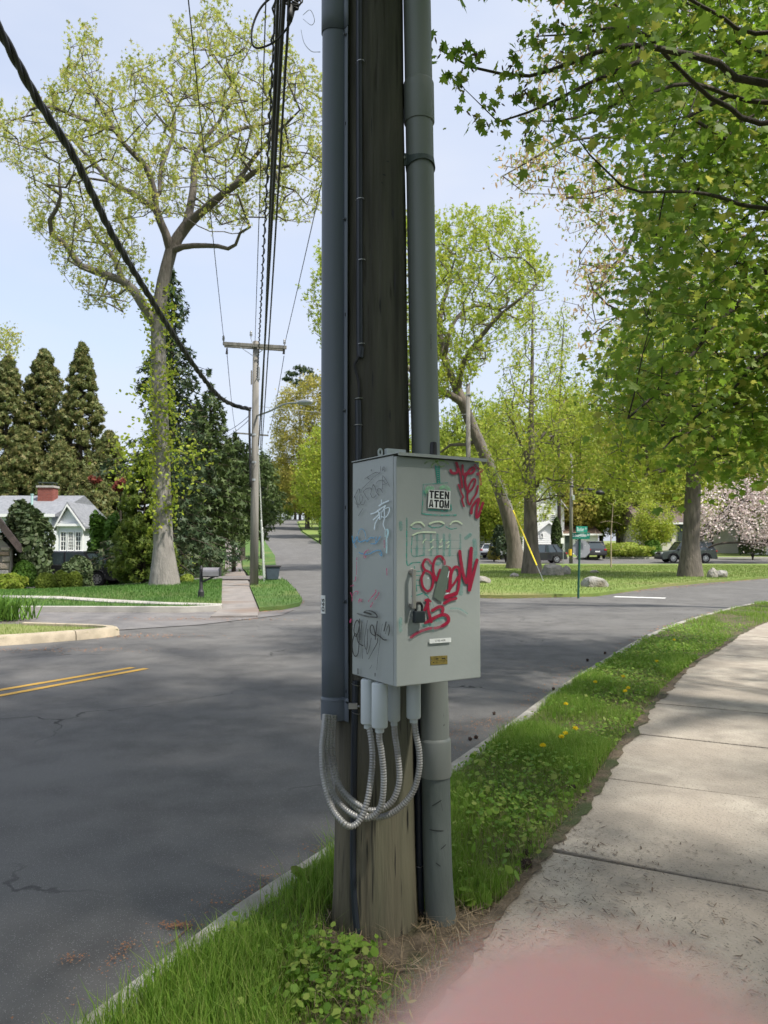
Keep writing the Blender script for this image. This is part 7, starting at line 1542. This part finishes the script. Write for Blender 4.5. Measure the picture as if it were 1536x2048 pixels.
# mailbox
b = G(402, 1196, .1); dm = b.y; mbx = thing('mailbox', 'grey mailbox on a black post at the lawn corner', 'mailbox', b)
pz = P(403, 1135, dm).z; MB().lathe([(.09, -.05), (.09, .18), (.075, .2), (.06, .24), (.05, .26), (.05, pz-b.z-.06), (.06, pz-b.z-.05), (.045, pz-b.z), (.01, pz-b.z+.06)], 14, b).build('post', M['plastic'], mbx, smooth='auto')
x0, x1 = P(407, 1140, dm).x, P(440, 1140, dm).x; z0, z1 = P(0, 1152, dm).z, P(0, 1135, dm).z; rr = (z1-z0)/2; prof = [(-rr*.85, 0), (-rr*.85, rr)]+[(-rr*.85*math.cos(math.pi*i/8), rr+rr*math.sin(math.pi*i/8)) for i in range(1, 8)]+[(rr*.85, rr), (rr*.85, 0)]
vs = [(x, dm+y, z0+z) for x in (x0, x1) for y, z in prof]; k = len(prof); MB().add(vs, [(i, i+1, k+i+1, k+i) for i in range(k-1)]+[tuple(range(k))[::-1], tuple(range(k, 2*k)), (0, k, 2*k-1, k-1)]).build('box', pm('mailgrey', lin(.25, .24, .26), lin(.20, .19, .20), 5, .45, metal=.4), mbx)
MB().box((x1+.01, dm, (z0+z1)/2), (.025, rr*1.9, z1-z0+.02)).build('front_door', M['plastic'], mbx, bevel=.01); MB().bar((b.x+.05, dm, z0-.16), (x0+(x1-x0)*.7, dm, z0-.01), .04, .05).build('bracket', M['plastic'], mbx); MB().box(((x0+x1)/2-.05, dm, z0-.015), (x1-x0, .12, .03)).build('shelf', M['plastic'], mbx)
# wheeled bin
b = G(543, 1162, .07); db = b.y; w0, w1 = .62, .50; hb = P(541, 1131, db).z-b.z; bn = thing('trash_bin', 'blue grey wheeled trash bin by the road beyond the far pole', 'bin', b, R(20)); vs = []
for z, s in ((.06, w1), (hb-.06, w0)): vs += [(-s/2, -s/2, z), (s/2, -s/2, z), (s/2, s/2, z), (-s/2, s/2, z)]
bm_ = pm('binplastic', lin(.055, .075, .095), lin(.045, .06, .08), 6, .5); MB().add(vs, [(3, 2, 1, 0), (0, 1, 5, 4), (1, 2, 6, 5), (2, 3, 7, 6), (3, 0, 4, 7), (4, 5, 6, 7)]).build('bin_body', bm_, bn, local=True, bevel=.03)
MB().box((0, 0, hb-.03), (w0+.10, w0+.08, .07)).build('lid', M['plastic'], bn, local=True, bevel=.02); MB().tube([(-.25, w0/2+.08, hb-.1), (.25, w0/2+.08, hb-.1)], .02, 6).build('grip', M['plastic'], bn, local=True)
for s in (-1, 1): MB().lathe([(.10, -.03), (.10, .03)], 14, (s*.24, w1/2, .10), axis=(1, 0, 0)).build('wheel', M['tyre'], bn, local=True)
# street name post with the back of a stop sign
b = G(1156, 1190, .1); dg = b.y; sp_ = thing('street_sign', 'green post with two street name blades and the back of an octagonal sign', 'street sign', b)
tp_ = P(1159.6, 1077, dg); MB().tube([b-Vector((0, 0, .2)), tp_], .033, 8).build('post', M['postgreen'], sp_)
oc = P(1162.5, 1098, dg+.05); ro = 18.5/F*dg; MB().prism([(oc.x+ro*math.cos(R(22.5+45*i)), oc.z+ro*math.sin(R(22.5+45*i))) for i in range(8)], dg+.035, dg+.041).build('octagon_panel', M['signgrey'], sp_)
for (x, y) in [(1162.5, 1088), (1162.5, 1108), (1170, 1091), (1155, 1111)]: MB().lathe([(.012, 0), (.008, .006)], 8, P(x, y, dg+.034), axis=(0, -1, 0)).build('rivet', M['trim'], sp_)
def blade(name, x0, y0, x1, y1, d, txt, ty0, ty1, tx0, tx1, rz, tm):
    pa, pb = P(x0, y1, d), P(x1, y0, d); c = (pa+pb)/2; m = Matrix.Translation(c) @ Matrix.Rotation(rz, 4, 'Z'); w_, h_ = (pb.x-pa.x)/math.cos(rz), pb.z-pa.z; mb = MB(); mb.box((0, 0, 0), (w_, .006, h_)); mb.v = [tuple(m @ Vector(v)) for v in mb.v]; bl = mb.build(name, M['signgreen'], sp_)
    for s_, u0, u1, v0, v1 in txt:
        v, f = text_mesh(s_, .02); MB().add([m @ Vector((-w_/2+w_*(u0+(u1-u0)*q[0]), -.0045, -h_/2+h_*(v0+(v1-v0)*q[1]))) for q in v], f).build('lettering', tm, bl)
white_l = pm('letter_white', lin(.80, .82, .80), None, 5, .5); grey_l = pm('letter_grey', lin(.40, .50, .47), None, 5, .5)
blade('upper_blade', 1151, 1052.5, 1176, 1065, dg-.02, [('Butler', .08, .72, .2, .82), ('St', .8, .95, .5, .85)], 0, 0, 0, 0, R(22), grey_l)
blade('lower_blade', 1145, 1065.5, 1179, 1078, dg-.05, [('Loughlin', .03, .80, .18, .86), ('Av', .84, .97, .5, .88)], 0, 0, 0, 0, R(-6), white_l)
# poles beyond the island
b = on((937-768)/1500*46, 46, .1); pt_ = thing('utility_pole', 'weathered utility pole rising behind the cabinet on the right', 'utility pole', b); MB().tube([b, P(936, 768, 46)], [.17, .125], 14).build('pole', M['oldpole'], pt_, smooth=True); MB().box(P(937, 790, 46), (.3, .3, .06)).build('band', M['galv'], pt_)
ga = P(944, 830, 46); gb = G(1087, 1162, .1); gy = thing('guy_wire', 'guy wire with yellow guard leaning past the grey tree trunk', 'guy wire', gb); MB().tube([ga, gb], .012, 5).build('strand', M['galv'], gy); MB().tube([ga+(gb-ga)*((1050-830)/332), ga+(gb-ga)*((1140-830)/332)], .035, 8).build('yellow_guard', pm('guard_yellow', lin(.72, .58, .03), lin(.60, .48, .03), 6, .5), gy)
b = on((1141-768)/1500*64.5, 64.5, .1); pt2 = thing('utility_pole', 'grey utility pole behind the street sign with yellow marker', 'utility pole', b); MB().tube([b, P(1143, 905, 64.5)], [.16, .12], 12).build('pole', M['oldpole'], pt2, smooth=True)
MB().lathe([(.17, 0), (.17, .55)], 12, P(1141, 1111, 64.5), caps=False).build('marker_band', pm('band_yellow', lin(.75, .48, .02), None, 4, .5), pt2)
MB().box(P(1147, 995, 64.3), (.18, .15, .42)).build('meter_box', M['trim'], pt2)
for (x0, x1, y, w_) in [(1139, 1152, 973, .1), (1155, 1168, 979, .16), (1170, 1190, 979, .12), (1192, 1208, 985, .22)]: tag(MB().tube([P(x0, y, 64), P((x0+x1)/2, y+.4, 64), P(x1, y+.5, 64)], [w_*.6, w_, w_*.6], 7).build('cable_closure', M['black'], None, smooth=True), ['black splice closure on the wire at the pole', 'small black splice closure second along the wire', 'long black splice closure third along the wire', 'rightmost black splice closure on the wire'][[1139, 1155, 1170, 1192].index(x0)], 'cable closure', 'splice closures on the far wire')
wire_('overhead_wire', 'far thin wire crossing behind the right hand trees', sagged(P(1143, 973, 64), P(1620, 985, 60), .4), .018, 4); wire_('overhead_wire', 'far thin wire from the hidden pole to the grey pole', sagged(P(937, 848, 46), P(1143, 940, 64.4), .5), .014, 4); wire_('overhead_wire', 'pale thin wire from lamp pole towards the island pole', sagged(P(512, 812, d2), P(936, 828, 46), .25), .013, 4, M['galv'])
wire_('overhead_wire', 'upper far wire from the lamp pole over the left lawn', sagged(P(500, 830, d2), P(430, 868, 45), .2), .012, 4); wire_('overhead_wire', 'lower far wire from the lamp pole over the left lawn', sagged(P(500, 838, d2), P(430, 880, 45), .2), .012, 4)
b = on((1126-768)/1500*62.5, 62.5, .1); ps = thing('parking_sign', 'small white roadside sign on a thin post by the black car', 'sign', b); MB().tube([b, P(1125.5, 1076, 62.5)], .03, 6).build('post', M['galv'], ps); a_, b_ = P(1122.5, 1087, 62.3), P(1129, 1076, 62.3); MB().box(((a_.x+b_.x)/2, 62.42, (a_.z+b_.z)/2), (b_.x-a_.x, .01, b_.z-a_.z)).build('panel', M['trim'], ps)
# far little signs on the hill road
b = on((527-768)/1500*70, 70, .1); ps = thing('roadside_sign', 'small white sign on the left verge of the hill road', 'sign', b); MB().tube([b, P(527, 1066, 70)], .03, 6).build('post', M['galv'], ps); MB().box(P(527.5, 1071, 69.9), (.3, .01, .55)).build('panel', M['trim'], ps)
# mid distance trunk beyond the far pole
b = G(485, 1121, .05); tn = thing('verge_tree', 'slim pale trunk under the conifers on the far grass strip', 'tree', b); g = Grow(); g.limb([b, P(486, 1085, b.y), P(488, 1050, b.y), P(490, 1000, b.y)], .28, .16, .6); att = in_poly_px([(470, 1010), (470, 940), (500, 900), (540, 920), (545, 1020), (510, 1050)], 200, b.y-2, b.y+3); g.grow(att, .7, .1, .02, lo=3); g.mesh('trunk', B['grey'], tn, .02); lp, ld = g.leaf_points(14, .4, back=2); scatter('crown', lp, RNG.uniform(.3, .5, len(lp)), 'sprig', ML['yew'], tn, axis=ld+RNG.normal(0, .6, ld.shape)+np.array([0, 0, -.4]))

# ------------------------------------------------------------------ boulders
M['rock'] = pm('rock', lin(.34, .32, .29), lin(.20, .185, .165), 2.2, .9, .9, 7, dist=.12, c3=lin(.26, .24, .20)); M['rockmoss'] = pm('rockmoss', lin(.36, .35, .33), lin(.23, .22, .20), 2.5, .9, 1, 7, dist=.16, c3=lin(.10, .085, .04))
def rock(label, px, py, wpx, hpx, mat, seed, d=None, dy=.8):
    b = G(px, py, .1); d = b.y; r = np.random.default_rng(seed); rx = wpx/2/F*d; rz = hpx/F*d; mb = bmesh.new(); bmesh.ops.create_icosphere(mb, subdivisions=4, radius=1); k = [(norm(r.normal(size=3)), r.uniform(.72, .98)) for _ in range(26)]
    for v in mb.verts:
        c = np.array(v.co); s = min([1.0]+[o_/max(1e-3, float(c@n_)) for n_, o_ in k if c@n_ > .2]); c = c*s*(1+.025*math.sin(9*c[0]+seed)+.02*math.sin(13*c[1])); v.co = (c[0]*rx, c[1]*rx*dy, max(-.25, c[2]+.12)*rz*1.02)
    me = bpy.data.meshes.new('boulder'); mb.to_mesh(me); mb.free(); me.materials.append(mat); me.shade_smooth(); me.set_sharp_from_angle(angle=R(22)); o = bpy.data.objects.new('boulder', me); COL.objects.link(o); o.location = b+Vector((0, rx*dy*.5, 0)); tag(o, label, 'boulder', 'boulders on the island lawn')
rock('largest boulder beside the grey trunk on the island', 1107, 1151, 46, 24, M['rock'], 1); rock('smaller block leaning on the largest boulder', 1134, 1149, 22, 16, M['rock'], 2)
rock('mossy flat boulder right of the street sign post', 1194, 1174, 62, 19, M['rockmoss'], 3); rock('low dark stone above the mossy boulder', 1190, 1146, 20, 6, M['rock'], 4); rock('pale stone cut off by the cabinet edge', 962, 1166, 48, 12, M['rock'], 5)
rock('small grey stone left of the grey trunk', 1029, 1154, 20, 8, M['rock'], 6); rock('tan boulder on the lawn right of the roadside trunk', 1428, 1155, 26, 17, M['rock'], 7); rock('lighter half of the tan boulder pair', 1446, 1155, 24, 15, M['rockmoss'], 8)

# ------------------------------------------------------------------ the hand of the person taking the picture: one finger reaches up before the lens
def cam_pt(x, y, z): return camo.matrix_world @ Vector((x, y, -z))
camo.matrix_world = Matrix.Translation(camo.location) @ camo.rotation_euler.to_matrix().to_4x4()
skin, nt_, n_, bs = newmat('skin'); bs.inputs['Base Color'].default_value = (.62, .30, .26, 1); bs.inputs['Roughness'].default_value = .5; bs.inputs['Subsurface Weight'].default_value = 1.0; bs.inputs['Subsurface Radius'].default_value = (1.0, .35, .25); bs.inputs['Subsurface Scale'].default_value = .02
nz_ = n_.new('ShaderNodeTexNoise'); nz_.inputs['Scale'].default_value = 180; mx_ = n_.new('ShaderNodeMix'); mx_.data_type = 'RGBA'; mx_.inputs[6].default_value = (.97, .50, .44, 1); mx_.inputs[7].default_value = (.95, .45, .40, 1); nt_.links.new(nz_.outputs['Fac'], mx_.inputs[0]); nt_.links.new(mx_.outputs[2], bs.inputs['Base Color'])
J = []; E = []; RR = []
def chain(start, pts):
    p = start
    for (x, y, z, r) in pts: J.append((x, y, z)); RR.append(r); i = len(J)-1; (E.append((p, i)) if p is not None else None); p = i
    return p
wr = chain(None, [(.075, -.175, -.030, .024)]); chain(wr, [(.105, -.255, -.085, .028), (.14, -.36, -.16, .034), (.17, -.46, -.24, .038)])
palm = chain(wr, [(.058, -.135, -.008, .021)])
chain(palm, [(.034, -.104, .022, .0125), (.0190, -.074, .037, .0098), (.0110, -.048, .035, .0098), (.0086, -.0275, .0296, .0106), (.0080, -.0192, .0291, .0103)])
chain(palm, [(.044, -.108, .022, .012), (.036, -.086, .055, .0092), (.034, -.098, .078, .0085), (.036, -.118, .076, .0072)]); chain(palm, [(.060, -.112, .018, .0118), (.056, -.096, .052, .009), (.054, -.112, .070, .0082), (.055, -.130, .062, .007)])
chain(palm, [(.074, -.120, .010, .0105), (.073, -.108, .038, .0078), (.071, -.124, .050, .007), (.070, -.138, .042, .0062)]); chain(wr, [(.050, -.150, -.036, .0135), (.030, -.125, -.034, .011), (.020, -.102, -.026, .0092), (.017, -.090, -.018, .008)])
me = bpy.data.meshes.new('hand'); o0 = cam_pt(.058, -.135, -.008); me.from_pydata([tuple(cam_pt(x, y, z)-o0) for x, y, z in J], E, []); hd = link_mesh('hand', me, skin); hd.location = o0
sk = hd.modifiers.new('skin', 'SKIN'); sk.use_smooth_shade = True; sk.branch_smoothing = .3
for i, r in enumerate(RR): hd.data.skin_vertices[0].data[i].radius = (r, r)
hd.data.skin_vertices[0].data[0].use_root = True
hd.modifiers.new('subd', 'SUBSURF').levels = 2; hd.modifiers['subd'].render_levels = 3
tag(hd, 'pink blurred fingertip of a hand held close in front of the camera', 'hand')

# ------------------------------------------------------------------ members of a group told apart by where they stand
ORD = 'first second third fourth fifth sixth seventh eighth ninth tenth eleventh twelfth thirteenth fourteenth fifteenth sixteenth seventeenth eighteenth nineteenth twentieth'.split()
def ordinal(i): return ORD[i] if i < 20 else 'twenty-'+ORD[i-20]
KIND = {}
for grp, fmt in [('woodland trees behind the cross street', 'leafy woodland tree behind the cross street, {} from the left'), ('trees round the top of the hill road', 'spring tree at the hill road top, {} from the left'), ('small spring trees along the cross street', 'small leafy tree on the cross street verge, {} from the left'),
                 ('dandelions in the verge', 'yellow dandelion in the verge grass, {} nearest the pole'), ('seed cones fallen on the ground', None)]:
    mem = [o for o in bpy.data.objects if o.get('group') == grp and o.parent is None]
    if fmt is None:
        for key, f2 in (('pavement edge', 'small dark seed cone at the pavement edge, {} nearest the pole'), ('gutter', 'small dark seed cone in the road gutter, {} nearest the pole')):
            m2 = [o for o in mem if key in o['label'] and o['label'].startswith('small')]
            ctr = lambda o: (Vector(o.data.vertices[0].co)+o.location-POLE).length
            for i, o in enumerate(sorted(m2, key=ctr)): o['label'] = f2.format(ordinal(i))
        continue
    key = (lambda o: (o.location-POLE).length) if 'nearest' in fmt else (lambda o: o.location.x/max(1, o.location.y))
    for i, o in enumerate(sorted(mem, key=key)): o['label'] = fmt.format(ordinal(i))
